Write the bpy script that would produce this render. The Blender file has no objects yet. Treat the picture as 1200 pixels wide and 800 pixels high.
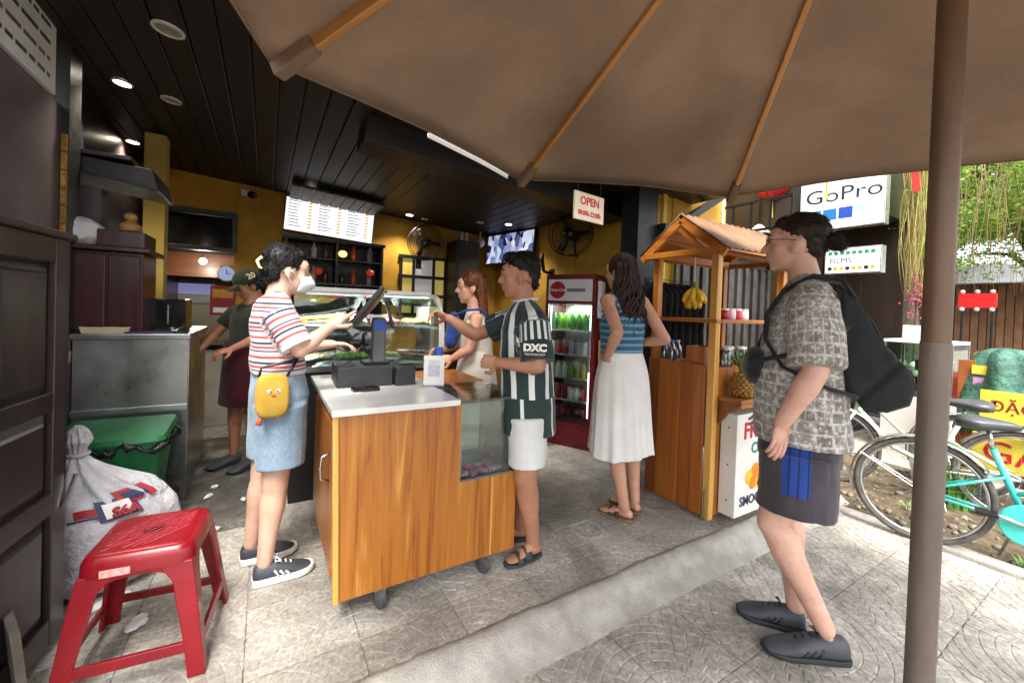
import bpy, bmesh, math, random
import numpy as np
from mathutils import Vector, Matrix, noise, Quaternion
random.seed(7); R = math.radians; PI = math.pi
SC = bpy.context.scene
COL = SC.collection

# ------------------------------------------------------------------ camera, sky, sun, exposure
cam_data = bpy.data.cameras.new('camera'); cam = bpy.data.objects.new('camera', cam_data); COL.objects.link(cam)
YAW, PITCH, ROLL = R(31), R(-0.8), R(2.0)
_f0 = Vector((math.sin(YAW), math.cos(YAW), 0)); _r0 = Vector((math.cos(YAW), -math.sin(YAW), 0))
_fw = math.cos(PITCH) * _f0 + math.sin(PITCH) * Vector((0, 0, 1)); _u0 = _r0.cross(_fw)
_rr = math.cos(ROLL) * _r0 + math.sin(ROLL) * _u0; _uu = math.cos(ROLL) * _u0 - math.sin(ROLL) * _r0
_m = Matrix((_rr, _uu, -_fw)).transposed().to_4x4(); _m.translation = (0, 0, 1.33)
cam.matrix_world = _m
cam_data.sensor_width = 36; cam_data.lens = 36 * 480 / 1200; cam_data.shift_y = -0.02608
cam_data.clip_start = 0.02; cam_data.clip_end = 400
SC.camera = cam

W = bpy.data.worlds.new('World'); SC.world = W; W.use_nodes = True
nt = W.node_tree; bg = nt.nodes['Background']
sky = nt.nodes.new('ShaderNodeTexSky'); sky.sky_type = 'NISHITA'; sky.sun_disc = False
SUN_EL, SUN_AZ = R(58), R(205)          # azimuth: compass-like, from +Y towards +X
sky.sun_elevation = SUN_EL; sky.sun_rotation = SUN_AZ; sky.dust_density = 4.0; sky.air_density = 1.0
hs = nt.nodes.new('ShaderNodeHueSaturation'); hs.inputs['Saturation'].default_value = 0.3
nt.links.new(sky.outputs[0], hs.inputs['Color']); nt.links.new(hs.outputs[0], bg.inputs['Color'])
bg.inputs['Strength'].default_value = 0.13
sl = bpy.data.lights.new('sun', 'SUN'); sl.energy = 1.2; sl.angle = R(25); sl.color = (1, 0.95, 0.88)
so = bpy.data.objects.new('sun', sl); COL.objects.link(so)
so.rotation_euler = Vector((-math.sin(SUN_AZ) * math.cos(SUN_EL), -math.cos(SUN_AZ) * math.cos(SUN_EL), -math.sin(SUN_EL))).to_track_quat('-Z', 'Y').to_euler()
so.location = (0, -6, 9)
SC.view_settings.view_transform = 'Standard'; SC.view_settings.look = 'None'
SC.view_settings.gamma = 1; SC.view_settings.use_curve_mapping = False
SC.view_settings.exposure = 2.35
SC.render.engine = 'CYCLES'
SC.cycles.use_denoising = True
SC.cycles.max_bounces = 8; SC.cycles.transparent_max_bounces = 12
SC.cycles.caustics_reflective = False; SC.cycles.caustics_refractive = False

# ------------------------------------------------------------------ materials
def c(h):
    h = h.lstrip('#'); v = [int(h[i:i + 2], 16) / 255 for i in (0, 2, 4)]
    return tuple((x / 12.92 if x <= 0.04045 else ((x + 0.055) / 1.055) ** 2.4) for x in v) + (1,)
class NT:
    def __init__(s, name):
        s.m = bpy.data.materials.new(name); s.m.use_nodes = True; s.t = s.m.node_tree; s.b = s.t.nodes['Principled BSDF']
    def n(s, typ, **kw):
        x = s.t.nodes.new('ShaderNode' + typ)
        for k, v in kw.items(): setattr(x, k, v)
        return x
    def l(s, a, b): s.t.links.new(a, b)
    def val(s, v):
        x = s.n('Value'); x.outputs[0].default_value = v; return x.outputs[0]
    def math(s, op, a, b=None):
        x = s.n('Math', operation=op)
        for i, v in enumerate((a, b)):
            if v is None: continue
            if isinstance(v, (int, float)): x.inputs[i].default_value = v
            else: s.l(v, x.inputs[i])
        return x.outputs[0]
    def mix(s, f, a, b, blend='MIX'):
        x = s.n('Mix', data_type='RGBA', blend_type=blend)
        for i, v in ((0, f), (6, a), (7, b)):
            if isinstance(v, (int, float)): x.inputs[i].default_value = v
            elif isinstance(v, tuple): x.inputs[i].default_value = v
            else: s.l(v, x.inputs[i])
        return x.outputs[2]
    def coord(s, kind='obj', stretch=(1, 1, 1)):
        src = s.n('NewGeometry').outputs['Position'] if kind == 'pos' else s.n('TexCoord').outputs['Object' if kind == 'obj' else 'Generated']
        mp = s.n('Mapping'); mp.inputs['Scale'].default_value = stretch; s.l(src, mp.inputs['Vector'])
        if kind == 'obj':
            oi = s.n('ObjectInfo'); sc = s.math('MULTIPLY', oi.outputs['Random'], 37.0)
            s.l(sc, mp.inputs['Location'])
        return mp.outputs[0]
    def noise(s, co, scale=5, detail=4, dist=0, rough=.55):
        x = s.n('TexNoise'); x.inputs['Scale'].default_value = scale; x.inputs['Detail'].default_value = detail
        x.inputs['Distortion'].default_value = dist; x.inputs['Roughness'].default_value = rough
        s.l(co, x.inputs['Vector']); return x.outputs['Fac']
    def ramp(s, f, stops):
        x = s.n('ValToRGB'); e = x.color_ramp.elements
        while len(e) < len(stops): e.new(0.5)
        for i, (p, col) in enumerate(stops): e[i].position = p; e[i].color = col
        s.l(f, x.inputs[0]); return x.outputs[0]
    def bump(s, f, strength=.2, dist=.01):
        x = s.n('Bump'); x.inputs['Strength'].default_value = strength; x.inputs['Distance'].default_value = dist
        s.l(f, x.inputs['Height']); s.l(x.outputs[0], s.b.inputs['Normal'])
    def set(s, **kw):
        for k, v in kw.items():
            k = k.replace('_', ' ')
            if k == 'Base': k = 'Base Color'
            if isinstance(v, (int, float, tuple)): s.b.inputs[k].default_value = v
            else: s.l(v, s.b.inputs[k])
        return s.m
MATS = {}
def mat(name, col, col2=None, scale=8, rough=.6, metal=0, bump=0, bscale=None, bdist=.004, stretch=(1, 1, 1), kind='obj',
        detail=5, dist=0, spec=.5, coat=0, var=0, lo=.35, hi=.65, dirt=0, dirtcol='#3a3026', sheen=0):
    if name in MATS: return MATS[name]
    k = NT(name); col = c(col) if isinstance(col, str) else col
    col2 = (c(col2) if isinstance(col2, str) else col2) if col2 else tuple(x * .82 for x in col[:3]) + (1,)
    co = k.coord(kind, stretch)
    nz = k.noise(co, scale, detail, dist)
    base = k.ramp(nz, [(lo, col2), (hi, col)])
    if dirt:
        d = k.noise(k.coord('pos'), 3.1, 8, .4, .7)
        base = k.mix(k.ramp(d, [(.45, (0, 0, 0, 1)), (.75, (dirt, dirt, dirt, 1))]), base, c(dirtcol))
    if var:
        oi = k.n('ObjectInfo'); h = k.n('HueSaturation')
        k.l(k.math('ADD', k.math('MULTIPLY', oi.outputs['Random'], var * 2), 1 - var), h.inputs['Value']); k.l(base, h.inputs['Color']); base = h.outputs[0]
    rv = k.math('ADD', k.math('MULTIPLY', k.noise(co, scale * 1.7, 3), .3), max(0.02, rough - .15))
    k.set(Base=base, Metallic=metal, Roughness=rv, Specular_IOR_Level=spec, Coat_Weight=coat)
    if sheen: k.set(Sheen_Weight=sheen)
    if bump: k.bump(k.noise(k.coord(kind, stretch), bscale or scale * 4, 6), bump, bdist)
    MATS[name] = k.m; return k.m
def emit(name, col, strength, base='#888888'):
    k = NT(name); k.set(Base=c(base), Emission_Color=c(col), Emission_Strength=float(strength), Roughness=.5); MATS[name] = k.m; return k.m
def wood(name, stops, axis=2, fine=1.0, rough=.42, coat=.25, var=.12, dist=1.2):
    k = NT(name); st = [14., 14., 14.]; st[axis] = .9
    co = k.coord('obj', tuple(st)); n1 = k.noise(co, .55 * fine, 4, dist)
    st2 = [90., 90., 90.]; st2[axis] = 2.5
    n2 = k.noise(k.coord('obj', tuple(st2)), 1.0 * fine, 3)
    f = k.math('ADD', k.math('MULTIPLY', n1, .8), k.math('MULTIPLY', n2, .2))
    base = k.ramp(f, [(p, c(h)) for p, h in stops])
    oi = k.n('ObjectInfo'); h = k.n('HueSaturation')
    k.l(k.math('ADD', k.math('MULTIPLY', oi.outputs['Random'], var * 2), 1 - var), h.inputs['Value']); k.l(base, h.inputs['Color'])
    k.set(Base=h.outputs[0], Roughness=rough, Coat_Weight=coat, Coat_Roughness=.25)
    k.bump(f, .25, .003); MATS[name] = k.m; return k.m
def glass(name, tint='#eef6f2', rough=.02, mixf=.12):
    k = NT(name); t = k.t; t.nodes.remove(k.b)
    tr = k.n('BsdfTransparent'); tr.inputs[0].default_value = c(tint)
    gl = k.n('BsdfGlossy'); gl.inputs['Roughness'].default_value = rough; gl.inputs[0].default_value = (1, 1, 1, 1)
    fr = k.n('Fresnel'); fr.inputs[0].default_value = 1.5
    mx = k.n('MixShader'); f = k.math('ADD', k.math('MULTIPLY', fr.outputs[0], .9), mixf * .2)
    k.l(f, mx.inputs[0]); k.l(tr.outputs[0], mx.inputs[1]); k.l(gl.outputs[0], mx.inputs[2])
    k.l(mx.outputs[0], t.nodes['Material Output'].inputs[0]); MATS[name] = k.m; return k.m

# ------------------------------------------------------------------ mesh helpers
def V3(*a): return Vector(a)
class MB:
    def __init__(s): s.v = []; s.f = []
    def add(s, vs, fs):
        o = len(s.v); s.v += [tuple(p) for p in vs]; s.f += [tuple(i + o for i in f) for f in fs]; return s
    def box(s, lo, hi, rot=None, piv=None):
        x0, y0, z0 = lo; x1, y1, z1 = hi
        p = [Vector(q) for q in ((x0, y0, z0), (x1, y0, z0), (x1, y1, z0), (x0, y1, z0), (x0, y0, z1), (x1, y0, z1), (x1, y1, z1), (x0, y1, z1))]
        if rot is not None:
            cc = Vector(piv) if piv is not None else (Vector(lo) + Vector(hi)) / 2
            p = [cc + rot @ (q - cc) for q in p]
        return s.add(p, [(0, 3, 2, 1), (4, 5, 6, 7), (0, 1, 5, 4), (1, 2, 6, 5), (2, 3, 7, 6), (3, 0, 4, 7)])
    def bar(s, a, b, w, h, up=(0, 0, 1)):
        a, b = Vector(a), Vector(b); d = (b - a).normalized(); u = Vector(up)
        if abs(d.dot(u)) > .98: u = Vector((1, 0, 0))
        x = d.cross(u).normalized(); y = x.cross(d).normalized()
        ps = []
        for p in (a, b):
            for sx, sy in ((-1, -1), (1, -1), (1, 1), (-1, 1)): ps.append(p + x * sx * w / 2 + y * sy * h / 2)
        return s.add(ps, [(3, 2, 1, 0), (4, 5, 6, 7), (0, 1, 5, 4), (1, 2, 6, 5), (2, 3, 7, 6), (3, 0, 4, 7)])
    def tube(s, pts, r, n=8, caps=True, closed=False):
        pts = [Vector(p) for p in pts]; N = len(pts); rs = r if isinstance(r, (list, tuple)) else [r] * N
        vs = []; prev = None
        for i, p in enumerate(pts):
            if closed: d = (pts[(i + 1) % N] - pts[i - 1])
            else: d = pts[min(i + 1, N - 1)] - pts[max(i - 1, 0)]
            d = d.normalized() if d.length > 1e-9 else Vector((0, 0, 1))
            if prev is None:
                x = d.orthogonal().normalized()
            else:
                x = prev - d * prev.dot(d); x = x.normalized() if x.length > 1e-6 else d.orthogonal().normalized()
            prev = x; y = d.cross(x)
            for k in range(n):
                t = 2 * PI * k / n; vs.append(p + (x * math.cos(t) + y * math.sin(t)) * rs[i])
        fs = []
        M = N if closed else N - 1
        for i in range(M):
            j = (i + 1) % N
            for k in range(n):
                k2 = (k + 1) % n; fs.append((i * n + k, i * n + k2, j * n + k2, j * n + k))
        if caps and not closed: fs.append(tuple(range(n - 1, -1, -1))); fs.append(tuple((N - 1) * n + k for k in range(n)))
        return s.add(vs, fs)
    def lathe(s, prof, n=24, o=(0, 0, 0), axis=(0, 0, 1), caps=True):
        o = Vector(o); q = Vector((0, 0, 1)).rotation_difference(Vector(axis).normalized()); vs = []
        for r, z in prof:
            for k in range(n):
                t = 2 * PI * k / n; vs.append(o + q @ Vector((r * math.cos(t), r * math.sin(t), z)))
        fs = []
        for i in range(len(prof) - 1):
            for k in range(n):
                k2 = (k + 1) % n; fs.append((i * n + k, i * n + k2, (i + 1) * n + k2, (i + 1) * n + k))
        if caps: fs.append(tuple(range(n - 1, -1, -1))); fs.append(tuple((len(prof) - 1) * n + k for k in range(n)))
        return s.add(vs, fs)
    def ell(s, cc, r, n=16, m=10, rot=None):
        cc = Vector(cc); r = (r, r, r) if isinstance(r, (int, float)) else r; vs = []; fs = []
        for i in range(m + 1):
            a = PI * i / m
            for k in range(n):
                t = 2 * PI * k / n; p = Vector((r[0] * math.sin(a) * math.cos(t), r[1] * math.sin(a) * math.sin(t), -r[2] * math.cos(a)))
                vs.append(cc + (rot @ p if rot is not None else p))
        for i in range(m):
            for k in range(n):
                k2 = (k + 1) % n; fs.append((i * n + k, i * n + k2, (i + 1) * n + k2, (i + 1) * n + k))
        return s.add(vs, fs)
    def loft(s, rings, caps=True):
        n = len(rings[0]); vs = [p for r in rings for p in r]; fs = []
        for i in range(len(rings) - 1):
            for k in range(n):
                k2 = (k + 1) % n; fs.append((i * n + k, i * n + k2, (i + 1) * n + k2, (i + 1) * n + k))
        if caps: fs.append(tuple(range(n - 1, -1, -1))); fs.append(tuple((len(rings) - 1) * n + k for k in range(n)))
        return s.add(vs, fs)
    def prism(s, poly, ext):
        n = len(poly); e = Vector(ext); a = [Vector(p) for p in poly]; b = [p + e for p in a]
        fs = [tuple(range(n - 1, -1, -1)), tuple(range(n, 2 * n))] + [(i, (i + 1) % n, n + (i + 1) % n, n + i) for i in range(n)]
        return s.add(a + b, fs)
    def mesh(s, name):
        me = bpy.data.meshes.new(name); me.from_pydata(s.v, [], s.f); me.update()
        bm = bmesh.new(); bm.from_mesh(me); bmesh.ops.recalc_face_normals(bm, faces=bm.faces); bm.to_mesh(me); bm.free(); return me
    def build(s, name, m=None, parent=None, smooth=False, bevel=0, loc=None, rz=0, seg=2, autos=True):
        me = s.mesh(name); return mk(name, me, m, parent, smooth, bevel, loc, rz, seg)
def mk(name, me, m=None, parent=None, smooth=False, bevel=0, loc=None, rz=0, seg=2):
    o = bpy.data.objects.new(name, me); COL.objects.link(o)
    if m: me.materials.append(m)
    if smooth:
        for p in me.polygons: p.use_smooth = True
        if smooth == 'auto':
            try: me.set_sharp_from_angle(angle=R(40))
            except Exception: pass
    if bevel:
        b = o.modifiers.new('bevel', 'BEVEL'); b.width = bevel; b.segments = seg; b.limit_method = 'ANGLE'; b.angle_limit = R(40)
        b.harden_normals = False
    if loc is not None: o.location = loc
    if rz: o.rotation_euler.z = rz
    if parent: o.parent = parent
    return o
def thing(name, label, cat, loc=(0, 0, 0), rz=0, group=None):
    o = bpy.data.objects.new(name, None); COL.objects.link(o); o.empty_display_size = .1
    o.location = loc; o.rotation_euler.z = rz; return tag(o, label, cat, group)
def tag(o, label, cat, group=None):
    o['label'] = label; o['category'] = cat
    if group: o['group'] = group
    return o
def struct(o): o['kind'] = 'structure'; return o
def copy_tree(o, parent=None):
    x = o.copy(); COL.objects.link(x); x.parent = parent
    for ch in list(o.children): copy_tree(ch, x)
    return x
def bx(name, lo, hi, m, parent=None, bevel=0, **k):
    """box whose object origin is its base centre"""
    cx, cy = (lo[0] + hi[0]) / 2, (lo[1] + hi[1]) / 2; z = lo[2]
    return MB().box((lo[0] - cx, lo[1] - cy, 0), (hi[0] - cx, hi[1] - cy, hi[2] - z)).build(name, m, parent, bevel=bevel, loc=(cx, cy, z), **k)
def text(name, s, size, m, parent, loc, rot, ext=.0015, align='CENTER', sx=1.0, shear=0, bold=0):
    cu = bpy.data.curves.new(name, 'FONT'); cu.body = s; cu.size = size; cu.align_x = align; cu.align_y = 'CENTER'; cu.extrude = ext; cu.shear = shear; cu.offset = bold
    cu.resolution_u = 3
    t = bpy.data.objects.new(name + '_t', cu); COL.objects.link(t)
    dg = bpy.context.evaluated_depsgraph_get(); me = bpy.data.meshes.new_from_object(t.evaluated_get(dg)); bpy.data.objects.remove(t)
    me.name = name; o = mk(name, me, m, parent); o.location = loc; o.rotation_euler = rot; o.scale = (sx, 1, 1); return o
# text orientation: faces -Y: rot=(90,0,0); faces -X: rot=(90,0,-90)
FY = (PI / 2, 0, 0); FX = (PI / 2, 0, -PI / 2); FXP = (PI / 2, 0, PI / 2)
# ------------------------------------------------------------------ material palette
M_paver = None
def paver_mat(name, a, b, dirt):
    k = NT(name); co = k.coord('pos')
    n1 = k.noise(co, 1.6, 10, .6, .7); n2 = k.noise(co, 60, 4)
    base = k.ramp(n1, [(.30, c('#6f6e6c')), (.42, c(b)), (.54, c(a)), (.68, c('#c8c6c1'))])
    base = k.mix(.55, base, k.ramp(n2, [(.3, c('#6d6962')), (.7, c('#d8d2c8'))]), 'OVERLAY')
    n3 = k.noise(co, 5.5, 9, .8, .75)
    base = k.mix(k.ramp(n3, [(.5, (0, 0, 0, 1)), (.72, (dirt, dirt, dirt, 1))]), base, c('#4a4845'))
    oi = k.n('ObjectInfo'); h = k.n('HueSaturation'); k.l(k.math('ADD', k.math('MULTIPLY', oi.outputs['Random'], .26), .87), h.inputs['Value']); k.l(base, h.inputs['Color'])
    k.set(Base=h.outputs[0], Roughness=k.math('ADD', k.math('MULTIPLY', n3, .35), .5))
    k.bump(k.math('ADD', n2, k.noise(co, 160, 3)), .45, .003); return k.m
M_pave = paver_mat('paver_concrete', '#a4a19b', '#898680', .45)
M_pavein = paver_mat('paver_dirty_shaded_indoor', '#6b6761', '#4d4a46', .8)  # same tiles indoors: dirt plus the shop's shade put into the colour
M_mortar = mat('mortar', '#a8a49c', '#827e77', 14, .9, bump=.5, kind='pos')
M_kerb = mat('kerb_concrete', '#b0aca3', '#938f87', 9, .88, bump=.9, bscale=120, bdist=.007, kind='pos', detail=12, dirt=.55, dirtcol='#7b766c')
M_soil = mat('soil', '#6f6049', '#463b2d', 12, .95, bump=.8, bscale=60, bdist=.02, kind='pos')
M_asph = mat('asphalt', '#54524f', '#464443', 20, .9, bump=.4, bscale=200, kind='pos')
M_yellow = mat('yellow_plaster', '#c79a32', '#a97f24', 3, .75, bump=.15, bscale=40, kind='pos', dirt=.25, dirtcol='#5d4718')
M_yellow2 = mat('pale_yellow_plaster', '#d3bd62', '#bda24c', 3, .75, bump=.15, bscale=40, kind='pos', dirt=.25, dirtcol='#6d5f2c')
M_black = mat('black_paint', '#131212', '#0c0b0b', 9, .45, bump=.05)
M_blackgloss = mat('black_gloss', '#0b0b0c', '#070707', 9, .16)
M_dkwood = wood('dark_ceiling_wood', [(.3, '#0a0604'), (.5, '#160d08'), (.72, '#2a180d')], axis=1, rough=.55, coat=.08, var=.3)
M_dkpanel = wood('dark_brown_panel', [(.3, '#1d1418'), (.5, '#2b2022'), (.72, '#3b2d2d')], axis=2, rough=.4, var=.1)
M_purple = mat('mauve_board', '#5b4f51', '#4c4143', 3, .6, bump=.1)
M_redwood = wood('reddish_cabinet_wood', [(.3, '#22090b'), (.5, '#3a1214'), (.72, '#511d1b')], axis=2, rough=.3)
M_teak = wood('teak_veneer', [(.26, '#5b2c09'), (.38, '#874a12'), (.48, '#a3621d'), (.58, '#a86a26'), (.74, '#cb9646')], axis=2, fine=1.25, rough=.4, var=.1, dist=2.6)
M_teakd = wood('teak_dark', [(.27, '#5b2a0a'), (.45, '#884713'), (.72, '#aa6a26')], axis=2, rough=.42, var=.25)
M_teakh = wood('teak_horizontal', [(.27, '#6b360c'), (.45, '#9a5716'), (.72, '#bd7d2e')], axis=0, rough=.42, var=.18)
M_teaky = wood('teak_cross', [(.27, '#6b360c'), (.45, '#9a5716'), (.72, '#bd7d2e')], axis=1, rough=.42, var=.18)
M_teakl = wood('teak_light_trim', [(.27, '#b57a2c'), (.5, '#cf9a48'), (.72, '#dcae60')], axis=2, rough=.45)
M_white = mat('white_paint', '#dedcd6', '#cfccc5', 5, .4)
M_paper = mat('white_paper', '#e9e8e6', '#dcdad6', 5, .8)
M_steel = mat('brushed_steel', '#b4b5b3', '#949695', 3, .3, metal=1, bump=.05, bscale=3, bdist=.03)
M_chrome = mat('chrome', '#c9c9c9', '#aaaaaa', 6, .15, metal=1)
M_iron = mat('black_iron', '#1a1a1a', '#0f0f0f', 20, .5, metal=.4)
M_grey = mat('grey_plastic', '#5a5c5e', '#4d4f51', 9, .5)
M_dkplastic = mat('charcoal_plastic', '#2b2d30', '#222427', 40, .45, bump=.1, bscale=400)
M_blackpl = mat('black_plastic', '#101113', '#0b0b0c', 20, .35)
M_rust = mat('rusty_brown_pole', '#80664f', '#5c4635', 5, .45, stretch=(1, 1, .25), bump=.15, bscale=60, metal=.25)
G_clear = glass('clear_glass', '#e6f0ec')
G_dark = glass('smoked_glass', '#2a2c2c', .03, .4)

# ------------------------------------------------------------------ ground
gm = MB().add([(-60, -60, -.13), (140, -60, -.13), (140, 60, -.13), (-60, 60, -.13)], [(0, 1, 2, 3)])
struct(gm.build('ground', M_asph))
T = .39
def clip(poly, w, h):
    for ax, lim, sgn in ((0, 0, 1), (0, w, -1), (1, 0, 1), (1, h, -1)):
        out = []
        for i in range(len(poly)):
            a, b = poly[i], poly[(i + 1) % len(poly)]; da, db = sgn * (a[ax] - lim), sgn * (b[ax] - lim)
            if da >= 0: out.append(a)
            if (da >= 0) != (db >= 0):
                t = da / (da - db); out.append((a[0] + (b[0] - a[0]) * t, a[1] + (b[1] - a[1]) * t))
        poly = out
        if len(poly) < 3: return []
    return poly
def area(p): return abs(sum(p[i][0] * p[(i + 1) % len(p)][1] - p[(i + 1) % len(p)][0] * p[i][1] for i in range(len(p)))) / 2
def tile_mesh(name, w, h, style, rng, ox=0, oy=0):
    mb = MB().box((.0045 - w / 2, .0045 - h / 2, -.03), (w / 2 - .0045, h / 2 - .0045, -.0030))
    cells = []
    if style == 'fan':
        rs = [.0, .055] + [.055 + .048 * i for i in range(1, 13)]
        for i in range(len(rs) - 1):
            r0, r1 = rs[i], rs[i + 1]; n = max(2, int(round((r0 + r1) / 2 * PI / 2 / .062))); off = (i % 2) * .5
            for j in range(-1, n + 1):
                a0, a1 = (j + off) / n * PI / 2, (j + 1 + off) / n * PI / 2
                pts = []
                for t in (0, .5, 1): a = a0 + (a1 - a0) * t; pts.append((r0 * math.cos(a) - ox, r0 * math.sin(a) - oy))
                for t in (1, .5, 0): a = a0 + (a1 - a0) * t; pts.append((r1 * math.cos(a) - ox, r1 * math.sin(a) - oy))
                if i == 0: pts = [pts[0]] + pts[3:]
                cells.append(pts)
    else:
        rs = [0, .05, .085]
        for i in range(2):
            n = 4 if i == 0 else 8
            for j in range(n):
                a0, a1 = 2 * PI * j / n, 2 * PI * (j + 1) / n
                pts = [(w / 2 + rs[i] * math.cos(a), h / 2 + rs[i] * math.sin(a)) for a in (a0, (a0 + a1) / 2, a1)] + [(w / 2 + rs[i + 1] * math.cos(a), h / 2 + rs[i + 1] * math.sin(a)) for a in (a1, (a0 + a1) / 2, a0)]
                if i == 0: pts = [pts[0]] + pts[3:]
                cells.append(pts)
        g = .0975
        for i in range(4):
            for j in range(4):
                if i in (1, 2) and j in (1, 2): continue
                cells.append([(i * g, j * g), ((i + 1) * g, j * g), ((i + 1) * g, (j + 1) * g), (i * g, (j + 1) * g)])
    for p in cells:
        p = clip(p, w, h)
        if len(p) < 3 or area(p) < .00025: continue
        cx = sum(q[0] for q in p) / len(p); cy = sum(q[1] for q in p) / len(p)
        def sh(q, d):
            L = math.hypot(q[0] - cx, q[1] - cy) or 1; k = max(0, (L - d) / L); return (cx + (q[0] - cx) * k - w / 2, cy + (q[1] - cy) * k - h / 2)
        z = rng.uniform(-.0008, .0004); n = len(p)
        lo = [sh(q, .0028) + (-.0068,) for q in p]; mid = [sh(q, .0032) + (z - .0012,) for q in p]; hi = [sh(q, .0058) + (z,) for q in p]
        fs = [tuple(2 * n + i for i in range(n))]
        for i in range(n):
            j = (i + 1) % n; fs += [(i, j, n + j, n + i), (n + i, n + j, 2 * n + j, 2 * n + i)]
        mb.add(lo + mid + hi, fs)
    return mb.mesh(name)
rng = random.Random(3)
fan = [tile_mesh('paving_tile', T, T, 'fan', rng) for _ in range(3)]
bul = [tile_mesh('paving_tile', T, T, 'bull', rng)]
half = [tile_mesh('paving_tile', T, .18, 'fan', rng), tile_mesh('paving_tile', T, .18, 'fan', rng, 0, .1)]
fan_in = [m.copy() for m in fan]
M_grout = paver_mat('grout_light', '#b4b2ad', '#9c9a95', .35); M_groutin = paver_mat('grout_indoor', '#7b766f', '#5d5954', .7)  # indoor grout darkened like its tiles, shade included
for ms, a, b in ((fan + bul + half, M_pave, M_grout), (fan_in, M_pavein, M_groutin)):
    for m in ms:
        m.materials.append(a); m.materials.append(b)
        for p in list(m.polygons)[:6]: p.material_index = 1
up = struct(MB().box((-3.2, 1.44, -.12), (3.77, 6.6, -.008)).build('shop_pavement', M_mortar))
lowp = struct(MB().box((-3.5, -4, -.12), (3.70, 1.36, -.098)).build('street_pavement', M_mortar))
def tile(par, me, x, y, z, q):
    o = bpy.data.objects.new('paving_tile', me); COL.objects.link(o); o.parent = par; o.location = (x, y, z); o.rotation_euler.z = q * PI / 2
    o.rotation_euler.x = rng.uniform(-.004, .004); o.rotation_euler.y = rng.uniform(-.004, .004)
U0 = -1.21
ROT = {(0, 0): 0, (1, 0): 1, (0, 1): 3, (1, 1): 2}
for i in range(13):
    x = U0 + T * (i + .5)
    if x < 3.7: tile(up, half[i % 2], x, 1.572, 0, 0)
    for j in range(8):
        y = 1.665 + T * (j + .5)
        if y > 2.8 and x > 3.2: continue
        if i < 1 and y < 3: continue
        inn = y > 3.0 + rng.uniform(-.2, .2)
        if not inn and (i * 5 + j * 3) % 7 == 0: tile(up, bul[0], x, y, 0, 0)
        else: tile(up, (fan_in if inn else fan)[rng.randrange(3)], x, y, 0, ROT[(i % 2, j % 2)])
for i in range(11):
    x = -.62 + T * (i + .5)
    for j in range(6):
        y = 1.30 - T * (j + .5)
        tile(lowp, fan[rng.randrange(3)], x, y, -.09, ROT[((i + 1) % 2, j % 2)])
# rough mortar kerb between the two levels
mb = MB(); NX = 700; prof = [(1.285, -.0935), (1.30, -.0875), (1.325, -.080), (1.35, -.066), (1.375, -.047), (1.40, -.026), (1.42, -.011), (1.44, -.002), (1.46, .0015), (1.487, .002), (1.493, -.02)]
rings = []
for i in range(NX + 1):
    x = -3 + i * 6.9 / NX; ring = []
    for y, z in prof:
        d = noise.noise(Vector((x * 5, y * 14, z * 9))) * .006 + noise.noise(Vector((x * 24, y * 40, 3))) * .004 + noise.noise(Vector((x * 60, y * 90, 5))) * .003
        ring.append((x, y + d * 1.2 + .010 * noise.noise(Vector((x * 1.3, 0, 7))), z + d * .55))
    rings.append(ring)
vs = [p for r in rings for p in r]; n = len(prof)
fs = [(i * n + k, (i + 1) * n + k, (i + 1) * n + k + 1, i * n + k + 1) for i in range(NX) for k in range(n - 1)]
struct(MB().add(vs, fs).build('kerb', M_kerb, smooth=True))
# planting bed of bare soil
mb = MB(); nx, ny = 34, 90
vs = [];
for j in range(ny + 1):
    for i in range(nx + 1):
        x = 3.80 + 1.6 * i / nx; y = -3.2 + 5.6 * j / ny
        vs.append((x, y, -.10 + .035 * noise.noise(Vector((x * 3, y * 3, 0))) + .02 * noise.noise(Vector((x * 11, y * 11, 4))) + .02))
fs = [(j * (nx + 1) + i, j * (nx + 1) + i + 1, (j + 1) * (nx + 1) + i + 1, (j + 1) * (nx + 1) + i) for j in range(ny) for i in range(nx)]
struct(mb.add(vs, fs).build('planting_bed', M_soil, smooth=True))
for k in range(8):
    bx('edging_stone', (3.685, -3.2 + k * .7, -.12), (3.80, -2.506 + k * .7, -.072 + .004 * (k % 3)), M_kerb, bevel=.012)['kind'] = 'structure'
struct(MB().box((5.4, -4, -.13), (40, 2.2, -.085)).build('far_pavement', mat('far_paving', '#a39d92', '#8d877d', 6, .85, kind='pos', bump=.3)))
# ------------------------------------------------------------------ the shop shell
def wallbox(name, lo, hi, m): return struct(bx(name, lo, hi, m))
VB = 5.8
def cz(u): return 2.66 - .073 * u
wallbox('wall_back', (-.33, VB, 0), (3.3, VB + .15, 2.75), M_yellow)
wallbox('wall_back_upper', (-1.75, VB, 2.30), (-.332, VB + .15, 2.85), M_yellow)
wallbox('wall_right', (3.15, 2.75, 0), (3.3, VB - .002, 2.75), M_yellow)
wallbox('wall_left', (-1.3, 3.3, 0), (-1.15, VB + 2.4, 2.9), M_dkpanel)
wallbox('wall_left_front', (-1.35, 1.2, 0), (-1.0, 3.28, 2.37), M_purple)
wallbox('wall_kitchen_back', (-1.6, 8.0, 0), (.2, 8.1, 2.9), mat('kitchen_wall', '#c9c2b0', '#b5ad9a', 3, .7))
wallbox('wall_kitchen_right', (-.02, VB + .152, 0), (.1, 7.99, 2.9), M_black)
wallbox('unseen_upper_wall', (-3, 1.95, 2.95), (3.4, 2.15, 5.6), M_yellow)  # upper wall out of view, added to keep light out of the shop
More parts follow.
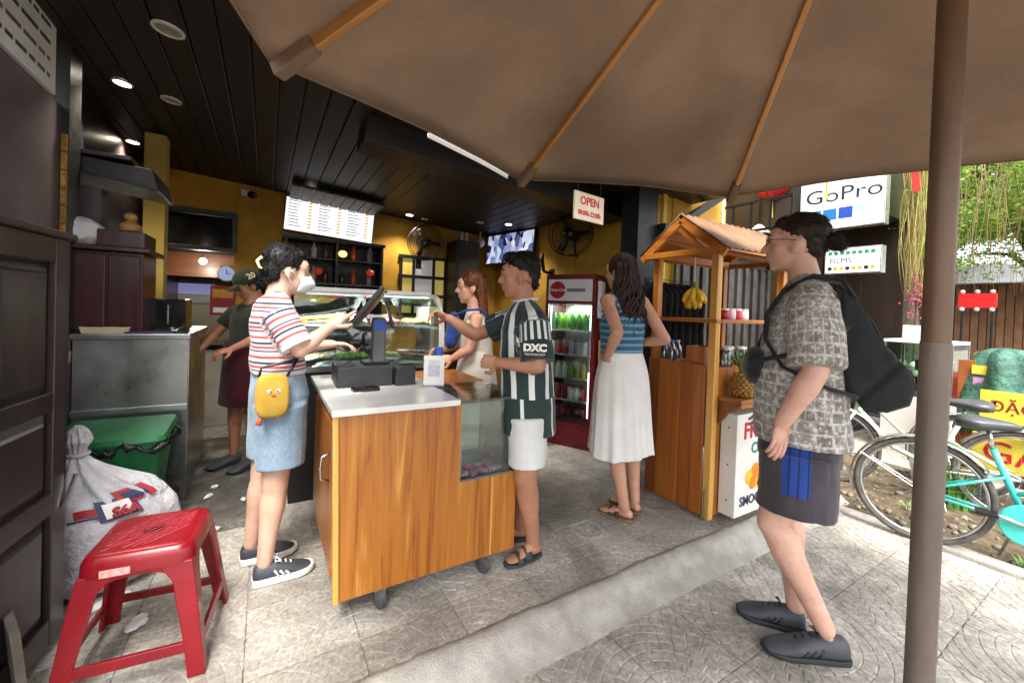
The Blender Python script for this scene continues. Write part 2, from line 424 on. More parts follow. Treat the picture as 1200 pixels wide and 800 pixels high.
# sloping plank ceiling
ceil = struct(MB().add([(-1.7, 1.9, cz(-1.7) + .03), (3.6, 1.9, cz(3.6) + .03), (3.6, 8.2, cz(3.6) + .03), (-1.7, 8.2, cz(-1.7) + .03), (-1.7, 1.9, 3.1), (3.6, 1.9, 3.1), (3.6, 8.2, 3.1), (-1.7, 8.2, 3.1)],
    [(0, 1, 2, 3), (4, 7, 6, 5), (0, 4, 5, 1), (1, 5, 6, 2), (2, 6, 7, 3), (3, 7, 4, 0)]).build('ceiling', M_black))
pw = .14
for i in range(35):
    u = -1.5 + i * pw
    if u > 3.1: break
    a = cz(u + pw / 2)
    o = MB().box((-pw / 2 + .004, -1.95, 0), (pw / 2 - .004, 1.95, .02)).build('ceiling_plank', M_dkwood, ceil, bevel=.003, seg=1)
    o.location = (u + pw / 2, 3.86, a + .006); o.rotation_euler.y = math.atan(.073)
# facade to the right of the shop
wallbox('facade_pier', (3.32, 2.6, 0), (4.10, 2.75, 4.6), M_yellow)
wallbox('alley_wall', (4.1, 3.5, 0), (7.5, 3.6, 4.6), M_yellow2)
# ------------------------------------------------------------------ parasol
M_canvas = mat('brown_canvas', '#7d6450', '#6d5745', 2.2, .9, bump=.35, bscale=9, bdist=.03, detail=7, lo=.3, hi=.7)
def canvas_translucent():
    k = NT('parasol_canvas'); co = k.coord('obj'); n1 = k.noise(co, 2.0, 7, .4); n2 = k.noise(k.coord('obj', (1, 1, 1)), 420, 2)
    base = k.ramp(n1, [(.3, c('#877a6e')), (.7, c('#a59687'))]); base = k.mix(.25, base, k.ramp(n2, [(.3, c('#4d3c30')), (.7, c('#a88a70'))]))
    k.set(Base=base, Roughness=.9, Specular_IOR_Level=.2); k.bump(k.math('ADD', k.math('MULTIPLY', n2, .15), k.noise(co, 5, 6, 2.5)), .6, .03)
    tr = k.n('BsdfTranslucent'); k.l(k.mix(1.0, base, (1, .97, .93, 1), 'MULTIPLY'), tr.inputs[0])
    mx = k.n('MixShader'); mx.inputs[0].default_value = .5; k.l(k.b.outputs[0], mx.inputs[1]); k.l(tr.outputs[0], mx.inputs[2])
    k.l(mx.outputs[0], k.t.nodes['Material Output'].inputs[0]); return k.m
M_canopy = canvas_translucent()
M_rib = wood('rib_bamboo_wood', [(.27, '#8a5a2a'), (.5, '#b07a40'), (.72, '#c4935a')], axis=0, rough=.45)
UC = (1.26, .29); UR, UH, UA = 1.8, 2.075, 2.93
para = thing('market_parasol', 'large brown canvas parasol with wooden ribs on a rusty brown pole', 'parasol', (UC[0], UC[1], -.09))
H0 = .09
def rimpt(a, r, z): return Vector((r * math.cos(a), r * math.sin(a), z + H0))
def cano(a, t):
    # t 0 apex .. 1 rim ; ribs at multiples of 45 deg, canvas sags between ribs
    k = (a / (PI / 4)) % 1.0; s = math.sin(PI * k)
    edge = math.cos(PI / 8) / math.cos((k - .5) * PI / 4)
    r = UR * t * (edge * .995 - .012 * s * t) + .0
    z = UA - (UA - UH) * (t ** .93) + .020 + s * t * (.035 - .02 * t) + .006 * noise.noise(Vector((a * 5, t * 4, 0)))
    return rimpt(a, max(r, .001), z)
mb = MB(); NA, NTt = 96, 22; vs = []
for j in range(NTt + 1):
    for i in range(NA): vs.append(cano(2 * PI * i / NA, max(.02, j / NTt)))
fs = [(j * NA + i, j * NA + (i + 1) % NA, (j + 1) * NA + (i + 1) % NA, (j + 1) * NA + i) for j in range(NTt) for i in range(NA)]
cn = mb.add(vs, fs).build('canopy', M_canopy, para, smooth=True)
so_ = cn.modifiers.new('solid', 'SOLIDIFY'); so_.thickness = .004; so_.offset = 1
hem = []
for i in range(NA): hem.append(cano(2 * PI * i / NA, 1.0) + Vector((0, 0, .002)))
MB().tube(hem, .005, 6, closed=True).build('hem', M_canvas, para, smooth=True)
# trim folded out along one edge, the sky light on it painted white
def along(k0, k1, base=90):
    A = [];
    for t in range(12):
        k = k0 + (k1 - k0) * t / 11; a = R(base) + k * PI / 4; p = cano(a, 1.004); A.append(p)
    return A
tr = along(.06, .52); mb = MB()
vs = [p + Vector((0, .004, .006)) for p in tr] + [p + Vector((0, .012, -.016)) for p in tr] + [p + Vector((0, .018, .004)) for p in tr]
fs = [(i, i + 1, 12 + i + 1, 12 + i) for i in range(11)] + [(12 + i, 12 + i + 1, 24 + i + 1, 24 + i) for i in range(11)]
mb.add(vs, fs).build('sky_lit_trim', M_paper, para)
for i in range(8):
    a = i * PI / 4; p0 = rimpt(a, .10, UA - .045); p1 = rimpt(a, UR * .975, UH + .012 - .022)
    d = (p1 - p0); L = d.length
    rb = MB().box((0, -.0125, -.018), (L, .0125, .018)).build('rib', M_rib, para, bevel=.004)
    rb.location = p0; rb.rotation_euler = d.to_track_quat('X', 'Z').to_euler()
    pk = MB().box((L - .15, -.024, -.024), (L + .012, .024, .026)).build('rib_pocket', M_canvas, rb, bevel=.008)
    # struts from the runner to mid rib
    q0 = rimpt(a, .06, 2.18); q1 = p0.lerp(p1, .44)
    MB().tube([q0, q1 + Vector((0, 0, -.01))], .010, 8).build('strut', M_rib, para, smooth='auto') if i in (0, 5, 6, 7, 4) else None
    b0 = p0.lerp(p1, .44)
MB().lathe([(.0255, .03), (.0255, 1.38)], 20).build('pole', mat('lower_pole_paint', '#70655a', '#544a40', 7, .5, stretch=(1, 1, .3), bump=.2, bscale=80, metal=.2), para, smooth='auto')
MB().lathe([(.0225, 1.379), (.0245, 1.3805), (.0245, 2.95)], 20).build('pole', M_rust, para, smooth='auto')
MB().lathe([(.05, 2.2), (.06, 2.22), (.06, 2.30), (.045, 2.32)], 16).build('runner', M_rib, para, smooth='auto')
MB().lathe([(.075, 2.9), (.09, 2.93), (.09, 3.0), (.03, 3.03), (.012, 3.1)], 16).build('crown_hub', M_rib, para, smooth='auto')
MB().lathe([(.25, 0), (.25, .05), (.06, .07), (.045, .28), (.03, .29)], 28).build('base', M_kerb, para, smooth='auto')

# ------------------------------------------------------------------ serving cart
cart = thing('serving_cart', 'wooden serving cart on casters with white stone top and glass corner case', 'cart', (0, 0, 0))
KX0, KX1, KY0, KY1, KZ0, KZ1 = .275, 1.135, 1.79, 2.66, .088, .868
GX, GZ = .815, .49
mb = MB().prism([(KX0, KY0, KZ0), (KX1, KY0, KZ0), (KX1, KY0, GZ), (GX + .012, KY0, GZ), (GX, KY0, GZ + .012), (GX, KY0, KZ1), (KX0 - .02, KY0, KZ1)], (0, .018, 0))
front = mb.build('front_panel', M_teak, cart, bevel=.002)
MB().box((GX + .175, KY0 - .0012, KZ0 + .003), (GX + .183, KY0 - .0003, GZ - .004)).build('pale_seam', M_teakl, front)
MB().bar((KX0 - .022, KY0 + .004, KZ1 - .002), (KX0 - .002, KY0 + .004, KZ0), .022, .03, up=(0, 1, 0)).build('corner_trim', M_teakl, cart, bevel=.003)
MB().box((KX0 - .002, KY0 + .022, KZ0 + .002), (KX0 + .016, KY1, KZ1 - .001)).build('side_panel', M_teakd, cart, bevel=.002)
dr = MB().box((KX0 - .017, KY0 + .075, KZ0 + .07), (KX0 - .0025, KY1 - .06, KZ1 - .07)).build('door', M_teak, cart, bevel=.006)
MB().tube([(KX0 - .017, KY0 + .17, .66), (KX0 - .05, KY0 + .17, .65), (KX0 - .055, KY0 + .17, .60), (KX0 - .05, KY0 + .17, .55), (KX0 - .017, KY0 + .17, .54)], .007, 8).build('handle', M_chrome, dr, smooth=True)
MB().box((KX1 - .018, KY0 + .02, KZ0 + .002), (KX1 - .0005, KY1, GZ - .001)).build('side_panel', M_teakd, cart)
MB().box((KX1 - .018, KY0 + .42, GZ), (KX1 - .0005, KY1, KZ1 - .001)).build('side_panel', M_teakd, cart)
MB().box((KX0 + .02, KY1 - .018, KZ0), (KX1 - .02, KY1 - .001, KZ1 - .001)).build('back_panel', M_teakd, cart)
MB().box((GX + .001, KY0 + .02, GZ), (GX + .015, KY0 + .42, KZ1 - .001)).build('case_wall', M_white, cart)
MB().box((GX + .016, KY0 + .405, GZ), (KX1 - .019, KY0 + .42, KZ1 - .001)).build('case_back', M_white, cart)
MB().box((GX + .002, KY0 + .019, GZ - .018), (KX1 - .019, KY0 + .418, GZ - .002)).build('case_floor', M_steel, cart)
MB().box((KX0 - .04, KY0 - .03, KZ1 + .001), (GX - .02, KY1 + .02, KZ1 + .028)).build('stone_top', mat('white_stone', '#d9d8d4', '#bfbebb', 3, .12, detail=8), cart, bevel=.004)
MB().box((GX - .018, KY0 - .028, KZ1 + .006), (KX1 + .015, KY0 + .42, KZ1 + .022)).build('glass_top', glass('case_top_glass', '#f2f7f0', .03, .1), cart, bevel=.002)
MB().box((GX - .018, KY0 + .424, KZ1 + .001), (KX1 + .015, KY1 + .02, KZ1 + .024)).build('wooden_top', M_teakh, cart, bevel=.003)
MB().box((GX + .004, KY0 + .003, GZ + .004), (KX1 - .006, KY0 + .009, KZ1 + .004)).build('front_glass', G_clear, cart)
MB().box((KX1 - .007, KY0 + .012, GZ + .004), (KX1 - .001, KY0 + .415, KZ1 + .004)).build('side_glass', G_clear, cart)
MB().box((KX1 - .009, KY0 - .001, GZ + .002), (KX1 + .003, KY0 + .011, KZ1 + .004)).build('corner_frame', M_grey, cart)
MB().box((GX + .004, KY0 - .002, GZ + .001), (KX1 + .002, KY0 + .012, GZ + .010)).build('sill_frame', M_grey, cart)
M_rubber = mat('grey_rubber', '#4b4d4e', '#3b3c3d', 20, .6)
for (x, y) in ((.46, 1.825), (.97, 1.825), (.40, 2.58), (1.03, 2.58)):
    k = MB().box((x - .028, y - .028, .080), (x + .028, y + .028, .0895)).box((x - .022, y - .02, .034), (x - .017, y + .02, .081)).box((x + .017, y - .02, .034), (x + .022, y + .02, .081)).build('caster', M_chrome, cart)
    MB().lathe([(.03, -.016), (.041, -.011), (.041, .011), (.03, .016)], 22, (x - .004, y - .016, .041), axis=(1, .35, 0)).build('wheel', M_rubber, k, smooth='auto')
# pink packets in the glass corner
M_pink = mat('pink_wrap', '#e88ab4', '#d95a98', 30, .35, bump=.6, bscale=80)
M_pinkw = mat('white_pink_wrap', '#e6b9cd', '#d98fb0', 30, .35, bump=.6, bscale=80)
for k in range(9):
    x = GX + .045 + (k % 4) * .055; y = KY0 + .06 + (k // 4) * .07
    mb = MB(); mb.ell((0, 0, .016), (.032, .024, .016), 12, 8)
    mb.tube([(-.03, 0, .016), (-.048, .004, .018)], [.004, .014], 7); mb.tube([(.03, 0, .016), (.048, -.004, .016)], [.004, .014], 7)
    tag(mb.build('sweet_packet', M_pink if k % 3 else M_pinkw, None, smooth=True, loc=(x, y, GZ - .002 + (.028 if k > 7 else 0)), rz=k * 1.1), 'pink wrapped sweet lying inside the glass corner of the cart', 'sweet', 'sweets in the cart case')
CT = KZ1 + .028
# till: cash drawer, pole, tilted screen
pos = thing('till_terminal', 'black till screen tilted on a post above a charcoal cash box', 'till', (.47, 2.34, CT), R(-2))
MB().box((-.15, -.12, 0), (.13, .16, .105)).build('cash_box', M_dkplastic, pos, bevel=.006)
MB().box((-.12, -.1215, .02), (.10, -.1203, .085)).build('drawer_front', M_dkplastic, pos)
MB().box((.04, -.02, .105), (.11, .06, .36)).build('stand', M_grey, pos, bevel=.012)
MB().box((.0385, -.022, .29), (.1115, -.0195, .345)).build('blue_label', mat('blue_label', '#1d55b4', '#1a4aa0', 5, .4), pos)
MB().box((-.01, -.05, .105), (.13, .10, .118)).build('stand_foot', M_blackpl, pos, bevel=.005)
rotm = Matrix.Rotation(R(-33), 3, 'Y') 
sc_ = MB().box((-.012, -.17, -.13), (.012, .15, .13)).build('screen', M_blackpl, pos, bevel=.006, loc=(.02, .0, .42))
sc_.rotation_euler = (0, R(38), R(-16))
MB().box((-.0135, -.155, -.115), (-.0122, .135, .115)).build('screen_glass', emit('till_screen_glow', '#9db6c9', .04, '#20262c'), sc_)
d2 = MB().box((-.008, -.10, -.08), (.008, .10, .08)).build('customer_display', M_blackpl, pos, bevel=.005, loc=(.13, .01, .38)); d2.rotation_euler = (0, R(-14), R(-10))
cb = MB().tube([(.075, .05, .12), (.0, .09, .2), (-.05, .08, .12), (-.10, .02, .107)], .005, 6).build('cable', M_blackpl, pos, smooth=True)
pr = thing('receipt_printer', 'dark grey receipt printer with rounded front beside the cash box', 'printer', (.655, 2.19, CT), R(4))
MB().prism([(-.05, 0, 0), (.06, 0, 0), (.06, 0, .11), (-.02, 0, .11), (-.045, 0, .09), (-.052, 0, .05)], (0, .15, 0)).build('printer_body', M_dkplastic, pr, bevel=.006)
MB().box((-.02, .02, .11), (.055, .13, .116)).build('printer_lid', M_blackpl, pr, bevel=.002)
cr = thing('card_reader', 'small flat black card reader lying before the cash box', 'card reader', (.435, 2.12, CT), R(6))
MB().box((-.065, -.03, 0), (.065, .03, .02)).build('reader_body', M_blackpl, cr, bevel=.006)
MB().box((-.05, -.02, .0202), (.0, .02, .0212)).build('reader_screen', G_dark, cr)
qs = thing('counter_notice', 'white upright notice card standing in a clear holder on the cart', 'notice', (.795, 2.13, CT), R(-20))
MB().box((-.055, 0, .004), (.055, .004, .165)).build('card', M_paper, qs)
MB().box((-.06, -.03, 0), (.06, .04, .004)).build('holder_foot', G_clear, qs)
mb = MB()
for k in range(5): mb.box((-.03, -.001, .135 - k * .006), (.03 - .006 * (k % 2), .0, .138 - k * .006))
mb.box((-.032, -.001, .05), (.032, -.0, .11)).build('printed_panel', mat('grey_print', '#a9a6b6', '#c9c7d2', 90, .8), qs)
pl = MB().box((-.07, -.05, 0), (.07, .05, .003)).build('paper_slip', M_paper, None, loc=(.34, 2.12, CT), rz=.3)
tag(pl, 'blank paper slip on the white stone top by the card reader', 'paper')

# ------------------------------------------------------------------ curved glass display counter behind the cart
cs = thing('display_counter', 'food display counter with curved glass front and lit canopy behind the cart', 'display counter', (0, 0, 0))
DX0, DX1, DY0, DY1 = .15, 1.19, 3.0, 3.62
MB().box((DX0, DY0 + .02, 0), (DX1, DY1, .86)).build('base_cabinet', M_black, cs, bevel=.005)
MB().box((DX0, DY0, .862), (DX1, DY1, .90)).build('tray_deck', M_steel, cs)
prof = [(DY0 + .01, .90), (DY0 - .005, 1.05), (DY0 + .01, 1.2), (DY0 + .06, 1.31), (DY0 + .14, 1.385), (DY0 + .22, 1.41)]
vs = [(DX0 + .01, y, z) for y, z in prof] + [(DX1 - .03, y, z) for y, z in prof]; n = len(prof)
g = MB().add(vs, [(i, i + 1, n + i + 1, n + i) for i in range(n - 1)]).build('curved_glass', G_clear, cs, smooth=True)
s_ = g.modifiers.new('s', 'SOLIDIFY'); s_.thickness = .005
MB().prism([(DX1 - .028, DY0, .90), (DX1 - .028, DY0 - .012, 1.05), (DX1 - .028, DY0 + .0, 1.2), (DX1 - .028, DY0 + .05, 1.32), (DX1 - .028, DY0 + .13, 1.40), (DX1 - .028, DY0 + .22, 1.425), (DX1 - .028, DY0 + .22, 1.40), (DX1 - .028, DY0 + .14, 1.36), (DX1 - .028, DY0 + .075, 1.29), (DX1 - .028, DY0 + .03, 1.19), (DX1 - .028, DY0 + .02, .9)], (.03, 0, 0)).build('end_frame', M_white, cs)
MB().box((DX1 - .03, DY0 + .222, .901), (DX1, DY1 - .02, 1.42)).build('end_frame', M_white, cs)
MB().box((DX0, DY0 + .222, 1.40), (DX1 - .031, DY1, 1.44)).build('canopy_top', M_white, cs, bevel=.005)
MB().box((DX0 + .03, DY0 + .25, 1.385), (DX1 - .05, DY0 + .29, 1.398)).build('lamp_tube', emit('case_tube', '#f4f8ff', 3), cs)
MB().box((DX0 + .02, DY0 + .18, 1.155), (DX1 - .035, DY1 - .03, 1.163)).build('glass_shelf', G_clear, cs)
tl = bpy.data.lights.new('case_light', 'AREA'); tl.shape = 'RECTANGLE'; tl.size = .9; tl.size_y = .04; tl.energy = 4.5; tl.color = (.95, .98, 1)
to = bpy.data.objects.new('case_light', tl); COL.objects.link(to); to.location = (.68, DY0 + .30, 1.383); to.parent = cs
foods = [('#c9a23a', '#b5832a'), ('#8aa84a', '#5f8433'), ('#d8cfa8', '#c2b384'), ('#b9702e', '#94521e'), ('#5f8a3e', '#3f6b2a'), ('#e0d9c4', '#cbc2a6'), ('#c2452f', '#97301f'), ('#d6b24a', '#bb9330')]
fn = ['golden pastries', 'green salad', 'cream rolls', 'brown buns', 'leafy greens', 'pale rice cakes', 'red fruit pieces', 'yellow corn cakes']
for k in range(8):
    x = DX0 + .08 + (k % 4) * .255; top = k >= 4; y = DY0 + (.30 if not top else .34); z = .901 if not top else 1.164
    tr_ = thing('food_tray', 'steel tray of %s inside the lit display counter' % fn[k], 'tray', (x + .08, y, z))
    MB().box((-.11, -.12, 0), (.11, .12, .012)).box((-.11, -.12, .012), (-.105, .12, .03)).box((.105, -.12, .012), (.11, .12, .03)).build('tray', M_steel, tr_)
    fm = mat('food_%d' % k, foods[k][0], foods[k][1], 25, .6, bump=.6, bscale=60, bdist=.01, var=.15)
    for q in range(12):
        mb = MB(); r = random.uniform(.022, .034); mb.ell((0, 0, .02), (r * 1.2, r, r * .8), 9, 6)
        mb.build('morsel', fm, tr_, smooth=True, loc=(-.075 + (q % 4) * .05, -.075 + (q // 4) * .07, .008 + random.uniform(0, .012)), rz=random.uniform(0, 3))
lt = bpy.data.objects.new('clutter', None); bpy.data.objects.remove(lt)
# ------------------------------------------------------------------ fruit stand
st = thing('fruit_stand', 'wooden juice stand with gabled roof, plank sides and hanging shelf', 'stall', (0, 0, 0))
SX0, SX1, SY0, SY1 = 2.49, 3.36, 1.585, 2.10
for (x, y) in ((SX0, SY0), (SX0, SY1 - .05), (SX1 - .05, SY0), (SX1 - .05, SY1 - .05)):
    MB().box((x, y, 0), (x + .05, y + .05, 1.74)).build('post', M_teakl if y == SY0 and x == SX0 else M_teak, st, bevel=.004)
npk = 5; w = (SY1 - SY0 - .05 - .004) / npk
for k in range(npk):
    y = SY0 + .052 + k * w
    if y + w > SY1 + .03: break
    MB().box((SX0 - .016, -w / 2 + .0015, 0), (SX0 - .0005, w / 2 - .0015, .985 + .008 * (k % 2))).build('plank', M_teakd, st, bevel=.003, loc=(0, y + w / 2, .02))
nf = 8; w = (SX1 - SX0 - .104) / nf
for k in range(nf):
    MB().box((-w / 2 + .0015, SY0 + .004, 0), (w / 2 - .0015, SY0 + .018, .97)).build('plank', M_teak, st, bevel=.003, loc=(SX0 + .052 + (k + .5) * w, 0, .02))
MB().box((SX0 + .001, SY0 + .02, .955), (SX1 - .001, SY1 - .001, .985)).build('counter_top', M_teakh, st, bevel=.003)
MB().box((SX0 - .012, SY0 - .012, 1.285), (SX0 + .045, SY1 + .01, 1.31)).build('shelf_rail', M_teaky, st, bevel=.003)
MB().box((SX0 + .052, SY0 - .012, 1.285), (SX1, SY0 + .13, 1.31)).build('shelf', M_teakh, st, bevel=.003)
MB().box((SX0 + .052, SY1 - .12, 1.285), (SX1, SY1 + .01, 1.31)).build('shelf', M_teakh, st, bevel=.003)
# gable roof
YE0, YE1, ZE, ZR = 1.50, 2.20, 1.765, 2.03; YM = (YE0 + YE1) / 2 ; RX0, RX1 = 2.44, 3.46
for x in (RX0 + .02, RX1 - .05):
    MB().bar((x, YE0 + .02, ZE - .035), (x, YM, ZR - .045), .03, .055).build('rafter', M_teaky, st, bevel=.003)
    MB().bar((x, YE1 - .02, ZE - .035), (x, YM, ZR - .045), .03, .055).build('rafter', M_teaky, st, bevel=.003)
    MB().box((x - .018, YE0 + .045, 1.735), (x + .018, YE1 - .045, 1.775)).build('tie_beam', M_teaky, st, bevel=.003)
    MB().bar((x + .002, YM - .16, 1.77), (x + .002, YM + .03, ZR - .085), .02, .03).build('brace', M_teaky, st)
MB().box((SX0 - .02, SY0 + .01, 1.742), (SX1 + .02, SY0 + .045, 1.79)).build('wall_plate', M_teakh, st, bevel=.003)
MB().box((SX0 - .02, SY1 - .045, 1.742), (SX1 + .02, SY1 - .01, 1.79)).build('wall_plate', M_teakh, st, bevel=.003)
MB().box((RX0 + .04, YM - .012, ZR - .06), (RX1 - .04, YM + .012, ZR - .012)).build('ridge_beam', M_teakh, st)
M_roof = mat('tan_roof_sheet', '#7d5d42', '#65482f', 6, .7, bump=.2, bscale=30)
for side in (0, 1):
    ye = YE0 if side == 0 else YE1; vs = []; nx = 90
    for i in range(nx + 1):
        x = RX0 + (RX1 - RX0) * i / nx; wv = .007 * math.sin(2 * PI * (x - RX0) / .075)
        for t in (0, .5, 1):
            y = ye + (YM - ye) * t; z = ZE + (ZR - ZE) * t + wv; vs.append((x, y, z))
    fs = [(i * 3 + k, (i + 1) * 3 + k, (i + 1) * 3 + k + 1, i * 3 + k + 1) for i in range(nx) for k in range(2)]
    rf = MB().add(vs, fs).build('roof_sheet', M_roof, st, smooth=True); s_ = rf.modifiers.new('s', 'SOLIDIFY'); s_.thickness = .008
    for k in range(6):     # boards under the sheet
        t0, t1 = (k + .06) / 6, (k + .94) / 6
        ps = []
        for x in (RX0 + .045, RX1 - .03):
            for t in (t0, t1): ps.append((x, ye + (YM - ye) * t, ZE + (ZR - ZE) * t - .012))
        MB().prism([ps[0], ps[1], ps[3], ps[2]], (0, 0, -.010)).build('roof_board', M_teakh, rf)
# folding side ledge in front + brackets
MB().box((SX0 + .045, SY0 - .16, .785), (SX1 - .05, SY0 - .002, .81)).build('ledge', M_teakh, st, bevel=.003)
MB().box((SX0 + .045, SY0 - .16, .76), (SX1 - .05, SY0 - .145, .784)).build('ledge_lip', M_teakh, st)
for x in (SX0 + .06, SX1 - .1):
    MB().prism([(x, SY0 - .003, .783), (x, SY0 - .003, .63), (x, SY0 - .03, .66), (x, SY0 - .06, .71), (x, SY0 - .13, .755), (x, SY0 - .13, .783)], (.022, 0, 0)).build('bracket', M_teakd, st, bevel=.002)
MB().tube([(SX0 - .02, SY0 + .02, .0), (SX0 - .02, SY0 + .02, .20)], .006, 8).build('steel_pin', M_chrome, st)
# light box sign on the front
sg = thing('juice_sign_box', 'white box sign with red and green lettering and fruit picture on the stand', 'sign', (2.71, 1.47, .045))
MB().box((-.13, 0, 0), (.40, .11, .66)).build('case', M_white, sg, bevel=.004)
fz = .0
RED = mat('sign_red', '#c0182c', '#a81226', 5, .5); GRN = mat('sign_green', '#0f9a78', '#0c8768', 5, .5); NVY = mat('sign_navy', '#23264f', '#1b1d40', 5, .5)
text('red_letters', 'FRUIT', .145, RED, sg, (.135, -.0015, .545), FY, bold=.004)
text('green_letters', 'CUP', .10, GRN, sg, (.135, -.0015, .425), FY, bold=.003)
text('navy_letters', 'SMOOTHIE', .085, NVY, sg, (.135, -.0015, .09), FY, bold=.002)
ORA = mat('orange_fruit', '#dd8a1c', '#c96f12', 20, .5); YEL = mat('yellow_fruit', '#e3c227', '#cfa31a', 20, .5); RFR = mat('red_fruit', '#c3352a', '#a3261f', 20, .5)
for k, (x, z, r, m) in enumerate(((.03, .24, .05, YEL), (.10, .27, .055, ORA), (.17, .23, .05, RFR), (.24, .26, .05, YEL), (.07, .20, .045, ORA), (.14, .19, .04, YEL))):
    MB().lathe([(r, -.001 - k * .0004), (r * .8, -.0025 - k * .0004), (.001, -.003 - k * .0004)], 20, (x, 0, z), axis=(0, 1, 0)).build('printed_fruit', m, sg)
for z in (.1, .33, .57): MB().lathe([(.006, 0), (.006, .002)], 10, (-.13, .055, z), axis=(-1, 0, 0)).build('screw', M_grey, sg)
# fruit
M_ban = mat('banana_yellow', '#e2b81f', '#c9981a', 14, .5, dirt=.0)
bn = thing('banana_bunch', 'bunch of ripe yellow bananas hanging under the stand roof', 'bananas', (2.60, 1.83, 1.385))
MB().tube([(0, 0, .17), (0, 0, .36)], .003, 6).build('string', M_paper, bn)
MB().tube([(0, 0, .18), (0, 0, .13)], [.012, .02], 8).build('stem', mat('banana_stem', '#7a6a2a', '#5d5020', 20, .7), bn)
for k in range(13):
    a = k * 2 * PI / 7 + (.3 if k > 6 else 0); r = .06 if k < 7 else .035; z0 = .14 if k < 7 else .10
    pts = []; rr = []
    for t in range(8):
        f = t / 7; rad = .01 + r * math.sin(f * 1.9) ; zz = z0 - .14 * f + .03 * f * f
        pts.append((rad * math.cos(a), rad * math.sin(a), zz)); rr.append([.006, .014, .018, .019, .019, .017, .012, .004][t])
    MB().tube(pts, rr, 8).build('banana', M_ban, bn, smooth=True)
def pineapple(loc, label, s=1.0):
    p = thing('pineapple', label, 'pineapple', loc)
    M_pin = mat('pineapple_skin', '#b07a2a', '#6d5a24', 30, .6, bump=.3)
    MB().lathe([(.03, 0), (.055, .02), (.062, .07), (.058, .12), (.04, .155), (.015, .165)], 18).build('fruit', M_pin, p, smooth=True)
    mb = MB()
    for j in range(8):
        for i in range(12):
            z = .018 + j * .018; rr = np.interp(z, [0, .02, .07, .12, .155], [.03, .055, .062, .058, .04]); a = (i + .5 * (j % 2)) * 2 * PI / 12
            mb.ell((rr * math.cos(a), rr * math.sin(a), z), (.013, .013, .010), 6, 4)
    o = mb.build('skin_eyes', M_pin, p, smooth=True); o['kind'] = 'stuff'
    ml = mat('pineapple_leaf', '#6f8a5a', '#48683c', 20, .5); 
    for k in range(22):
        a = k * 2.4; t = k / 22; L = .10 + .10 * (1 - t) ; out = .10 * (1 - t) + .015; mb = MB(); vs = []
        for q in range(5):
            f = q / 4; wv = .011 * (1 - f) ** .7; rad = .012 + out * f ** 1.3; z = .155 + L * (1 + .5 * t) * f * (1 - .25 * f * (1 - t))
            cx, sx = math.cos(a), math.sin(a)
            vs += [(rad * cx - wv * sx, rad * sx + wv * cx, z), (rad * cx, rad * sx, z - .004), (rad * cx + wv * sx, rad * sx - wv * cx, z)]
        fs = [(q * 3 + i, q * 3 + i + 1, q * 3 + 4 + i, q * 3 + 3 + i) for q in range(4) for i in (0, 1)]
        mb.add(vs, fs).build('leaf', ml, p, smooth=True)
    return p
pineapple((2.665, 1.50, .81), 'pineapple with spiky pale green crown on the ledge next to the corner post')
pineapple((2.90, 1.515, .81), 'pineapple in the middle of the stand ledge, further from the corner post')
wb = thing('wooden_box', 'small square wooden box on the corner of the stand counter', 'box', (2.555, 1.74, .985), 0)
for lo, hi in (((-.05, -.07, 0), (.09, -.058, .135)), ((-.05, .058, 0), (.09, .07, .135)), ((-.05, -.057, 0), (-.038, .057, .135)), ((.078, -.057, 0), (.09, .057, .135)), ((-.037, -.057, 0), (.077, .057, .012))):
    MB().box(lo, hi).build('board', M_teakd, wb, bevel=.002)
M_pet = glass('bottle_plastic', '#dfe9ea', .05, .5)
for k, (x, y, capc) in enumerate(((2.545, 2.02, '#2a6fc0'), (2.60, 2.035, '#d8d8d8'), (2.545, 1.95, '#2a6fc0'), (2.62, 1.96, '#c9c9c9'))):
    b = thing('water_bottle', ['clear bottle with a blue cap in the back corner of the stand counter', 'clear bottle with a white cap in the back corner of the stand counter', 'clear bottle with a blue cap beside the wooden box', 'clear bottle with a white cap beside the wooden box'][k], 'bottle', (x, y, .985))
    MB().lathe([(.028, 0), (.03, .01), (.03, .10), (.012, .135), (.012, .145)], 14).build('body', M_pet, b, smooth='auto')
    MB().lathe([(.014, .145), (.014, .16)], 12).build('cap', mat('cap_' + capc[1:], capc, None, 5, .4), b)
for k, (x, col, lab) in enumerate(((2.66, '#b42a3a', 'red'), (2.735, '#d9c9d0', 'pale pink'), (2.81, '#c03448', 'dark pink'), (2.89, '#e3e0da', 'white'))):
    b = thing('fruit_jar', 'short %s jar on the middle shelf of the juice stand' % lab, 'jar', (x, SY0 + .05, 1.31))
    MB().lathe([(.027, 0), (.03, .006), (.03, .055), (.024, .062)], 14).build('glass_body', mat('jar_%d' % k, col, None, 8, .25), b, smooth='auto')
    MB().lathe([(.028, .062), (.028, .075)], 14).build('lid', M_white, b)
for k, (x, y) in enumerate(((2.74, 1.66), (2.83, 1.70), (2.92, 1.66))):
    b = thing('glass_jar', ['squat clear jar with white lid on the stand counter by the post', 'squat clear jar with white lid in the middle of the stand counter', 'squat clear jar with white lid at the far end of the stand counter'][k], 'jar', (x, y, .985))
    MB().lathe([(.036, 0), (.04, .01), (.04, .10), (.032, .115)], 16).build('glass_body', M_pet, b, smooth='auto')
    MB().lathe([(.035, .115), (.035, .135)], 14).build('lid', M_white, b)

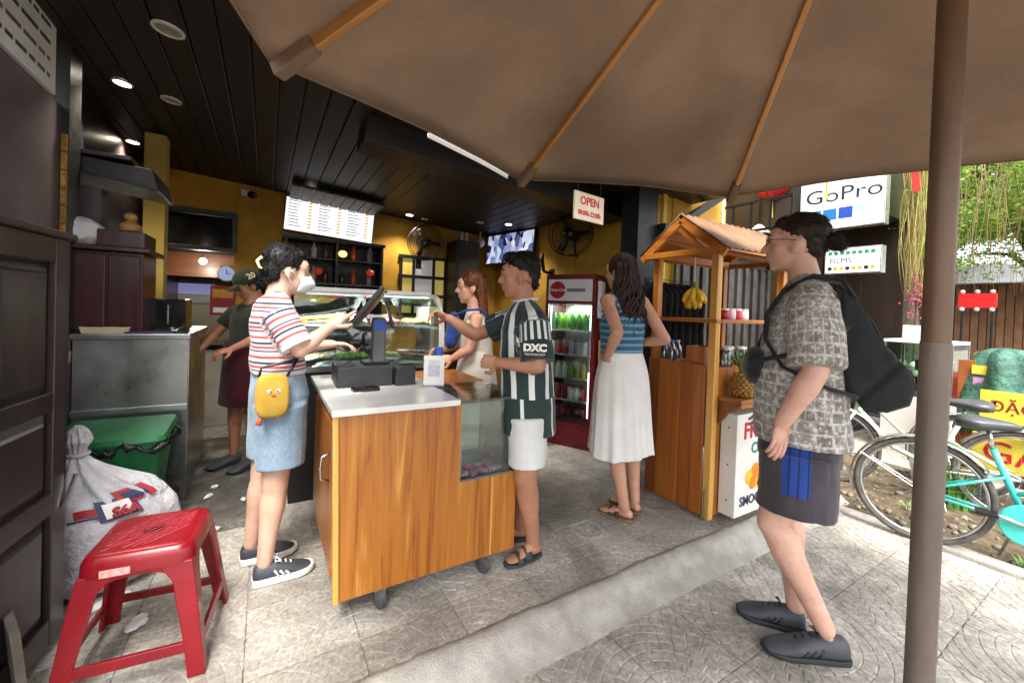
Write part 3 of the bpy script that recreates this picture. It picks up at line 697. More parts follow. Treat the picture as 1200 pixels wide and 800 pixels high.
# ------------------------------------------------------------------ drinks fridge against the right wall
M_frd = mat('fridge_red', '#5d0d16', '#4c0a12', 6, .3)
fr = thing('drinks_fridge', 'tall dark red glass door drinks fridge stocked with cans and bottles', 'fridge', (2.67, 2.925, 0), R(27.7))
FM = Matrix.Translation((2.67, 2.925, 0)) @ Matrix.Rotation(R(27.7), 4, 'Z')
# local: front faces -X, width along Y 0..0.6
FW, FD, FH = .52, .48, 1.69
MB().box((.03, 0, .0), (FD, .02, FH)).build('side_panel', M_frd, fr); MB().box((.03, FW - .02, 0), (FD, FW, FH)).build('side_panel', M_frd, fr)
MB().box((FD - .02, .021, 0), (FD - .001, FW - .021, FH)).build('back_panel', M_white, fr)
MB().box((.03, .021, FH - .02), (FD - .021, FW - .021, FH)).build('top_panel', M_frd, fr)
MB().box((.03, .021, .0), (FD - .021, FW - .021, .28)).build('plinth', M_frd, fr)
MB().box((.0, 0.0, .0), (.028, FW, .20)).build('kick_grille', M_frd, fr, bevel=.004)
hd = MB().box((-.004, .03, 1.43), (.026, FW - .03, 1.64)).build('header_panel', mat('fridge_header', '#b9b7b4', '#a8a6a4', 4, .4), fr)
MB().lathe([(.085, 0), (.085, .004)], 28, (-.0045, FW - .13, 1.535), axis=(-1, 0, 0)).build('logo_disc', mat('logo_red', '#8d1220', '#7d0e1a', 4, .4), hd)
text('logo_letters', 'Coca-Cola', .042, M_white, hd, (-.0095, FW - .13, 1.535), FX, shear=.35)
MB().box((-.0058, .10, 1.52), (-.0045, .29, 1.55)).build('header_print', M_grey, hd)
for lo, hi in (((0, 0, .201), (.028, .03, FH)), ((0, FW - .03, .201), (.028, FW, FH)), ((0, .031, 1.641), (.028, FW - .031, FH)), ((0, .031, 1.40), (.027, FW - .031, 1.429)), ((0, .031, .201), (.027, FW - .031, .235))):
    MB().box(lo, hi).build('door_frame', M_frd, fr, bevel=.003)
MB().box((.008, .031, .236), (.014, FW - .031, 1.399)).build('door_glass', glass('fridge_glass', '#e9f0ee', .02, .25), fr)
MB().box((-.022, .028, .75), (-.001, .05, 1.15)).build('handle', M_grey, fr, bevel=.006)
for y in (.045, FW - .055): MB().box((.03, y, .30), (.04, y + .01, 1.38)).build('lamp_strip', emit('fridge_led', '#eaf2ff', 1.0), fr)
fl_ = bpy.data.lights.new('fridge_light', 'AREA'); fl_.shape = 'RECTANGLE'; fl_.size = .5; fl_.size_y = .3; fl_.energy = 2
fo_ = bpy.data.objects.new('fridge_light', fl_); COL.objects.link(fo_); fo_.parent = fr; fo_.location = (.25, FW / 2, 1.39)
cols = [['#3f8a3f', '#2f7a34', '#7fb23a'], ['#d9d9d4', '#b7bcc2', '#c43c30'], ['#c9b04a', '#88a34a', '#d9d9d4'], ['#c0392b', '#d9d9d4', '#9a2a22'], ['#7a1d22', '#541418', '#8f2b2b']]
proto = {}
for s_i, z in enumerate((1.14, .90, .67, .45, .281)):
    sh = MB().box((.045, .03, z - .012), (FD - .03, FW - .03, z)).build('shelf', M_white, fr) if z > .3 else None
    for r_ in range(2):
        for k in range(7):
            hgt = (.15 if s_i != 0 else .17) if z > .3 else .10
            key = (s_i, (k // 2 + r_) % 3)
            if key not in proto:
                cm = mat('drink_%d_%d' % key, cols[s_i][key[1]], None, 40, .3, lo=.45, hi=.5)
                proto[key] = MB().lathe([(.027, 0), (.031, .006), (.031, hgt * .72), (.014, hgt * .9), (.014, hgt)] if s_i in (0, 2) else [(.028, 0), (.032, .006), (.032, hgt * .75), (.026, hgt * .82), (.026, hgt * .83)], 12).mesh('drink')
                proto[key].materials.append(cm)
                for p in proto[key].polygons: p.use_smooth = True
            o = bpy.data.objects.new('drink_can' if s_i not in (0, 2) else 'drink_bottle', proto[key]); COL.objects.link(o)
            o.location = FM @ Vector((.10 + r_ * .09, .06 + k * .0665, z))
            cn_ = [['green', 'dark green', 'lime green'], ['white', 'grey', 'red'], ['yellow', 'pale green', 'white'], ['red', 'white', 'dark red'], ['maroon', 'very dark red', 'brick red']][s_i][key[1]]; kd = 'bottle' if s_i in (0, 2) else 'can'; sf_ = ['top shelf', 'second shelf', 'third shelf', 'fourth shelf', 'floor'][s_i]
            tag(o, '%s drink %s in the %s row on the %s of the fridge' % (cn_, kd, ('front', 'back')[r_], sf_), 'drink', '%s %ss on the fridge %s' % (cn_, kd, sf_))
ps = thing('poster', 'white paper poster taped to the side of the drinks fridge', 'poster', FM @ Vector((.17, -.002, 1.27)), R(27.7))
MB().box((-.1, -.002, 0), (.1, .0, .36)).build('sheet', M_paper, ps)
cbx = thing('cardboard_bag', 'brown paper bag hanging beside the drinks fridge', 'bag', FM @ Vector((.15, -.06, .72)), R(27.7))
MB().prism([(-.07, -.045, 0), (.07, -.045, 0), (.075, .045, 0), (-.065, .045, 0)], (0, 0, .34)).build('bag_body', mat('kraft_paper', '#a8814e', '#8f6a3c', 12, .8, bump=.4, bscale=20), cbx, bevel=.01)
MB().tube([(-.04, 0, .34), (-.035, 0, .42), (.035, 0, .42), (.04, 0, .34)], .003, 6).build('bag_handle', M_paper, cbx)
MB().box((-.02, .0, .40), (.02, .058, .425)).build('hook', M_iron, cbx)
# ------------------------------------------------------------------ left side of the shop
# panelled partition by the entrance (two leaves)
pt = thing('panelled_partition', 'dark brown panelled wooden partition with raised panels at the shop entrance', 'partition', (-.66, 2.21, 0))
def leaf(par, y0, y1, h, panels):
    MB().box((-.06, y0, .03), (-.012, y1, h)).build('core', M_dkpanel, par)
    w = y1 - y0; s = .075
    for a, b in ((y0, y0 + s), (y1 - s, y1)): MB().box((-.012, a, .03), (.012, b, h)).build('stile', M_dkpanel, par, bevel=.003)
    zs = panels
    for z0, z1 in zs: MB().box((-.012, y0 + s, z0), (.011, y1 - s, z1)).build('rail', M_dkpanel, par, bevel=.003)
    for i in range(len(zs) - 1):
        z0, z1 = zs[i][1], zs[i + 1][0]; a, b = y0 + s, y1 - s
        p = [(-.0115, a + .004, z0 + .004), (-.0115, b - .004, z0 + .004), (-.0115, b - .004, z1 - .004), (-.0115, a + .004, z1 - .004)]
        q = [(.0, a + .035, z0 + .035), (.0, b - .035, z0 + .035), (.0, b - .035, z1 - .035), (.0, a + .035, z1 - .035)]
        q2 = [(.006, a + .045, z0 + .045), (.006, b - .045, z0 + .045), (.006, b - .045, z1 - .045), (.006, a + .045, z1 - .045)]
        vs = p + q + q2; fs = [(8, 9, 10, 11)]
        for o_ in (0, 4): fs += [(o_ + k, o_ + (k + 1) % 4, o_ + 4 + (k + 1) % 4, o_ + 4 + k) for k in range(4)]
        MB().add(vs, fs).build('raised_panel', M_dkpanel, par)
rails = [(.03, .13), (.52, .60), (.90, .97), (1.44, 1.53)]
leaf(pt, -.46, 0, 1.53, rails); leaf(pt, -.925, -.465, 1.53, rails); leaf(pt, -1.39, -.93, 1.53, rails)
MB().box((-.075, -1.4, 1.531), (.028, .03, 1.556)).build('cap_rail', M_dkpanel, pt, bevel=.006)
MB().box((-.06, .001, .03), (.0, .045, 1.53)).build('end_post', M_dkpanel, pt, bevel=.004)
MB().tube([(.02, -.02, .52), (.028, .045, .62)], .008, 6).build('latch_bar', M_steel, pt)
pt.rotation_euler.z = R(-6)
p2_ = thing('folded_door_leaf', 'narrow dark door leaf folded back behind the panelled partition', 'door', (-.70, 2.30, 0), R(12))
MB().box((-.04, 0, .02), (0, .36, 1.49)).build('leaf', M_dkpanel, p2_, bevel=.004)
for z in (.62, 1.02): MB().box((-.002, .01, z), (.012, .35, z + .05)).build('cross_rail', M_dkpanel, p2_, bevel=.003)
# white board with coloured writing above the mauve wall
ws = thing('hanging_noticeboard', 'white noticeboard with green and red handwriting above the mauve wall', 'sign', (-.992, 2.0, 2.385))
MB().box((-.02, 0, 0), (0, 1.17, .95)).build('board', M_paper, ws)
SGN = [mat('ink_green', '#2c5a41', '#234a35', 9, .7), mat('ink_red', '#a3232a', '#8c1d23', 9, .7), mat('ink_grey', '#6d6f68', '#5b5d57', 9, .7)]
for k in range(9):
    z = .06 + k * .085; y = .10
    while y < 1.08:
        w = random.uniform(.05, .16); MB().box((.0, y, z), (.0015, min(y + w, 1.1), z + .02)).build('written_word', SGN[(0, 2, 0, 0, 1, 2, 0, 2, 0)[k]], ws); y += w + .025
wallbox('corner_column', (-1.12, 3.285, 0), (-.97, 3.45, 2.75), M_black)
# steel counter with cupboard
ct = thing('steel_counter', 'stainless steel worktable with closed sheet metal front', 'counter', (0, 0, 0))
MB().box((-.965, 3.37, .10), (-.43, 3.385, 1.06)).build('front_sheet', M_steel, ct)
MB().box((-.445, 3.387, .02), (-.43, 4.3, 1.06)).build('side_sheet', M_steel, ct)
MB().box((-1.14, 3.35, 1.061), (-.415, 4.32, 1.095)).build('worktop', M_steel, ct, bevel=.004)
MB().box((-.97, 3.36, .60), (-.425, 3.369, .64)).build('cross_band', M_steel, ct, bevel=.002)
for x in (-.955, -.46):
    MB().box((x, 3.39, 0), (x + .035, 3.425, 1.06)).build('leg', M_steel, ct)
cu = thing('red_cupboard', 'small dark red wooden cupboard standing on the steel counter', 'cupboard', (-.82, 3.48, 1.096))
MB().box((-.20, -.06, 0), (.15, .30, .50)).build('carcass', M_redwood, cu, bevel=.004)
MB().box((-.18, -.075, .02), (-.02, -.061, .48)).build('door', M_redwood, cu, bevel=.006); MB().box((-.01, -.075, .02), (.14, -.061, .48)).build('door', M_redwood, cu, bevel=.006)
MB().box((-.24, -.11, .501), (.19, .32, .53)).build('cornice', M_redwood, cu, bevel=.006)
MB().box((-.06, -.08, .531), (.16, .22, .63)).build('drawer_box', M_redwood, cu, bevel=.004)
M_cloth = mat('white_cloth', '#d7d5d2', '#bcbab8', 7, .9, bump=.5, bscale=9, bdist=.02)
def blob_cloth(name, m, r, seed, n=36, k=24, amp=.25, flat=0):
    mb = MB(); mb.ell((0, 0, r[2]), r, n, k); vs = []
    for p in mb.v:
        v = Vector(p); d = (v - Vector((0, 0, r[2]))); u = d.normalized()
        a = amp * (noise.noise(u * 2.1 + Vector((seed, 0, 0))) + .5 * noise.noise(u * 5.3 + Vector((0, seed, 0))) + .25 * abs(noise.noise(u * 11 + Vector((0, seed, 3)))))
        q = Vector((0, 0, r[2])) + d * (1 + a)
        vs.append((q.x, q.y, max(flat, q.z)))
    mb.v = vs; return mb
tag(blob_cloth('folded_towel', M_cloth, (.125, .10, .085), 3, amp=.16).build('folded_towel', M_cloth, None, smooth=True, loc=(-.985, 3.46, 1.62)), 'crumpled white towel lying on top of the red cupboard', 'towel')
bk = thing('wooden_jar', 'round wooden jar with knobbed lid on the cupboard top', 'jar', (-.76, 3.54, 1.727))
MB().lathe([(.03, 0), (.055, .015), (.058, .05), (.03, .075), (.028, .08)], 18).build('body', mat('pale_wood_jar', '#b58a52', '#94693a', 12, .6), bk, smooth='auto')
MB().ell((0, 0, .105), (.035, .035, .03)).build('lid', mat('pale_wood_jar', '#b58a52'), bk, smooth=True)
ty = thing('plastic_tray', 'cream plastic food tray with orange contents on the steel counter', 'tray', (-.83, 3.41, 1.096))
MB().loft([[(x * s, y * s2, z) for x, y in ((-.11, -.05), (.11, -.05), (.11, .05), (-.11, .05))] for s, s2, z in ((.9, .85, 0), (1, 1, .04), (.97, .95, .041), (.88, .83, .008))]).build('tray_body', mat('cream_plastic', '#cfc3a2', '#bcae8a', 9, .4), ty, bevel=.003)
MB().ell((.02, 0, .025), (.07, .035, .016)).build('contents', mat('orange_food', '#c98a3a', '#a4651f', 30, .6, bump=.5), ty, smooth=True)
MB().tube([(-.05, 0, .03), (-.055, .01, .13)], .003, 6).build('stick', M_paper, ty)
tag(MB().box((-.12, -.07, 0), (.11, .06, .012)).build('purple_mat', mat('purple_plastic', '#4b4470', '#3b3560', 9, .4), None, loc=(-.62, 3.43, 1.096)), 'flat purple plastic sheet on the steel counter edge', 'mat')
ldl = thing('ladle', 'steel ladle with long handle resting on the steel counter', 'ladle', (-.52, 3.45, 1.096))
MB().ell((0, 0, .018), (.03, .03, .018)).build('bowl', M_steel, ldl, smooth=True); MB().tube([(.02, 0, .025), (.12, .03, .08)], .004, 6).build('handle', M_steel, ldl)
mw = thing('black_oven', 'small black countertop oven on the steel counter', 'oven', (-.62, 3.75, 1.096))
MB().box((-.16, -.12, 0.012), (.14, .16, .22)).build('body', M_blackgloss, mw, bevel=.008)
MB().box((-.14, -.128, .03), (.06, -.1205, .20)).build('door', M_blackgloss, mw, bevel=.003); MB().tube([(.045, -.135, .05), (.045, -.135, .18)], .006, 8).build('handle', M_steel, mw)
for x in (-.13, .11): MB().box((x, -.1, 0), (x + .02, .14, .012)).build('foot', M_blackpl, mw)
# high shelf / hood and screen seen edge on
sh_ = thing('wall_hood', 'black angled hood shelf fixed high on the left wall', 'shelf', (-1.15, 3.5, 2.02))
MB().prism([(0, 0, .16), (.50, 0, .13), (.53, 0, .0), (.50, 0, .0), (.0, 0, .08)], (0, .5, 0)).build('hood', M_black, sh_, bevel=.004)
MB().box((.0, -.02, .161), (.40, .48, .185)).build('top_board', M_dkpanel, sh_, bevel=.003)
tv = thing('wall_screen', 'slim flat screen with pale blue edge strip above the hood shelf', 'screen', (-1.10, 3.30, 2.26)); tv.rotation_euler = (R(0), R(-4), R(3))
MB().box((0, 0, 0), (.05, .62, .42)).build('housing', M_blackpl, tv, bevel=.006)
MB().box((.0505, .02, .02), (.052, .60, .40)).build('panel', emit('screen_blue', '#5a6cb0', .02, '#14161c'), tv)
MB().box((.0, -.006, .02), (.05, -.001, .40)).build('edge_strip', emit('screen_edge', '#b4c2ff', .2, '#666a80'), tv)
pp = thing('posters_strip', 'narrow gilt framed strip beside the black column', 'frame', (-.985, 3.26, 1.62))
for k in range(6): MB().box((-.01, .0, k * .1), (.012, .024, k * .1 + .095)).build('gilt_tile', mat('gilt', '#b58a3c', '#7d4f22', 60, .4, metal=.5, var=.4), pp)
wallbox('yellow_pillar', (-.90, 4.55, 0), (-.76, 4.7, 2.7), M_yellow2)
grp = wallbox('grey_post', (-1.14, 3.66, 1.64), (-.93, 3.8, 2.02), M_purple)
# bin, sack, stool, litter
M_bing = mat('bin_green', '#14693a', '#0f5a30', 7, .4, bump=.08, dirt=.2)
bi = thing('green_bin', 'green plastic waste bin with black liner against the steel counter', 'bin', (-.70, 3.10, 0))
def rrect(hx, hy, z, r=.04, n=5):
    o = []
    for sx, sy, a0 in ((1, 1, 0), (-1, 1, 90), (-1, -1, 180), (1, -1, 270)):
        for t in range(n): a = R(a0 + 90 * t / (n - 1)); o.append((sx * (hx - r) + r * math.cos(a), sy * (hy - r) + r * math.sin(a), z))
    return o
MB().loft([rrect(.17, .14, 0), rrect(.20, .17, .30), rrect(.225, .19, .50), rrect(.235, .20, .50), rrect(.235, .20, .53), rrect(.21, .175, .53), rrect(.2, .165, .48)]).build('tub', M_bing, bi, smooth='auto')
ld = MB().loft([rrect(.24, .205, .545), rrect(.245, .21, .56), rrect(.235, .2, .585), rrect(.17, .14, .60)]).build('lid', M_bing, bi, smooth='auto'); ld.location = (0, .03, .0); ld.rotation_euler.x = R(4)
pts = []
for t in range(60):
    a = 2 * PI * t / 60; k = 1 / max(abs(math.cos(a)) / .245, abs(math.sin(a)) / .21); pts.append((k * math.cos(a), k * math.sin(a), .515 + .02 * math.sin(9 * a) + .012 * math.sin(23 * a)))
MB().tube(pts, [.016 + .010 * math.sin(t * 1.7) for t in range(60)], 8, closed=True).build('black_liner', mat('black_bag', '#0c0c0d', '#151516', 30, .25, bump=.8, bscale=40, bdist=.01), bi, smooth=True)
for x in (-.15, .15): MB().lathe([(.03, -.02), (.03, .02)], 14, (x, .15, .03), axis=(1, 0, 0)).build('wheel', M_blackpl, bi)
# knotted sack
sk = thing('woven_sack', 'full white woven sack tied at the neck with red and blue print', 'sack', (-.62, 2.62, 0))
M_sack = mat('white_sack', '#d2d1d4', '#b4b3b8', 6, .5, bump=1.0, bscale=9, bdist=.05, dirt=.15, dirtcol='#6b6860')
mb = MB(); rings = []
prof = [(.10, .0, 0, 0), (.22, .02, 0, 0), (.27, .10, .01, 0), (.285, .22, .01, 0), (.27, .33, .0, 0), (.22, .42, -.03, 0), (.15, .48, -.07, -.01), (.095, .53, -.09, -.02), (.055, .57, -.10, -.02), (.03, .60, -.10, -.02), (.035, .63, -.10, -.02), (.05, .66, -.095, -.02), (.04, .70, -.10, -.02), (.012, .73, -.10, -.02)]
for i, (r, z, ox, oy) in enumerate(prof):
    ring = []
    for k in range(64):
        a = 2 * PI * k / 64; fold = 1 + .05 * math.sin(3 * a + z * 6) + (.11 * math.sin(11 * a + 4 * z) + .05 * math.sin(19 * a) if z > .40 else .03 * noise.noise(Vector((math.cos(a) * 3, math.sin(a) * 3, z * 9)))) * min(1, max(.25, (z - .2) * 4))
        fold += .05 * noise.noise(Vector((math.cos(a) * 2, math.sin(a) * 2, z * 6)))
        ring.append((ox + r * fold * math.cos(a) * .9, oy + r * fold * math.sin(a) * .85, max(0, z + .015 * noise.noise(Vector((math.cos(a) * 2, math.sin(a) * 2, z * 5 + 3))) * (1 if z > .01 else 0))))
    rings.append(ring)
fine = []
for i in range(len(rings) - 1):
    for t in (0, .33, .66): fine.append([tuple(a[q] + (b[q] - a[q]) * t for q in range(3)) for a, b in zip(rings[i], rings[i + 1])])
fine.append(rings[-1]); sack = mb.loft(fine).build('sack_body', M_sack, sk, smooth=True)
sub = sack.modifiers.new('s', 'SUBSURF'); sub.levels = 1; sub.render_levels = 1
MB().tube([( -.10 + .035 * math.cos(t), -.02 + .035 * math.sin(t), .60) for t in np.linspace(0, 2 * PI, 20)[:-1]], .008, 6, closed=True).build('tie', M_sack, sk, smooth=True)
def patch(name, m, a0, a1, z0, z1, lift=.006, nn=10):
    "a printed patch that follows the sack's surface"
    vs = []; zs = np.linspace(z0, z1, nn)
    for z in zs:
        for a in np.linspace(a0, a1, nn):
            P = np.interp(z, [p[1] for p in prof], [p[0] for p in prof]); ox = np.interp(z, [p[1] for p in prof], [p[2] for p in prof])
            fold = 1 + .05 * math.sin(3 * a + z * 6) + .05 * noise.noise(Vector((math.cos(a) * 2, math.sin(a) * 2, z * 6)))
            vs.append((ox + (P * fold + lift) * math.cos(a) * .9, (P * fold + lift) * math.sin(a) * .85, z + .015 * noise.noise(Vector((math.cos(a) * 2, math.sin(a) * 2, z * 5 + 3)))))
    return MB().add(vs, [(i * nn + j, i * nn + j + 1, (i + 1) * nn + j + 1, (i + 1) * nn + j) for i in range(nn - 1) for j in range(nn - 1)]).build(name, m, sk, smooth=True)
patch('navy_print', mat('print_navy', '#2a3157', '#232a4a', 9, .6), -1.42, -.80, .350, .428, .012)
patch('red_print', mat('print_red', '#a3202c', '#8f1a26', 9, .6), -1.05, -.35, .40, .45, .014)
patch('navy_print', mat('print_navy', '#2a3157'), -.95, -.5, .41, .44, .017)
patch('red_print', mat('print_red', '#a3202c'), -1.75, -1.42, .375, .405, .012)
patch('navy_print', mat('print_navy', '#2a3157'), -1.85, -1.3, .365, .372, .012)
patch('white_print', M_paper, -1.32, -.90, .360, .418, .018)
tx = text('printed_letters', 'S6A', .055, mat('print_red', '#a3202c'), sk, (.112, -.218, .386), (R(60), 0, R(27)), ext=.010, bold=.002)
# plastic stool
M_stool = mat('red_plastic', '#820817', '#700714', 5, .3, bump=.04, dirt=.1)
sl_ = thing('plastic_stool', 'red plastic stool with woven pattern seat and hand hole', 'stool', (-.345, 2.0, 0), R(-6))
def rr2(h, z, r, n=6): return [(p[0], p[1], z) for p in rrect(h, h, z, r, n)]
SQ = .152
MB().loft([rr2(SQ + .008, .385, .045), rr2(SQ + .006, .425, .045), rr2(SQ - .002, .443, .042), rr2(SQ - .012, .45, .04), rr2(SQ - .03, .4505, .03)]).build('seat', M_stool, sl_, smooth='auto')
lines = [MB() for _ in range(1)]
mb = MB()
for k in range(-4, 5):
    o_ = k * .028
    for sgn in (1, -1):
        a, b = -.11, .11
        if sgn == 1: p0, p1 = (max(a, a - o_), max(a, a + o_)), (min(b, b - o_), min(b, b + o_))
        else: p0, p1 = (max(a, a + o_), min(b, b + o_) ), (min(b, b + o_), max(a, a + o_))
        if sgn == 1: mb.bar((p0[0], p0[1], .4515), (p1[0], p1[1], .4515), .006, .003)
mb.build('woven_pattern', mat('worn_stool_pattern', '#a8545a', '#8c0f1c', 60, .4), sl_)['kind'] = 'stuff'
MB().lathe([(.030, .4506), (.032, .4535), (.026, .4535), (.024, .446)], 20, caps=False).build('hand_hole_rim', M_stool, sl_, smooth=True)
MB().lathe([(.0255, .4511), (.001, .4511)], 20).build('hand_hole_disc', mat('hole_shade', '#3a060c', None, 5, .6), sl_)  # flat disc on the seat, dark colour standing for shade inside the hole
SP = .212
for sx in (-1, 1):
    for sy in (-1, 1):
        # L section leg
        t0 = (sx * (SQ + .004), sy * (SQ + .004)); b0 = (sx * SP, sy * SP)
        def L(c_, z, w, th=.014):
            x, y = c_; return [(x, y, z), (x - sx * w, y, z), (x - sx * w, y - sy * th, z), (x - sx * th, y - sy * th, z), (x - sx * th, y - sy * w, z), (x, y - sy * w, z)]
        lg = MB().loft([L(b0, 0, .052), L((t0[0] * .25 + b0[0] * .75, t0[1] * .25 + b0[1] * .75), .10, .052), L((t0[0] * .8 + b0[0] * .2, t0[1] * .8 + b0[1] * .2), .33, .066), L(t0, .392, .10)]).build('leg', M_stool, sl_, bevel=.004)
def lerp2(z): t = 1 - z / .392; h = SQ + .004 + (SP - SQ - .004) * t; return h
for a in range(4):
    q = Matrix.Rotation(a * PI / 2, 3, 'Z'); z0, z1 = .085, .12; h0, h1 = lerp2(z0), lerp2(z1)
    vs = [q @ Vector(p) for p in ((-h0 + .04, -h0 + .001, z0), (h0 - .04, -h0 + .001, z0), (h1 - .04, -h1 + .001, z1), (-h1 + .04, -h1 + .001, z1), (-h0 + .04, -h0 + .014, z0), (h0 - .04, -h0 + .014, z0), (h1 - .04, -h1 + .014, z1), (-h1 + .04, -h1 + .014, z1))]
    MB().add(vs, [(0, 1, 2, 3), (4, 7, 6, 5), (0, 4, 5, 1), (1, 5, 6, 2), (2, 6, 7, 3), (3, 7, 4, 0)]).build('stretcher', M_stool, sl_, bevel=.003)
    # arched apron under the seat
    pr_ = []
    for t in range(9):
        u = -1 + 2 * t / 8; pr_.append((u * (SQ - .03), .392 - .045 * abs(u) ** 3))
    hh = SQ + .003
    vs = [q @ Vector((x, -hh, .40)) for x, z in pr_] + [q @ Vector((x, -hh, z - .02)) for x, z in pr_] + [q @ Vector((x, -hh + .01, .40)) for x, z in pr_] + [q @ Vector((x, -hh + .01, z - .02)) for x, z in pr_]
    n = 9; fs = [(i, i + 1, n + i + 1, n + i) for i in range(8)] + [(2 * n + i, 3 * n + i, 3 * n + i + 1, 2 * n + i + 1) for i in range(8)] + [(n + i, n + i + 1, 3 * n + i + 1, 3 * n + i) for i in range(8)]
    MB().add(vs, fs).build('apron', M_stool, sl_)
MB().box((-.095, -SQ - .0105, .385), (-.015, -SQ - .009, .41)).build('paper_label', mat('stool_label', '#d8a9a6', '#c97f7c', 70, .6), sl_).rotation_euler = (0, 0, 0)
for k, (x, y, rx, ry, rz_) in enumerate(((-.56, 2.36, .075, .03, .5), (-.42, 2.16, .045, .035, 1.1), (-.30, 2.32, .02, .018, 0), (-.22, 2.85, .025, .014, .2), (-.30, 3.35, .035, .014, .9), (-.10, 3.2, .02, .012, 2.2), (-.28, 3.5, .022, .012, .2))):
    o = blob_cloth('litter', M_paper, (rx, ry, .012), k * 3, 16, 10, .5, 0).build('crumpled_paper', M_paper, None, smooth=True, loc=(x, y, .001), rz=rz_)
    tag(o, ['long white crumpled paper on the floor behind the stool', 'white crumpled tissue between the stool legs', 'tiny white paper ball beside the sack', 'white crumpled tissue beside the woven sack on the dark floor', 'white tissue on the dark floor near the staff member', 'small white tissue on the dark floor between the bin and the cart', 'smallest white scrap on the dark floor by the steel counter'][k], 'litter', 'paper litter on the shop floor')
tag(MB().prism([(-.68, 1.95, .001), (-.60, 1.78, .001), (-.585, 1.80, .001), (-.665, 1.97, .001)], (-.03, 0, .30)).build('leaning_board', mat('dirty_board', '#6a625a', '#4d463f', 9, .8, bump=.3), None), 'dirty grey board leaning at the foot of the partition', 'board')

# ------------------------------------------------------------------ back wall fittings
bz = VB - .004; M_lamp0 = emit('bulb_lit', '#fff1d8', 6)
fm_ = thing('glazed_transom', 'black framed dark glass transom reflecting ceiling lamps above the kitchen hatch', 'window', (-.81, VB, 1.87))
for lo, hi in (((-.52, -.06, 0), (.50, .06, .045)), ((-.52, -.06, .41), (.50, .06, .455)), ((-.52, -.06, .046), (-.475, .06, .409)), ((.455, -.06, .046), (.50, .06, .409))): MB().box(lo, hi).build('frame', M_black, fm_, bevel=.003)
MB().box((-.474, -.012, .047), (.454, -.004, .408)).build('pane', mat('black_mirror', '#060606', '#040404', 4, .165, spec=.5), fm_).rotation_euler.x = R(-7)
kb = thing('kitchen_counter', 'pale fronted kitchen counter under the dark glass transom', 'counter', (-.79, VB - .55, 0))
MB().box((-.36, 0, 0), (.50, .5, .80)).build('front', mat('cream_front', '#b9b3a4', '#a39d8e', 4, .4), kb); MB().box((-.38, -.03, .801), (.52, .62, .85)).build('worktop', M_blackgloss, kb, bevel=.004)
kh = thing('wood_header', 'brown wooden header board over the kitchen', 'board', (-.85, 7.0, 1.62)); MB().box((-.7, 0, 0), (.75, .03, .32)).build('board', wood('mid_brown_wood', [(.3, '#4f2b16'), (.5, '#6f4022'), (.72, '#8a5530')], axis=0), kh); MB().box((-.7, 0, .32), (.75, .05, 1.1)).build('upper_board', M_black, kh)
pb_ = thing('pendant_bulb', 'small lit pendant bulb hanging in the kitchen hatch', 'lamp', (-.70, 6.5, 1.80)); MB().ell((0, 0, 0), .04).build('bulb', M_lamp0, pb_, smooth=True); MB().tube([(0, 0, .035), (0, 0, .9)], .004, 6).build('cord', M_black, pb_)
pl_ = bpy.data.lights.new('bulb_light', 'POINT'); pl_.energy = 3.5; pl_.color = (1, .9, .75); pl_.shadow_soft_size = .05; po_ = bpy.data.objects.new('bulb_light', pl_); COL.objects.link(po_); po_.parent = pb_; po_.location = (0, 0, -.07)
wbd = thing('white_menu_panel', 'white panel with a lilac strip on the kitchen back wall', 'panel', (-.95, 7.96, 1.25)); MB().box((-.45, 0, 0), (.45, .03, .36)).build('panel', M_white, wbd); MB().box((-.25, -.004, .14), (.25, -.001, .30)).build('lilac_strip', emit('lilac', '#8d8fc0', .12, '#8d8fc0'), wbd)
ck = thing('wall_clock', 'round pale blue clock beside the kitchen hatch', 'clock', (-.40, VB - .02, 1.62)); MB().lathe([(.085, 0), (.09, .012), (.08, .02)], 28, axis=(0, -1, 0)).build('rim', M_white, ck); MB().lathe([(.075, .0205), (.001, .0215)], 28, axis=(0, -1, 0)).build('face', emit('clock_face', '#9fb6e6', .08, '#9fb6e6'), ck); MB().box((-.004, -.024, 0), (.004, -.022, .05)).box((0, -.024, -.004), (.04, -.022, .004)).build('hands', M_black, ck)
MB().box((-.06, -.001, -.09), (.06, .01, .09)).build('backplate', M_black, ck)
po = thing('food_poster', 'red and yellow food poster under the blue clock', 'poster', (-.42, VB - .003, 1.14)); MB().box((-.13, -.006, 0), (.11, -.001, .34)).build('sheet', mat('poster_red', '#8e1f1c', '#741713', 4, .5), po); MB().box((-.11, -.009, .2), (.09, -.007, .30)).build('yellow_band', mat('poster_yellow', '#c9952a', '#a8701f', 40, .5), po); MB().box((-.10, -.009, .03), (.08, -.007, .09)).build('white_band', M_paper, po)
mn = thing('menu_lightbox', 'bright white illuminated menu board with yellow price columns', 'menu board', (.15, VB - .06, 2.20), 0)
mn.rotation_euler = (R(0), R(3.6), 0)
MB().box((0, 0, 0), (1.06, .05, .42)).build('case', M_black, mn, bevel=.004)
M_mlit = emit('menu_lit', '#ffffff', .24, '#999999')
MB().box((.012, -.004, .012), (1.048, -.001, .408)).build('lit_face', M_mlit, mn)
M_mt = emit('menu_text', '#8c8c96', .06, '#555555'); M_my = emit('menu_yellow', '#e0c02a', .16, '#806a18')
for cix in range(3):
    for r_ in range(9):
        z = .37 - r_ * .038; w = random.uniform(.10, .17)
        MB().box((.04 + cix * .34, -.006, z), (.04 + cix * .34 + w, -.0045, z + .010)).build('menu_line', M_mt, mn)
        MB().box((.26 + cix * .34, -.006, z - .004), (.30 + cix * .34, -.0045, z + .014)).build('price_mark', M_my, mn)
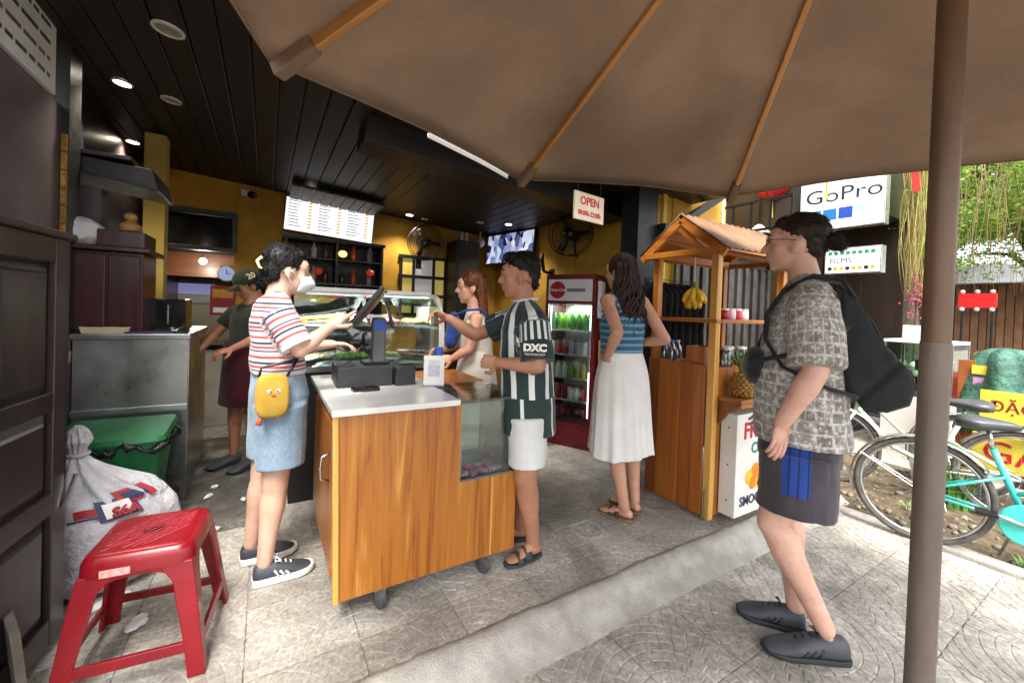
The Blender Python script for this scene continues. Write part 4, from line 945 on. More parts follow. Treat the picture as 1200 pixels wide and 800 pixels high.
# black glass cabinet under the menu, with bottles and ornaments
cb_ = thing('back_bar_cabinet', 'black back bar cabinet with glass front and bottles under the menu board', 'cabinet', (.17, VB - .36, 0))
MB().box((0, .30, 0), (1.12, .355, 2.06)).build('back', M_black, cb_)
for x in (0, .55, 1.09): MB().box((x, 0, 0), (x + .03, .299, 2.06)).build('upright', M_black, cb_)
MB().box((-.02, -.02, 2.061), (1.14, .355, 2.10)).build('top', M_black, cb_, bevel=.004)
MB().box((.03, .0, 0), (1.09, .299, .9)).build('base', M_blackgloss, cb_)
for z in (1.25, 1.55, 1.85):
    for x0, x1 in ((.031, .549), (.581, 1.089)): MB().box((x0, .02, z), (x1, .298, z + .015)).build('shelf', M_blackgloss, cb_)
bcols = [('#7a1f1a', 'dark red'), ('#cfcac0', 'white'), ('#5a3a1a', 'brown'), ('#274a2a', 'green'), ('#b5562a', 'amber'), ('#8a8f96', 'silver')]
for k in range(18):
    z = (1.265, 1.565, 1.865)[k // 6]; x = .12 + (k % 6) * .165 + (.03 if k % 2 else 0); m_ = mat('bb_%d' % (k % 6), bcols[k % 6][0], None, 9, .15)
    s_ = (.17 + .03 * (k % 3)) / .2
    o = MB().lathe([(.03, 0), (.034, .008), (.034, .12 * s_), (.013, .155 * s_), (.012, .2 * s_)], 14).build('spirit_bottle', m_, None, smooth='auto', loc=(.17 + x, VB - .36 + .12, z))
    tag(o, '%s bottle on the %s shelf of the back bar cabinet' % (bcols[k % 6][1], ('lower', 'middle', 'upper')[k // 6]), 'bottle', 'bottles in the back bar cabinet')
for k, (x, z) in enumerate(((.62, 1.93), (.95, 1.72), (.35, 1.70))):
    ln = thing('small_lantern', ['small warm lit lantern at the top of the back bar cabinet', 'small red lantern in the cabinet bay next to the mullioned window', 'small red lantern in the cabinet bay farther from the mullioned window'][k], 'lantern', (.17 + x, VB - .42, z))
    MB().ell((0, 0, 0), (.05, .05, .04)).build('shade', emit('lantern_%d' % k, ('#ffb060', '#b03020', '#a02a1c')[k], (.9, .12, .12)[k], '#8a2a1a'), ln, smooth=True)
    MB().tube([(0, 0, .035), (0, .0, 2.065 - z)], .003, 6).build('cord', M_black, ln)
# barred window
wn = thing('back_window', 'black mullioned window with yellow and white panes on the back wall', 'window', (1.60, VB - .02, 1.18))
for x in (0, .18, .48, .66): MB().box((x, -.03, 0), (x + .035, .019, .84)).build('mullion', M_black, wn)
for z in (0, .27, .54, .82): MB().box((-.02, -.036, z), (.72, .0, z + .045)).build('glazing_bar', M_black, wn)
for i, (x0, x1, m_) in enumerate(((.036, .179, emit('pane_yellow', '#c9b25a', .08, '#c9b25a')), (.216, .479, emit('pane_grey', '#b9b4b8', .07, '#aaaaaa')), (.516, .659, MATS['pane_yellow']))):
    for z0, z1 in ((.046, .269), (.316, .539), (.586, .819)): MB().box((x0, -.002, z0), (x1, .003, z1)).build('pane', m_, wn)
cl = thing('black_column_cabinet', 'tall black cabinet standing against the back wall', 'cabinet', (2.29, VB - .42, 0))
MB().box((0, 0, 0), (.36, .40, 2.28)).build('carcass', M_black, cl, bevel=.01); MB().box((.02, -.012, .1), (.34, -.001, 2.2)).build('door', M_black, cl, bevel=.004)
tag(MB().box((0, 0, 0), (.04, .03, .13)).box((.07, 0, 0), (.11, .03, .13)).box((-.01, 0, -.01), (.12, .03, 0)).build('white_socket', M_white, None, loc=(2.40, VB - .3, 2.29)), 'white twin adaptor on top of the tall black cabinet', 'adaptor')
hp = thing('globe_lamp', 'white globe lamp unlit near the ceiling above the black cabinet', 'lamp', (2.73, VB - .25, 2.30)); MB().ell((0, 0, 0), .07).build('globe', M_white, hp, smooth=True); MB().tube([(0, 0, .06), (0, 0, .19)], .012, 8).build('stem', M_white, hp)
# cctv
cc = thing('security_camera', 'white and black dome security camera high on the yellow back wall', 'camera', (-.22, VB, 2.55)); MB().box((-.06, -.08, -.02), (.02, 0, .06)).build('bracket', M_white, cc, bevel=.006); MB().lathe([(.035, 0), (.04, .05), (.03, .075), (.001, .08)], 18, (.03, -.07, .01), axis=(.7, -.7, -.2)).build('head', M_black, cc, smooth='auto')
# wall fans
def fan_(name, label, loc, nrm, rad):
    f = thing(name, label, 'fan', loc); q = Vector((0, -1, 0)).rotation_difference(Vector(nrm).normalized()); f.rotation_mode = 'QUATERNION'; f.rotation_quaternion = q
    for r_, y in ((rad, -.06), (rad * .98, .04), (rad * .62, -.085), (rad * .3, -.095)):
        MB().tube([(r_ * math.cos(t), y, r_ * math.sin(t)) for t in np.linspace(0, 2 * PI, 37)[:-1]], .006 if r_ > rad * .9 else .003, 6, closed=True).build('guard_ring', M_iron, f, smooth=True)
    mb = MB()
    for k in range(40):
        a = 2 * PI * k / 40; ca, sa = math.cos(a), math.sin(a)
        mb.tube([(.05 * ca, -.10, .05 * sa), (rad * .62 * ca, -.086, rad * .62 * sa), (rad * ca, -.06, rad * sa), (rad * .98 * ca, .04, rad * .98 * sa), (.08 * ca, .07, .08 * sa)], .0018, 4, caps=False)
    o = mb.build('guard_wires', M_iron, f, smooth=True); o['kind'] = 'stuff'
    MB().lathe([(.02, -.12), (.055, -.1), (.055, -.095), (.02, -.09)], 18, axis=(0, 1, 0)).build('cap', M_blackgloss, f)
    for k in range(3):
        a = 2 * PI * k / 3; vs = []
        for t in range(6):
            r_ = .04 + (rad * .88 - .04) * t / 5; w = .5 * (1 - .35 * t / 5)
            for s_ in (-1, 1): vs.append((r_ * math.cos(a + s_ * w * .5), -.02 + s_ * .022, r_ * math.sin(a + s_ * w * .5)))
        b_ = MB().add(vs, [(2 * t, 2 * t + 1, 2 * t + 3, 2 * t + 2) for t in range(5)]).build('blade', mat('fan_blade', '#1c1c1e', '#151516', 4, .4), f, smooth=True); b_.modifiers.new('s', 'SOLIDIFY').thickness = .003
    MB().lathe([(.06, .05), (.07, .08), (.07, .15), (.04, .18)], 18, axis=(0, 1, 0)).build('motor', M_blackpl, f, smooth='auto')
    MB().tube([(0, .12, -.03), (0, .16, -.2), (0, .27, -.24)], .014, 8).build('arm', M_iron, f, smooth=True)
    MB().box((-.04, .262, -.34), (.04, .285, -.16)).build('wall_plate', M_iron, f)
fan_('wall_fan', 'black wall fan mounted above the mullioned window', (1.87, VB - .285, 2.20), (0, -1, 0), .24)
fan_('wall_fan', 'large black wall fan with open guard on the right yellow wall', (2.94, 3.66, 2.20), (-.85, -.5, 0), .25)
t2 = thing('wall_television', 'flat television with blue and white picture on the right yellow wall', 'television', (3.05, 4.6, 1.98)); t2.rotation_euler = (0, R(6), R(12))
MB().box((0, 0, 0), (.045, 1.0, .46)).build('housing', M_blackpl, t2, bevel=.005)
k = NT('tv_picture'); vz = k.n('TexVoronoi'); vz.inputs['Scale'].default_value = 14; k.l(k.coord('obj', (1, 1, .6)), vz.inputs['Vector'])
k.set(Base=(.02, .02, .02, 1), Emission_Color=k.ramp(vz.outputs['Color'], [(.25, c('#16182a')), (.45, c('#5a68a8')), (.62, c('#dfe6f6')), (.8, c('#8a93b8'))]), Emission_Strength=.2)
MB().box((-.002, .02, .02), (-.0005, .98, .44)).build('picture', k.m, t2)
MB().box((.046, .4, .15), (.12, .6, .3)).build('wall_mount', M_iron, t2)
hk = thing('coat_bracket', 'black metal bracket sticking out under the television', 'bracket', (3.15, 4.28, 1.80)); MB().tube([(0, 0, 0), (-.14, -.02, .02), (-.2, -.05, .16), (-.17, -.04, .24)], [.02, .02, .03, .012], 8).build('arm', M_iron, hk, smooth=True); MB().box((-.01, -.05, -.06), (.0, .05, .06)).build('plate', M_iron, hk)
# ceiling lights
M_lamp = emit('lamp_lit', '#fff1d8', 6)
def downlight(u, v, lit, label, r=.055, grp='ceiling downlights'):
    z = cz(u) + .002; o = thing('ceiling_downlight', label, 'downlight', (u, v, z), group=grp)
    o.rotation_euler.y = math.atan(.073)
    MB().lathe([(r, 0), (r, -.008), (r * .82, -.010), (r * .8, 0)], 24).build('trim_ring', M_white, o, smooth='auto')
    MB().lathe([(r * .8, -.004), (.001, -.004)], 24).build('lens', M_lamp if lit else mat('lens_off', '#cfcabb', '#b9b4a6', 9, .4), o)
    if lit:
        l_ = bpy.data.lights.new('downlight_lamp', 'SPOT'); l_.energy = 14; l_.spot_size = R(120); l_.spot_blend = .7; l_.color = (1, .88, .7); l_.shadow_soft_size = .05
        x = bpy.data.objects.new('downlight_lamp', l_); COL.objects.link(x); x.parent = o; x.location = (0, 0, -.03)
downlight(-.84, 3.66, True, 'lit downlight in the plank ceiling over the steel counter')
downlight(-1.08, 5.05, True, 'lit downlight in front of the kitchen hatch')
downlight(-.46, 2.74, False, 'unlit round ceiling disc over the panelled partition', .07)
downlight(-.60, 3.72, False, 'unlit round ceiling disc beside the lit downlight over the steel counter', .06)
downlight(1.62, 5.45, True, 'lit downlight in front of the fan on the back wall')
downlight(2.75, 4.75, True, 'lit downlight close to the right yellow wall')
downlight(1.85, 5.5, False, 'unlit ceiling disc beside the lit downlight by the back wall fan', .05)
downlight(2.45, 5.0, False, 'unlit ceiling disc beside the lit downlight near the television', .05)
downlight(.42, 5.35, True, 'lit downlight above the illuminated menu board')
bt = thing('ceiling_beam', 'wide black beam hanging under the plank ceiling across the shop', 'beam', (1.0, 3.1, 2.42)); MB().box((-.45, -.15, .0), (2.1, .15, .22)).build('beam', M_black, bt, bevel=.004); bt.rotation_euler.y = math.atan(.073)
vt = thing('ceiling_vent', 'slatted pale ceiling vent panel above the menu board', 'vent', (.22, VB - .75, cz(.7) - .03), 0); vt.rotation_euler.y = math.atan(.073)
for k in range(9): MB().box((k * .11, 0, 0), (k * .11 + .095, .65, .012)).build('slat', mat('vent_slat', '#6e6a64', '#5c5852', 7, .6), vt, bevel=.002)
MB().box((-.01, .0, .012), (.99, .65, .03)).build('backing', M_black, vt)
# hanging OPEN board
op = thing('open_hours_board', 'small hanging board reading OPEN with red opening hours', 'sign', (2.11, 2.42, 2.02), R(8))
MB().box((-.17, -.008, 0), (.17, .008, .21)).build('board', mat('cream_board', '#dccbb0', '#cdbb9e', 5, .6), op, bevel=.003)
text('open_letters', 'OPEN', .085, RED, op, (0, -.0095, .145), FY, bold=.002); text('hours_letters', '08:00h-22:00h', .052, RED, op, (0, -.0095, .055), FY, sx=.88, bold=.001)
for x in (-.13, .13): MB().tube([(x, 0, .205), (x, 0, cz(2.2) - 2.02 + .02)], .003, 6).build('cord', M_iron, op)
# ------------------------------------------------------------------ bicycles
M_tyre = mat('tyre', '#5f5b55', '#474440', 30, .85, bump=.3)
M_alu = mat('aluminium', '#c4c4c0', '#a2a29e', 9, .3, metal=.9)
M_teal = mat('teal_enamel', '#3fbfb4', '#35aca2', 5, .25, coat=.5)
M_sadd = mat('saddle_vinyl', '#4a4c4e', '#3a3c3e', 9, .4)
def bicycle(name, label, loc, rz, paint, basket=False, lean=0, chain=True):
    b = thing(name, label, 'bicycle', loc, rz, 'bicycles parked beside the planting bed'); b.rotation_euler.x = lean
    RW = .335; WB = 1.06; hub0, hub1 = Vector((0, 0, RW)), Vector((WB, 0, RW)); BB = Vector((.44, 0, .285))
    ring = lambda h, r_, n=48: [(h.x + r_ * math.cos(t), h.y, h.z + r_ * math.sin(t)) for t in np.linspace(0, 2 * PI, n + 1)[:-1]]
    for h in (hub0, hub1):
        wz = MB().tube(ring(h, RW - .016), .0175, 10, closed=True).build('wheel', M_tyre, b, smooth=True)
        MB().tube(ring(h, RW - .038), .010, 8, closed=True).build('rim', M_alu, wz, smooth=True)
        mb = MB()
        for k in range(28):
            a = 2 * PI * k / 28; s = .025 if k % 2 else -.025; off = .35 if (k // 2) % 2 else -.35
            mb.tube([(h.x + .018 * math.cos(a + off), s, h.z + .018 * math.sin(a + off)), (h.x + (RW - .04) * math.cos(a), 0, h.z + (RW - .04) * math.sin(a))], .0011, 4, caps=False)
        o = mb.build('spokes', M_alu, wz); o['kind'] = 'stuff'
        MB().lathe([(.02, -.035), (.014, -.03), (.014, .03), (.02, .035)], 12, h, axis=(0, 1, 0)).build('hub', M_alu, wz, smooth='auto')
        # mudguard
        a0, a1 = (R(35), R(200)) if h is hub0 else (R(40), R(165)); vs = []; n = 22
        for t in range(n + 1):
            a = a0 + (a1 - a0) * t / n
            for y, dr_ in ((-.028, -.012), (-.015, 0), (.015, 0), (.028, -.012)): vs.append((h.x + (RW + .022 + dr_) * math.cos(a), y, h.z + (RW + .022 + dr_) * math.sin(a)))
        m_ = MB().add(vs, [(t * 4 + k, t * 4 + k + 1, t * 4 + 5 + k, t * 4 + 4 + k) for t in range(n) for k in range(3)]).build('mudguard', M_alu, b, smooth=True); m_.modifiers.new('s', 'SOLIDIFY').thickness = .002
        for s in (-1, 1): MB().tube([(h.x, s * .04, h.z), (h.x + (RW + .012) * math.cos(R(150)), s * .026, h.z + (RW + .012) * math.sin(R(150)))], .003, 6).build('mudguard_stay', M_alu, b)
    seat = Vector((.30, 0, .68)); head_t, head_b = Vector((.86, 0, .86)), Vector((.90, 0, .66))
    MB().tube([BB, seat], .017, 12).build('seat_tube', paint, b, smooth=True)
    MB().tube([head_b + Vector((-.005, 0, .03)), Vector((.66, 0, .40)), BB + Vector((.0, 0, .02))], .019, 12).build('down_tube', paint, b, smooth=True)
    MB().tube([head_t + Vector((0, 0, -.06)), Vector((.60, 0, .52)), BB.lerp(seat, .38)], .015, 12).build('top_tube', paint, b, smooth=True)
    MB().tube([head_t, head_b], .02, 12).build('head_tube', paint, b, smooth=True)
    for s in (-1, 1):
        MB().tube([hub0 + Vector((0, s * .045, 0)), BB + Vector((-.02, s * .035, 0))], .009, 8).build('chain_stay', paint, b, smooth=True)
        MB().tube([hub0 + Vector((0, s * .045, .01)), BB.lerp(seat, .62) + Vector((0, s * .018, 0))], .008, 8).build('seat_stay', paint, b, smooth=True)
        MB().tube([head_b, head_b + Vector((.02, s * .045, -.03)), hub1 + Vector((0, s * .048, 0))], [.016, .012, .009], 8).build('fork_blade', paint, b, smooth=True)
    MB().tube([seat, Vector((.275, 0, .80))], .012, 10).build('seat_post', M_alu, b, smooth=True)
    rings = []
    for x, w, t, z in ((-.13, .02, .025, .83), (-.12, .07, .045, .832), (-.08, .105, .055, .838), (-.02, .10, .055, .835), (.04, .06, .045, .835), (.10, .032, .035, .835), (.14, .02, .02, .83)):
        rings.append([(.265 + x, w * math.cos(a), z + t * (math.sin(a) if math.sin(a) < 0 else .55 * math.sin(a))) for a in np.linspace(0, 2 * PI, 17)[:-1]])
    MB().loft(rings).build('saddle', M_sadd, b, smooth=True)
    MB().tube([head_t, head_t + Vector((-.03, 0, .12))], .011, 10).build('stem', M_alu, b, smooth=True)
    hb_ = head_t + Vector((-.03, 0, .12)); 
    MB().tube([hb_ + Vector((-.22, -.27, .02)), hb_ + Vector((-.05, -.26, .05)), hb_ + Vector((.04, -.12, .02)), hb_, hb_ + Vector((.04, .12, .02)), hb_ + Vector((-.05, .26, .05)), hb_ + Vector((-.22, .27, .02))], .0105, 10).build('handlebar', M_alu, b, smooth=True)
    for s in (-1, 1):
        MB().tube([hb_ + Vector((-.23, s * .27, .018)), hb_ + Vector((-.11, s * .265, .04))], .016, 10).build('grip', M_blackpl, b, smooth=True)
        MB().tube([hb_ + Vector((-.04, s * .25, .04)), hb_ + Vector((-.09, s * .255, .01)), hb_ + Vector((-.16, s * .262, -.01))], .005, 6).build('brake_lever', M_blackpl, b, smooth=True)
    if chain:
        pr_ = [(hub0.x - .05, hub0.z - .0), (hub0.x - .03, hub0.z + .04), (BB.x - .05, BB.z + .10), (BB.x + .04, BB.z + .105), (BB.x + .10, BB.z + .05), (BB.x + .105, BB.z - .03), (BB.x + .05, BB.z - .10), (BB.x - .05, BB.z - .105), (hub0.x + .25, hub0.z - .065), (hub0.x - .03, hub0.z - .04)]
        pr_ = pr_[2:9] + [(BB.x - .10, BB.z - .06), (BB.x - .105, BB.z + .04)] if True else pr_
        for s in (-1, ):
            MB().lathe([(.115, 0), (.118, .004), (.11, .012), (.03, .014)], 30, (BB.x, s * .052, BB.z), axis=(0, s, 0)).build('chain_guard', paint, b, smooth='auto')
            MB().prism([(hub0.x + .02, -.05, hub0.z - .022), (BB.x - .08, -.05, BB.z - .075), (BB.x - .08, -.05, BB.z + .075), (hub0.x + .02, -.05, hub0.z + .028)], (0, -.004, 0)).build('chain_case', paint, b) if False else None
    for s, a in ((-1, R(165)), (1, R(-15))):
        p = BB + Vector((0, s * .075, 0)); q = p + Vector((.17 * math.cos(a), s * .012, .17 * math.sin(a)))
        MB().tube([p, q], [.012, .009], 10).build('crank', M_alu, b, smooth=True)
        MB().box((q.x - .045, q.y - (.085 if s < 0 else 0), q.z - .01), (q.x + .045, q.y + (.085 if s > 0 else 0), q.z + .01)).build('pedal', M_blackpl, b, bevel=.004)
    MB().tube([Vector((.40, -.0, .25)), Vector((.36, .16, .005))], .008, 8).build('kickstand', M_alu, b)
    if basket:
        mb = MB(); bxs = Vector((1.06, 0, .80))
        for z, h in ((0, .12), (.07, .13), (.14, .14), (.2, .15)):
            pts = [bxs + Vector(p) for p in ((-h * .8, -h, z), (h * .8, -h, z), (h * .8, h, z), (-h * .8, h, z))]; mb.tube(pts, .003, 5, closed=True)
        for k in range(8):
            t = -1 + 2 * k / 7
            mb.tube([bxs + Vector((t * .096, -.12, 0)), bxs + Vector((t * .12, -.15, .2))], .002, 4).tube([bxs + Vector((t * .096, .12, 0)), bxs + Vector((t * .12, .15, .2))], .002, 4)
            mb.tube([bxs + Vector((.096, t * .12, 0)), bxs + Vector((.12, t * .15, .2))], .002, 4).tube([bxs + Vector((-.096, t * .12, 0)), bxs + Vector((-.12, t * .15, .2))], .002, 4)
            mb.tube([bxs + Vector((t * .096, -.12, 0)), bxs + Vector((t * .096, .12, 0))], .002, 4)
        mb.build('basket', M_paper, b)
    return b
bicycle('bicycle', 'teal bicycle with grey saddle parked at the edge of the planting bed', (3.688, .889, -.088), math.atan2(-.974, .243), M_teal)
bicycle('bicycle', 'pale green bicycle with front basket standing in the bed behind the teal one', (4.66, .62, -.085), math.atan2(.9, -.30), mat('pale_green_enamel', '#b9c7b4', '#a6b5a1', 5, .3, coat=.4), basket=True, lean=R(-5))
bicycle('bicycle', 'dark grey bicycle parked beyond the teal and pale green ones', (5.0, .95, -.085), math.atan2(-.95, .3), mat('dark_grey_enamel', '#3b3f42', '#303336', 5, .3), lean=R(4))
# ------------------------------------------------------------------ signs in the bed
M_ysg = mat('yellow_sign', '#e6cf4a', '#dcc23e', 4, .5)
def board(label, y0, y1, z0, z1, u, txt, size, col, base=M_ysg):
    o = thing('street_sign', label, 'sign', (u, (y0 + y1) / 2, z0))
    w = abs(y1 - y0) / 2; MB().box((0, -w, 0), (.015, w, z1 - z0)).build('board', base, o, bevel=.002)
    text('letters', txt, size, col, o, (-.001, w - .05, (z1 - z0) / 2), FX, bold=.001, align='LEFT')
    for s in (-1, 1): MB().box((.0155, s * (w - .04) - .012, -z0 - .10), (.04, s * (w - .04) + .012, z1 - z0)).build('leg', M_grey, o)
    return o
board('yellow sign with the dark red word ĐẶC above the bicycle saddle', .42, .83, .61, .84, 4.72, 'ĐẶC SẢN', .105, mat('maroon_ink', '#8d1a2a', '#7a1522', 4, .5))
board('lower yellow sign with big red letters behind the teal bicycle', .40, .85, .26, .52, 4.66, 'GÀ', .22, mat('sign_red', '#c0182c'))
def tuft(label, x, y, n, h, col='#6fa03a', col2='#4d8a2c', spread=.12):
    o = thing('grass_tuft', label, 'grass', (x, y, -.09), group='grass tufts in the bed'); m = mat('blade_' + col[1:], col, col2, 20, .6, var=.2)
    mb = MB()
    for k in range(n):
        a = random.uniform(0, 2 * PI); r0 = random.uniform(0, spread * .5); L = h * random.uniform(.5, 1); w = .006; ox, oy = r0 * math.cos(a), r0 * math.sin(a); out = random.uniform(.1, .7) * L
        vs = []
        for t in range(4):
            f = t / 3; ww = w * (1 - f); px, py, pz = ox + out * f * f * math.cos(a), oy + out * f * f * math.sin(a), L * f * (1 - .25 * f)
            vs += [(px - ww * math.sin(a), py + ww * math.cos(a), pz), (px + ww * math.sin(a), py - ww * math.cos(a), pz)]
        mb.add(vs, [(2 * t, 2 * t + 1, 2 * t + 3, 2 * t + 2) for t in range(3)])
    l = mb.build('blades', m, o); l['kind'] = 'stuff'
tuft('tall bright green grass clump beside the yellow signs', 4.62, .93, 160, .62, spread=.22)
tuft('low grass tuft at the bed corner behind the backpack man', 3.95, 1.50, 60, .16)
tuft('low grass tuft between the bicycle wheels', 4.15, 1.05, 40, .12)
tuft('small grass tuft by the edging stones under the teal bicycle', 3.86, .45, 40, .10)
tuft('weed tuft against the juice stand end of the bed', 3.92, 2.0, 50, .2)
mb = MB()
for k in range(420):
    x, y = random.uniform(3.83, 5.3), random.uniform(-.6, 2.1); r_ = random.uniform(.008, .035)
    mb.ell((x, y, -.085 + .035 * noise.noise(Vector((x * 3, y * 3, 0))) + r_ * .4), (r_, r_ * random.uniform(.6, 1), r_ * .6), 7, 5)
pb = mb.build('pebbles', mat('pebble', '#8b8374', '#5f584c', 14, .9, bump=.3, kind='pos'), None, smooth=True); pb['kind'] = 'stuff'; pb['label'] = 'loose grey pebbles and rubble scattered over the bare bed'; pb['category'] = 'pebbles'
# green tarpaulin over something, orange panel, small signs
tp = thing('draped_tarpaulin', 'green tarpaulin draped over a heap on legs past the bicycles', 'tarpaulin', (5.7, .86, -.085))
M_tarp = mat('green_tarp', '#41705e', '#2b5344', 6, .6, bump=.9, bscale=7, bdist=.06)
rings = []
for i, (r0, z) in enumerate(((.30, .48), (.27, .62), (.235, .78), (.215, .92), (.20, 1.06), (.15, 1.17), (.08, 1.21), (.01, 1.22))):
    rings.append([(r0 * .8 * math.cos(a) * (1 + .16 * math.sin(6 * a + z * 2)), r0 * math.sin(a) * (1 + .16 * math.sin(6 * a + z * 2 + .6) + .08 * math.sin(3 * a + 9 * z)), z + (.05 * math.sin(5 * a) if i == 0 else 0)) for a in np.linspace(0, 2 * PI, 57)[:-1]])
MB().loft(rings).build('sheet', M_tarp, tp, smooth=True)
for x in (-.14, .14): MB().box((-.02, x - .02, 0), (.02, x + .02, .9)).build('trestle_leg', M_black, tp)
MB().box((-.12, -.17, .6), (.12, .17, .9)).build('covered_crate', M_black, tp, bevel=.02)
og = thing('orange_panel', 'narrow orange wooden panel standing beside the green tarpaulin', 'panel', (5.6, 1.07, -.085)); MB().box((0, -.05, .0), (.03, .06, 1.09)).build('panel', mat('orange_wood', '#a85f2c', '#8f4d20', 6, .6), og, bevel=.003)
pk_ = thing('pink_notice', 'small pink notice under a yellow strip beside the tarpaulin', 'notice', (5.58, .96, -.085)); MB().box((0, -.07, .75), (.01, .07, .94)).build('pink_sheet', mat('pink_sheet', '#d58fc0', '#c77db2', 5, .6), pk_); MB().box((0, -.08, .97), (.01, .08, 1.05)).build('yellow_strip', M_ysg, pk_); MB().box((.012, -.02, 0), (.03, .02, 1.05)).build('post', M_black, pk_)
# glass vitrine of the next shop
vt_ = thing('glass_vitrine', 'glass showcase with white base outside the camera shop', 'showcase', (6.0, 1.25, -.085))
MB().box((0, 0, 0), (.6, .55, .62)).build('base', M_white, vt_, bevel=.004); MB().box((0, 0, 1.20), (.6, .55, 1.23)).build('top', M_white, vt_)
for lo, hi in (((.0, .0, .62), (.02, .02, 1.2)), ((0, .53, .62), (.02, .55, 1.2)), ((.58, 0, .62), (.6, .02, 1.2)), ((.58, .53, .62), (.6, .55, 1.2))): MB().box(lo, hi).build('upright', M_alu, vt_)
MB().box((.005, .022, .622), (.010, .528, 1.198)).build('pane', glass('green_glass', '#d6eee2'), vt_); MB().box((.022, .005, .622), (.578, .010, 1.198)).build('pane', MATS['green_glass'], vt_)
MB().box((.02, .02, .90), (.58, .53, .91)).build('shelf', MATS['green_glass'], vt_)
for k in range(5):
    o = MB().box((-.04, -.03, 0), (.04, .03, .07 + .02 * (k % 3))).build('boxed_camera', mat('box_%d' % k, ('#d9dbe0', '#3b78c8', '#222428', '#e4e0d8', '#7fae6a')[k], None, 9, .5), None, loc=(6.1 + .03 * (k % 2), 1.32 + k * .1, -.085 + (.62 if k % 2 else .91)), bevel=.004)
    tag(o, '%s carton on the %s shelf of the glass showcase' % (('pale grey', 'blue', 'black', 'cream', 'green')[k], 'lower' if k % 2 else 'upper'), 'carton')
tag(MB().box((0, -.10, 0), (.01, .10, .16)).build('notice_card', M_paper, None, loc=(6.02, 1.55, 1.146)), 'white card propped on top of the glass showcase', 'card')
cd2 = thing('symbol_card', 'white card with dark winged emblem hanging beside the camera shop', 'card', (5.95, 2.02, 1.20)); MB().box((0, -.08, 0), (.008, .08, .16)).build('card', M_paper, cd2)
MB().prism([(-.001, .05, .11), (-.001, 0, .03), (-.001, -.05, .11), (-.001, -.02, .08), (-.001, 0, .11), (-.001, .02, .08)], (-.001, 0, 0)).build('emblem', M_grey, cd2); MB().tube([(.004, 0, .15), (.004, 0, .6)], .003, 5).build('string', M_iron, cd2)
# ------------------------------------------------------------------ camera shop and its signs
M_shop = wood('dark_shop_wood', [(.3, '#17100c'), (.5, '#251a14'), (.72, '#33241a')], axis=2, rough=.5)
cs_ = thing('camera_shop', 'dark brown timber camera shop with open black front', 'building', (5.62, 2.2, -.085))
MB().box((0, .02, 0), (.14, 4, 4.6)).build('side_wall', M_shop, cs_); MB().box((.14, 2.4, 0), (3, 2.5, 4.6)).build('back_wall', M_black, cs_)
MB().box((2.45, .02, 0), (2.6, 2.4, 4.6)).build('side_wall', M_shop, cs_); MB().box((.14, .02, 2.9), (2.45, .14, 4.6)).build('fascia', M_shop, cs_); MB().box((.14, .14, 2.9), (2.45, 2.4, 3.0)).build('ceiling', M_black, cs_)
for k in range(4): MB().box((.2, 1.9, .5 + k * .5), (2.4, 2.39, .53 + k * .5)).build('shelf', M_shop, cs_)
MB().box((.5, .6, 0), (2.0, 1.1, .95)).build('counter', M_shop, cs_, bevel=.01)
for k in range(14):
    tag(MB().box((-.07, -.06, 0), (.07, .06, .2 + .06 * (k % 3))).build('shop_carton', mat('cart_%d' % (k % 5), ('#b9b5a8', '#5b6f7e', '#8a2f2a', '#c9a64a', '#44484c')[k % 5], None, 9, .6), None, loc=(5.95 + (k % 7) * .3, 4.3, -.085 + .53 + (k // 7) * .5)), '%s box on the %s shelf inside the camera shop' % (('pale', 'slate blue', 'dark red', 'mustard', 'charcoal')[k % 5], ('lower', 'upper')[k // 7]), 'box', 'boxes inside the camera shop')
def lightsign(name, label, y0, y1, z0, z1, u):
    o = thing(name, label, 'sign', (u, (y0 + y1) / 2, z0)); w = abs(y1 - y0) / 2
    MB().box((0, -w, 0), (.12, w, z1 - z0)).build('case', M_alu, o, bevel=.005)
    MB().box((-.003, -w + .012, .012), (-.0005, w - .012, z1 - z0 - .012)).build('lit_face', emit(name + '_face', '#f2f6fa', .2, '#b8bcc0'), o)
    MB().box((.12, w - .25, (z1 - z0) / 2 - .02), (.16, w + .02, (z1 - z0) / 2 + .02)).build('bracket', M_iron, o); MB().box((.12, w + .02, -.05), (.2, w + .06, z1 - z0 + .05)).build('mount', M_iron, o)
    return o
g1 = lightsign('letter_sign', 'white lit sign with thin dark letters over four blue squares', 1.69, 2.49, 2.36, 2.93, 5.5)
M_dkink = mat('dark_ink', '#23282e', '#1c2025', 5, .5)
text('sign_letters', 'GoPro', .225, M_dkink, g1, (-.005, -.02, .385), FX, sx=1.18)
for k, h in enumerate(('#1a84c8', '#1f78c4', '#1f4fb8', '#b3c6ea')):
    yy = .24 - k * .15; MB().box((-.006, yy - .065, .11), (-.004, yy + .065, .235)).build('square', mat('sq_%d' % k, h, None, 4, .5), g1)
g2 = lightsign('icon_sign', 'smaller white lit sign with the word FILMS and rows of icons', 1.70, 2.21, 1.85, 2.14, 5.5)
text('sign_letters', 'FILMS', .085, mat('navy_ink', '#223a6a', '#1c305a', 5, .5), g2, (-.005, .10, .145), FX, sx=1.0)
text('outline_letters', 'CAMERA', .07, mat('pale_blue_ink', '#9db4cf', '#8ba4c2', 5, .5), g2, (-.005, -.135, .15), FX, sx=.8)
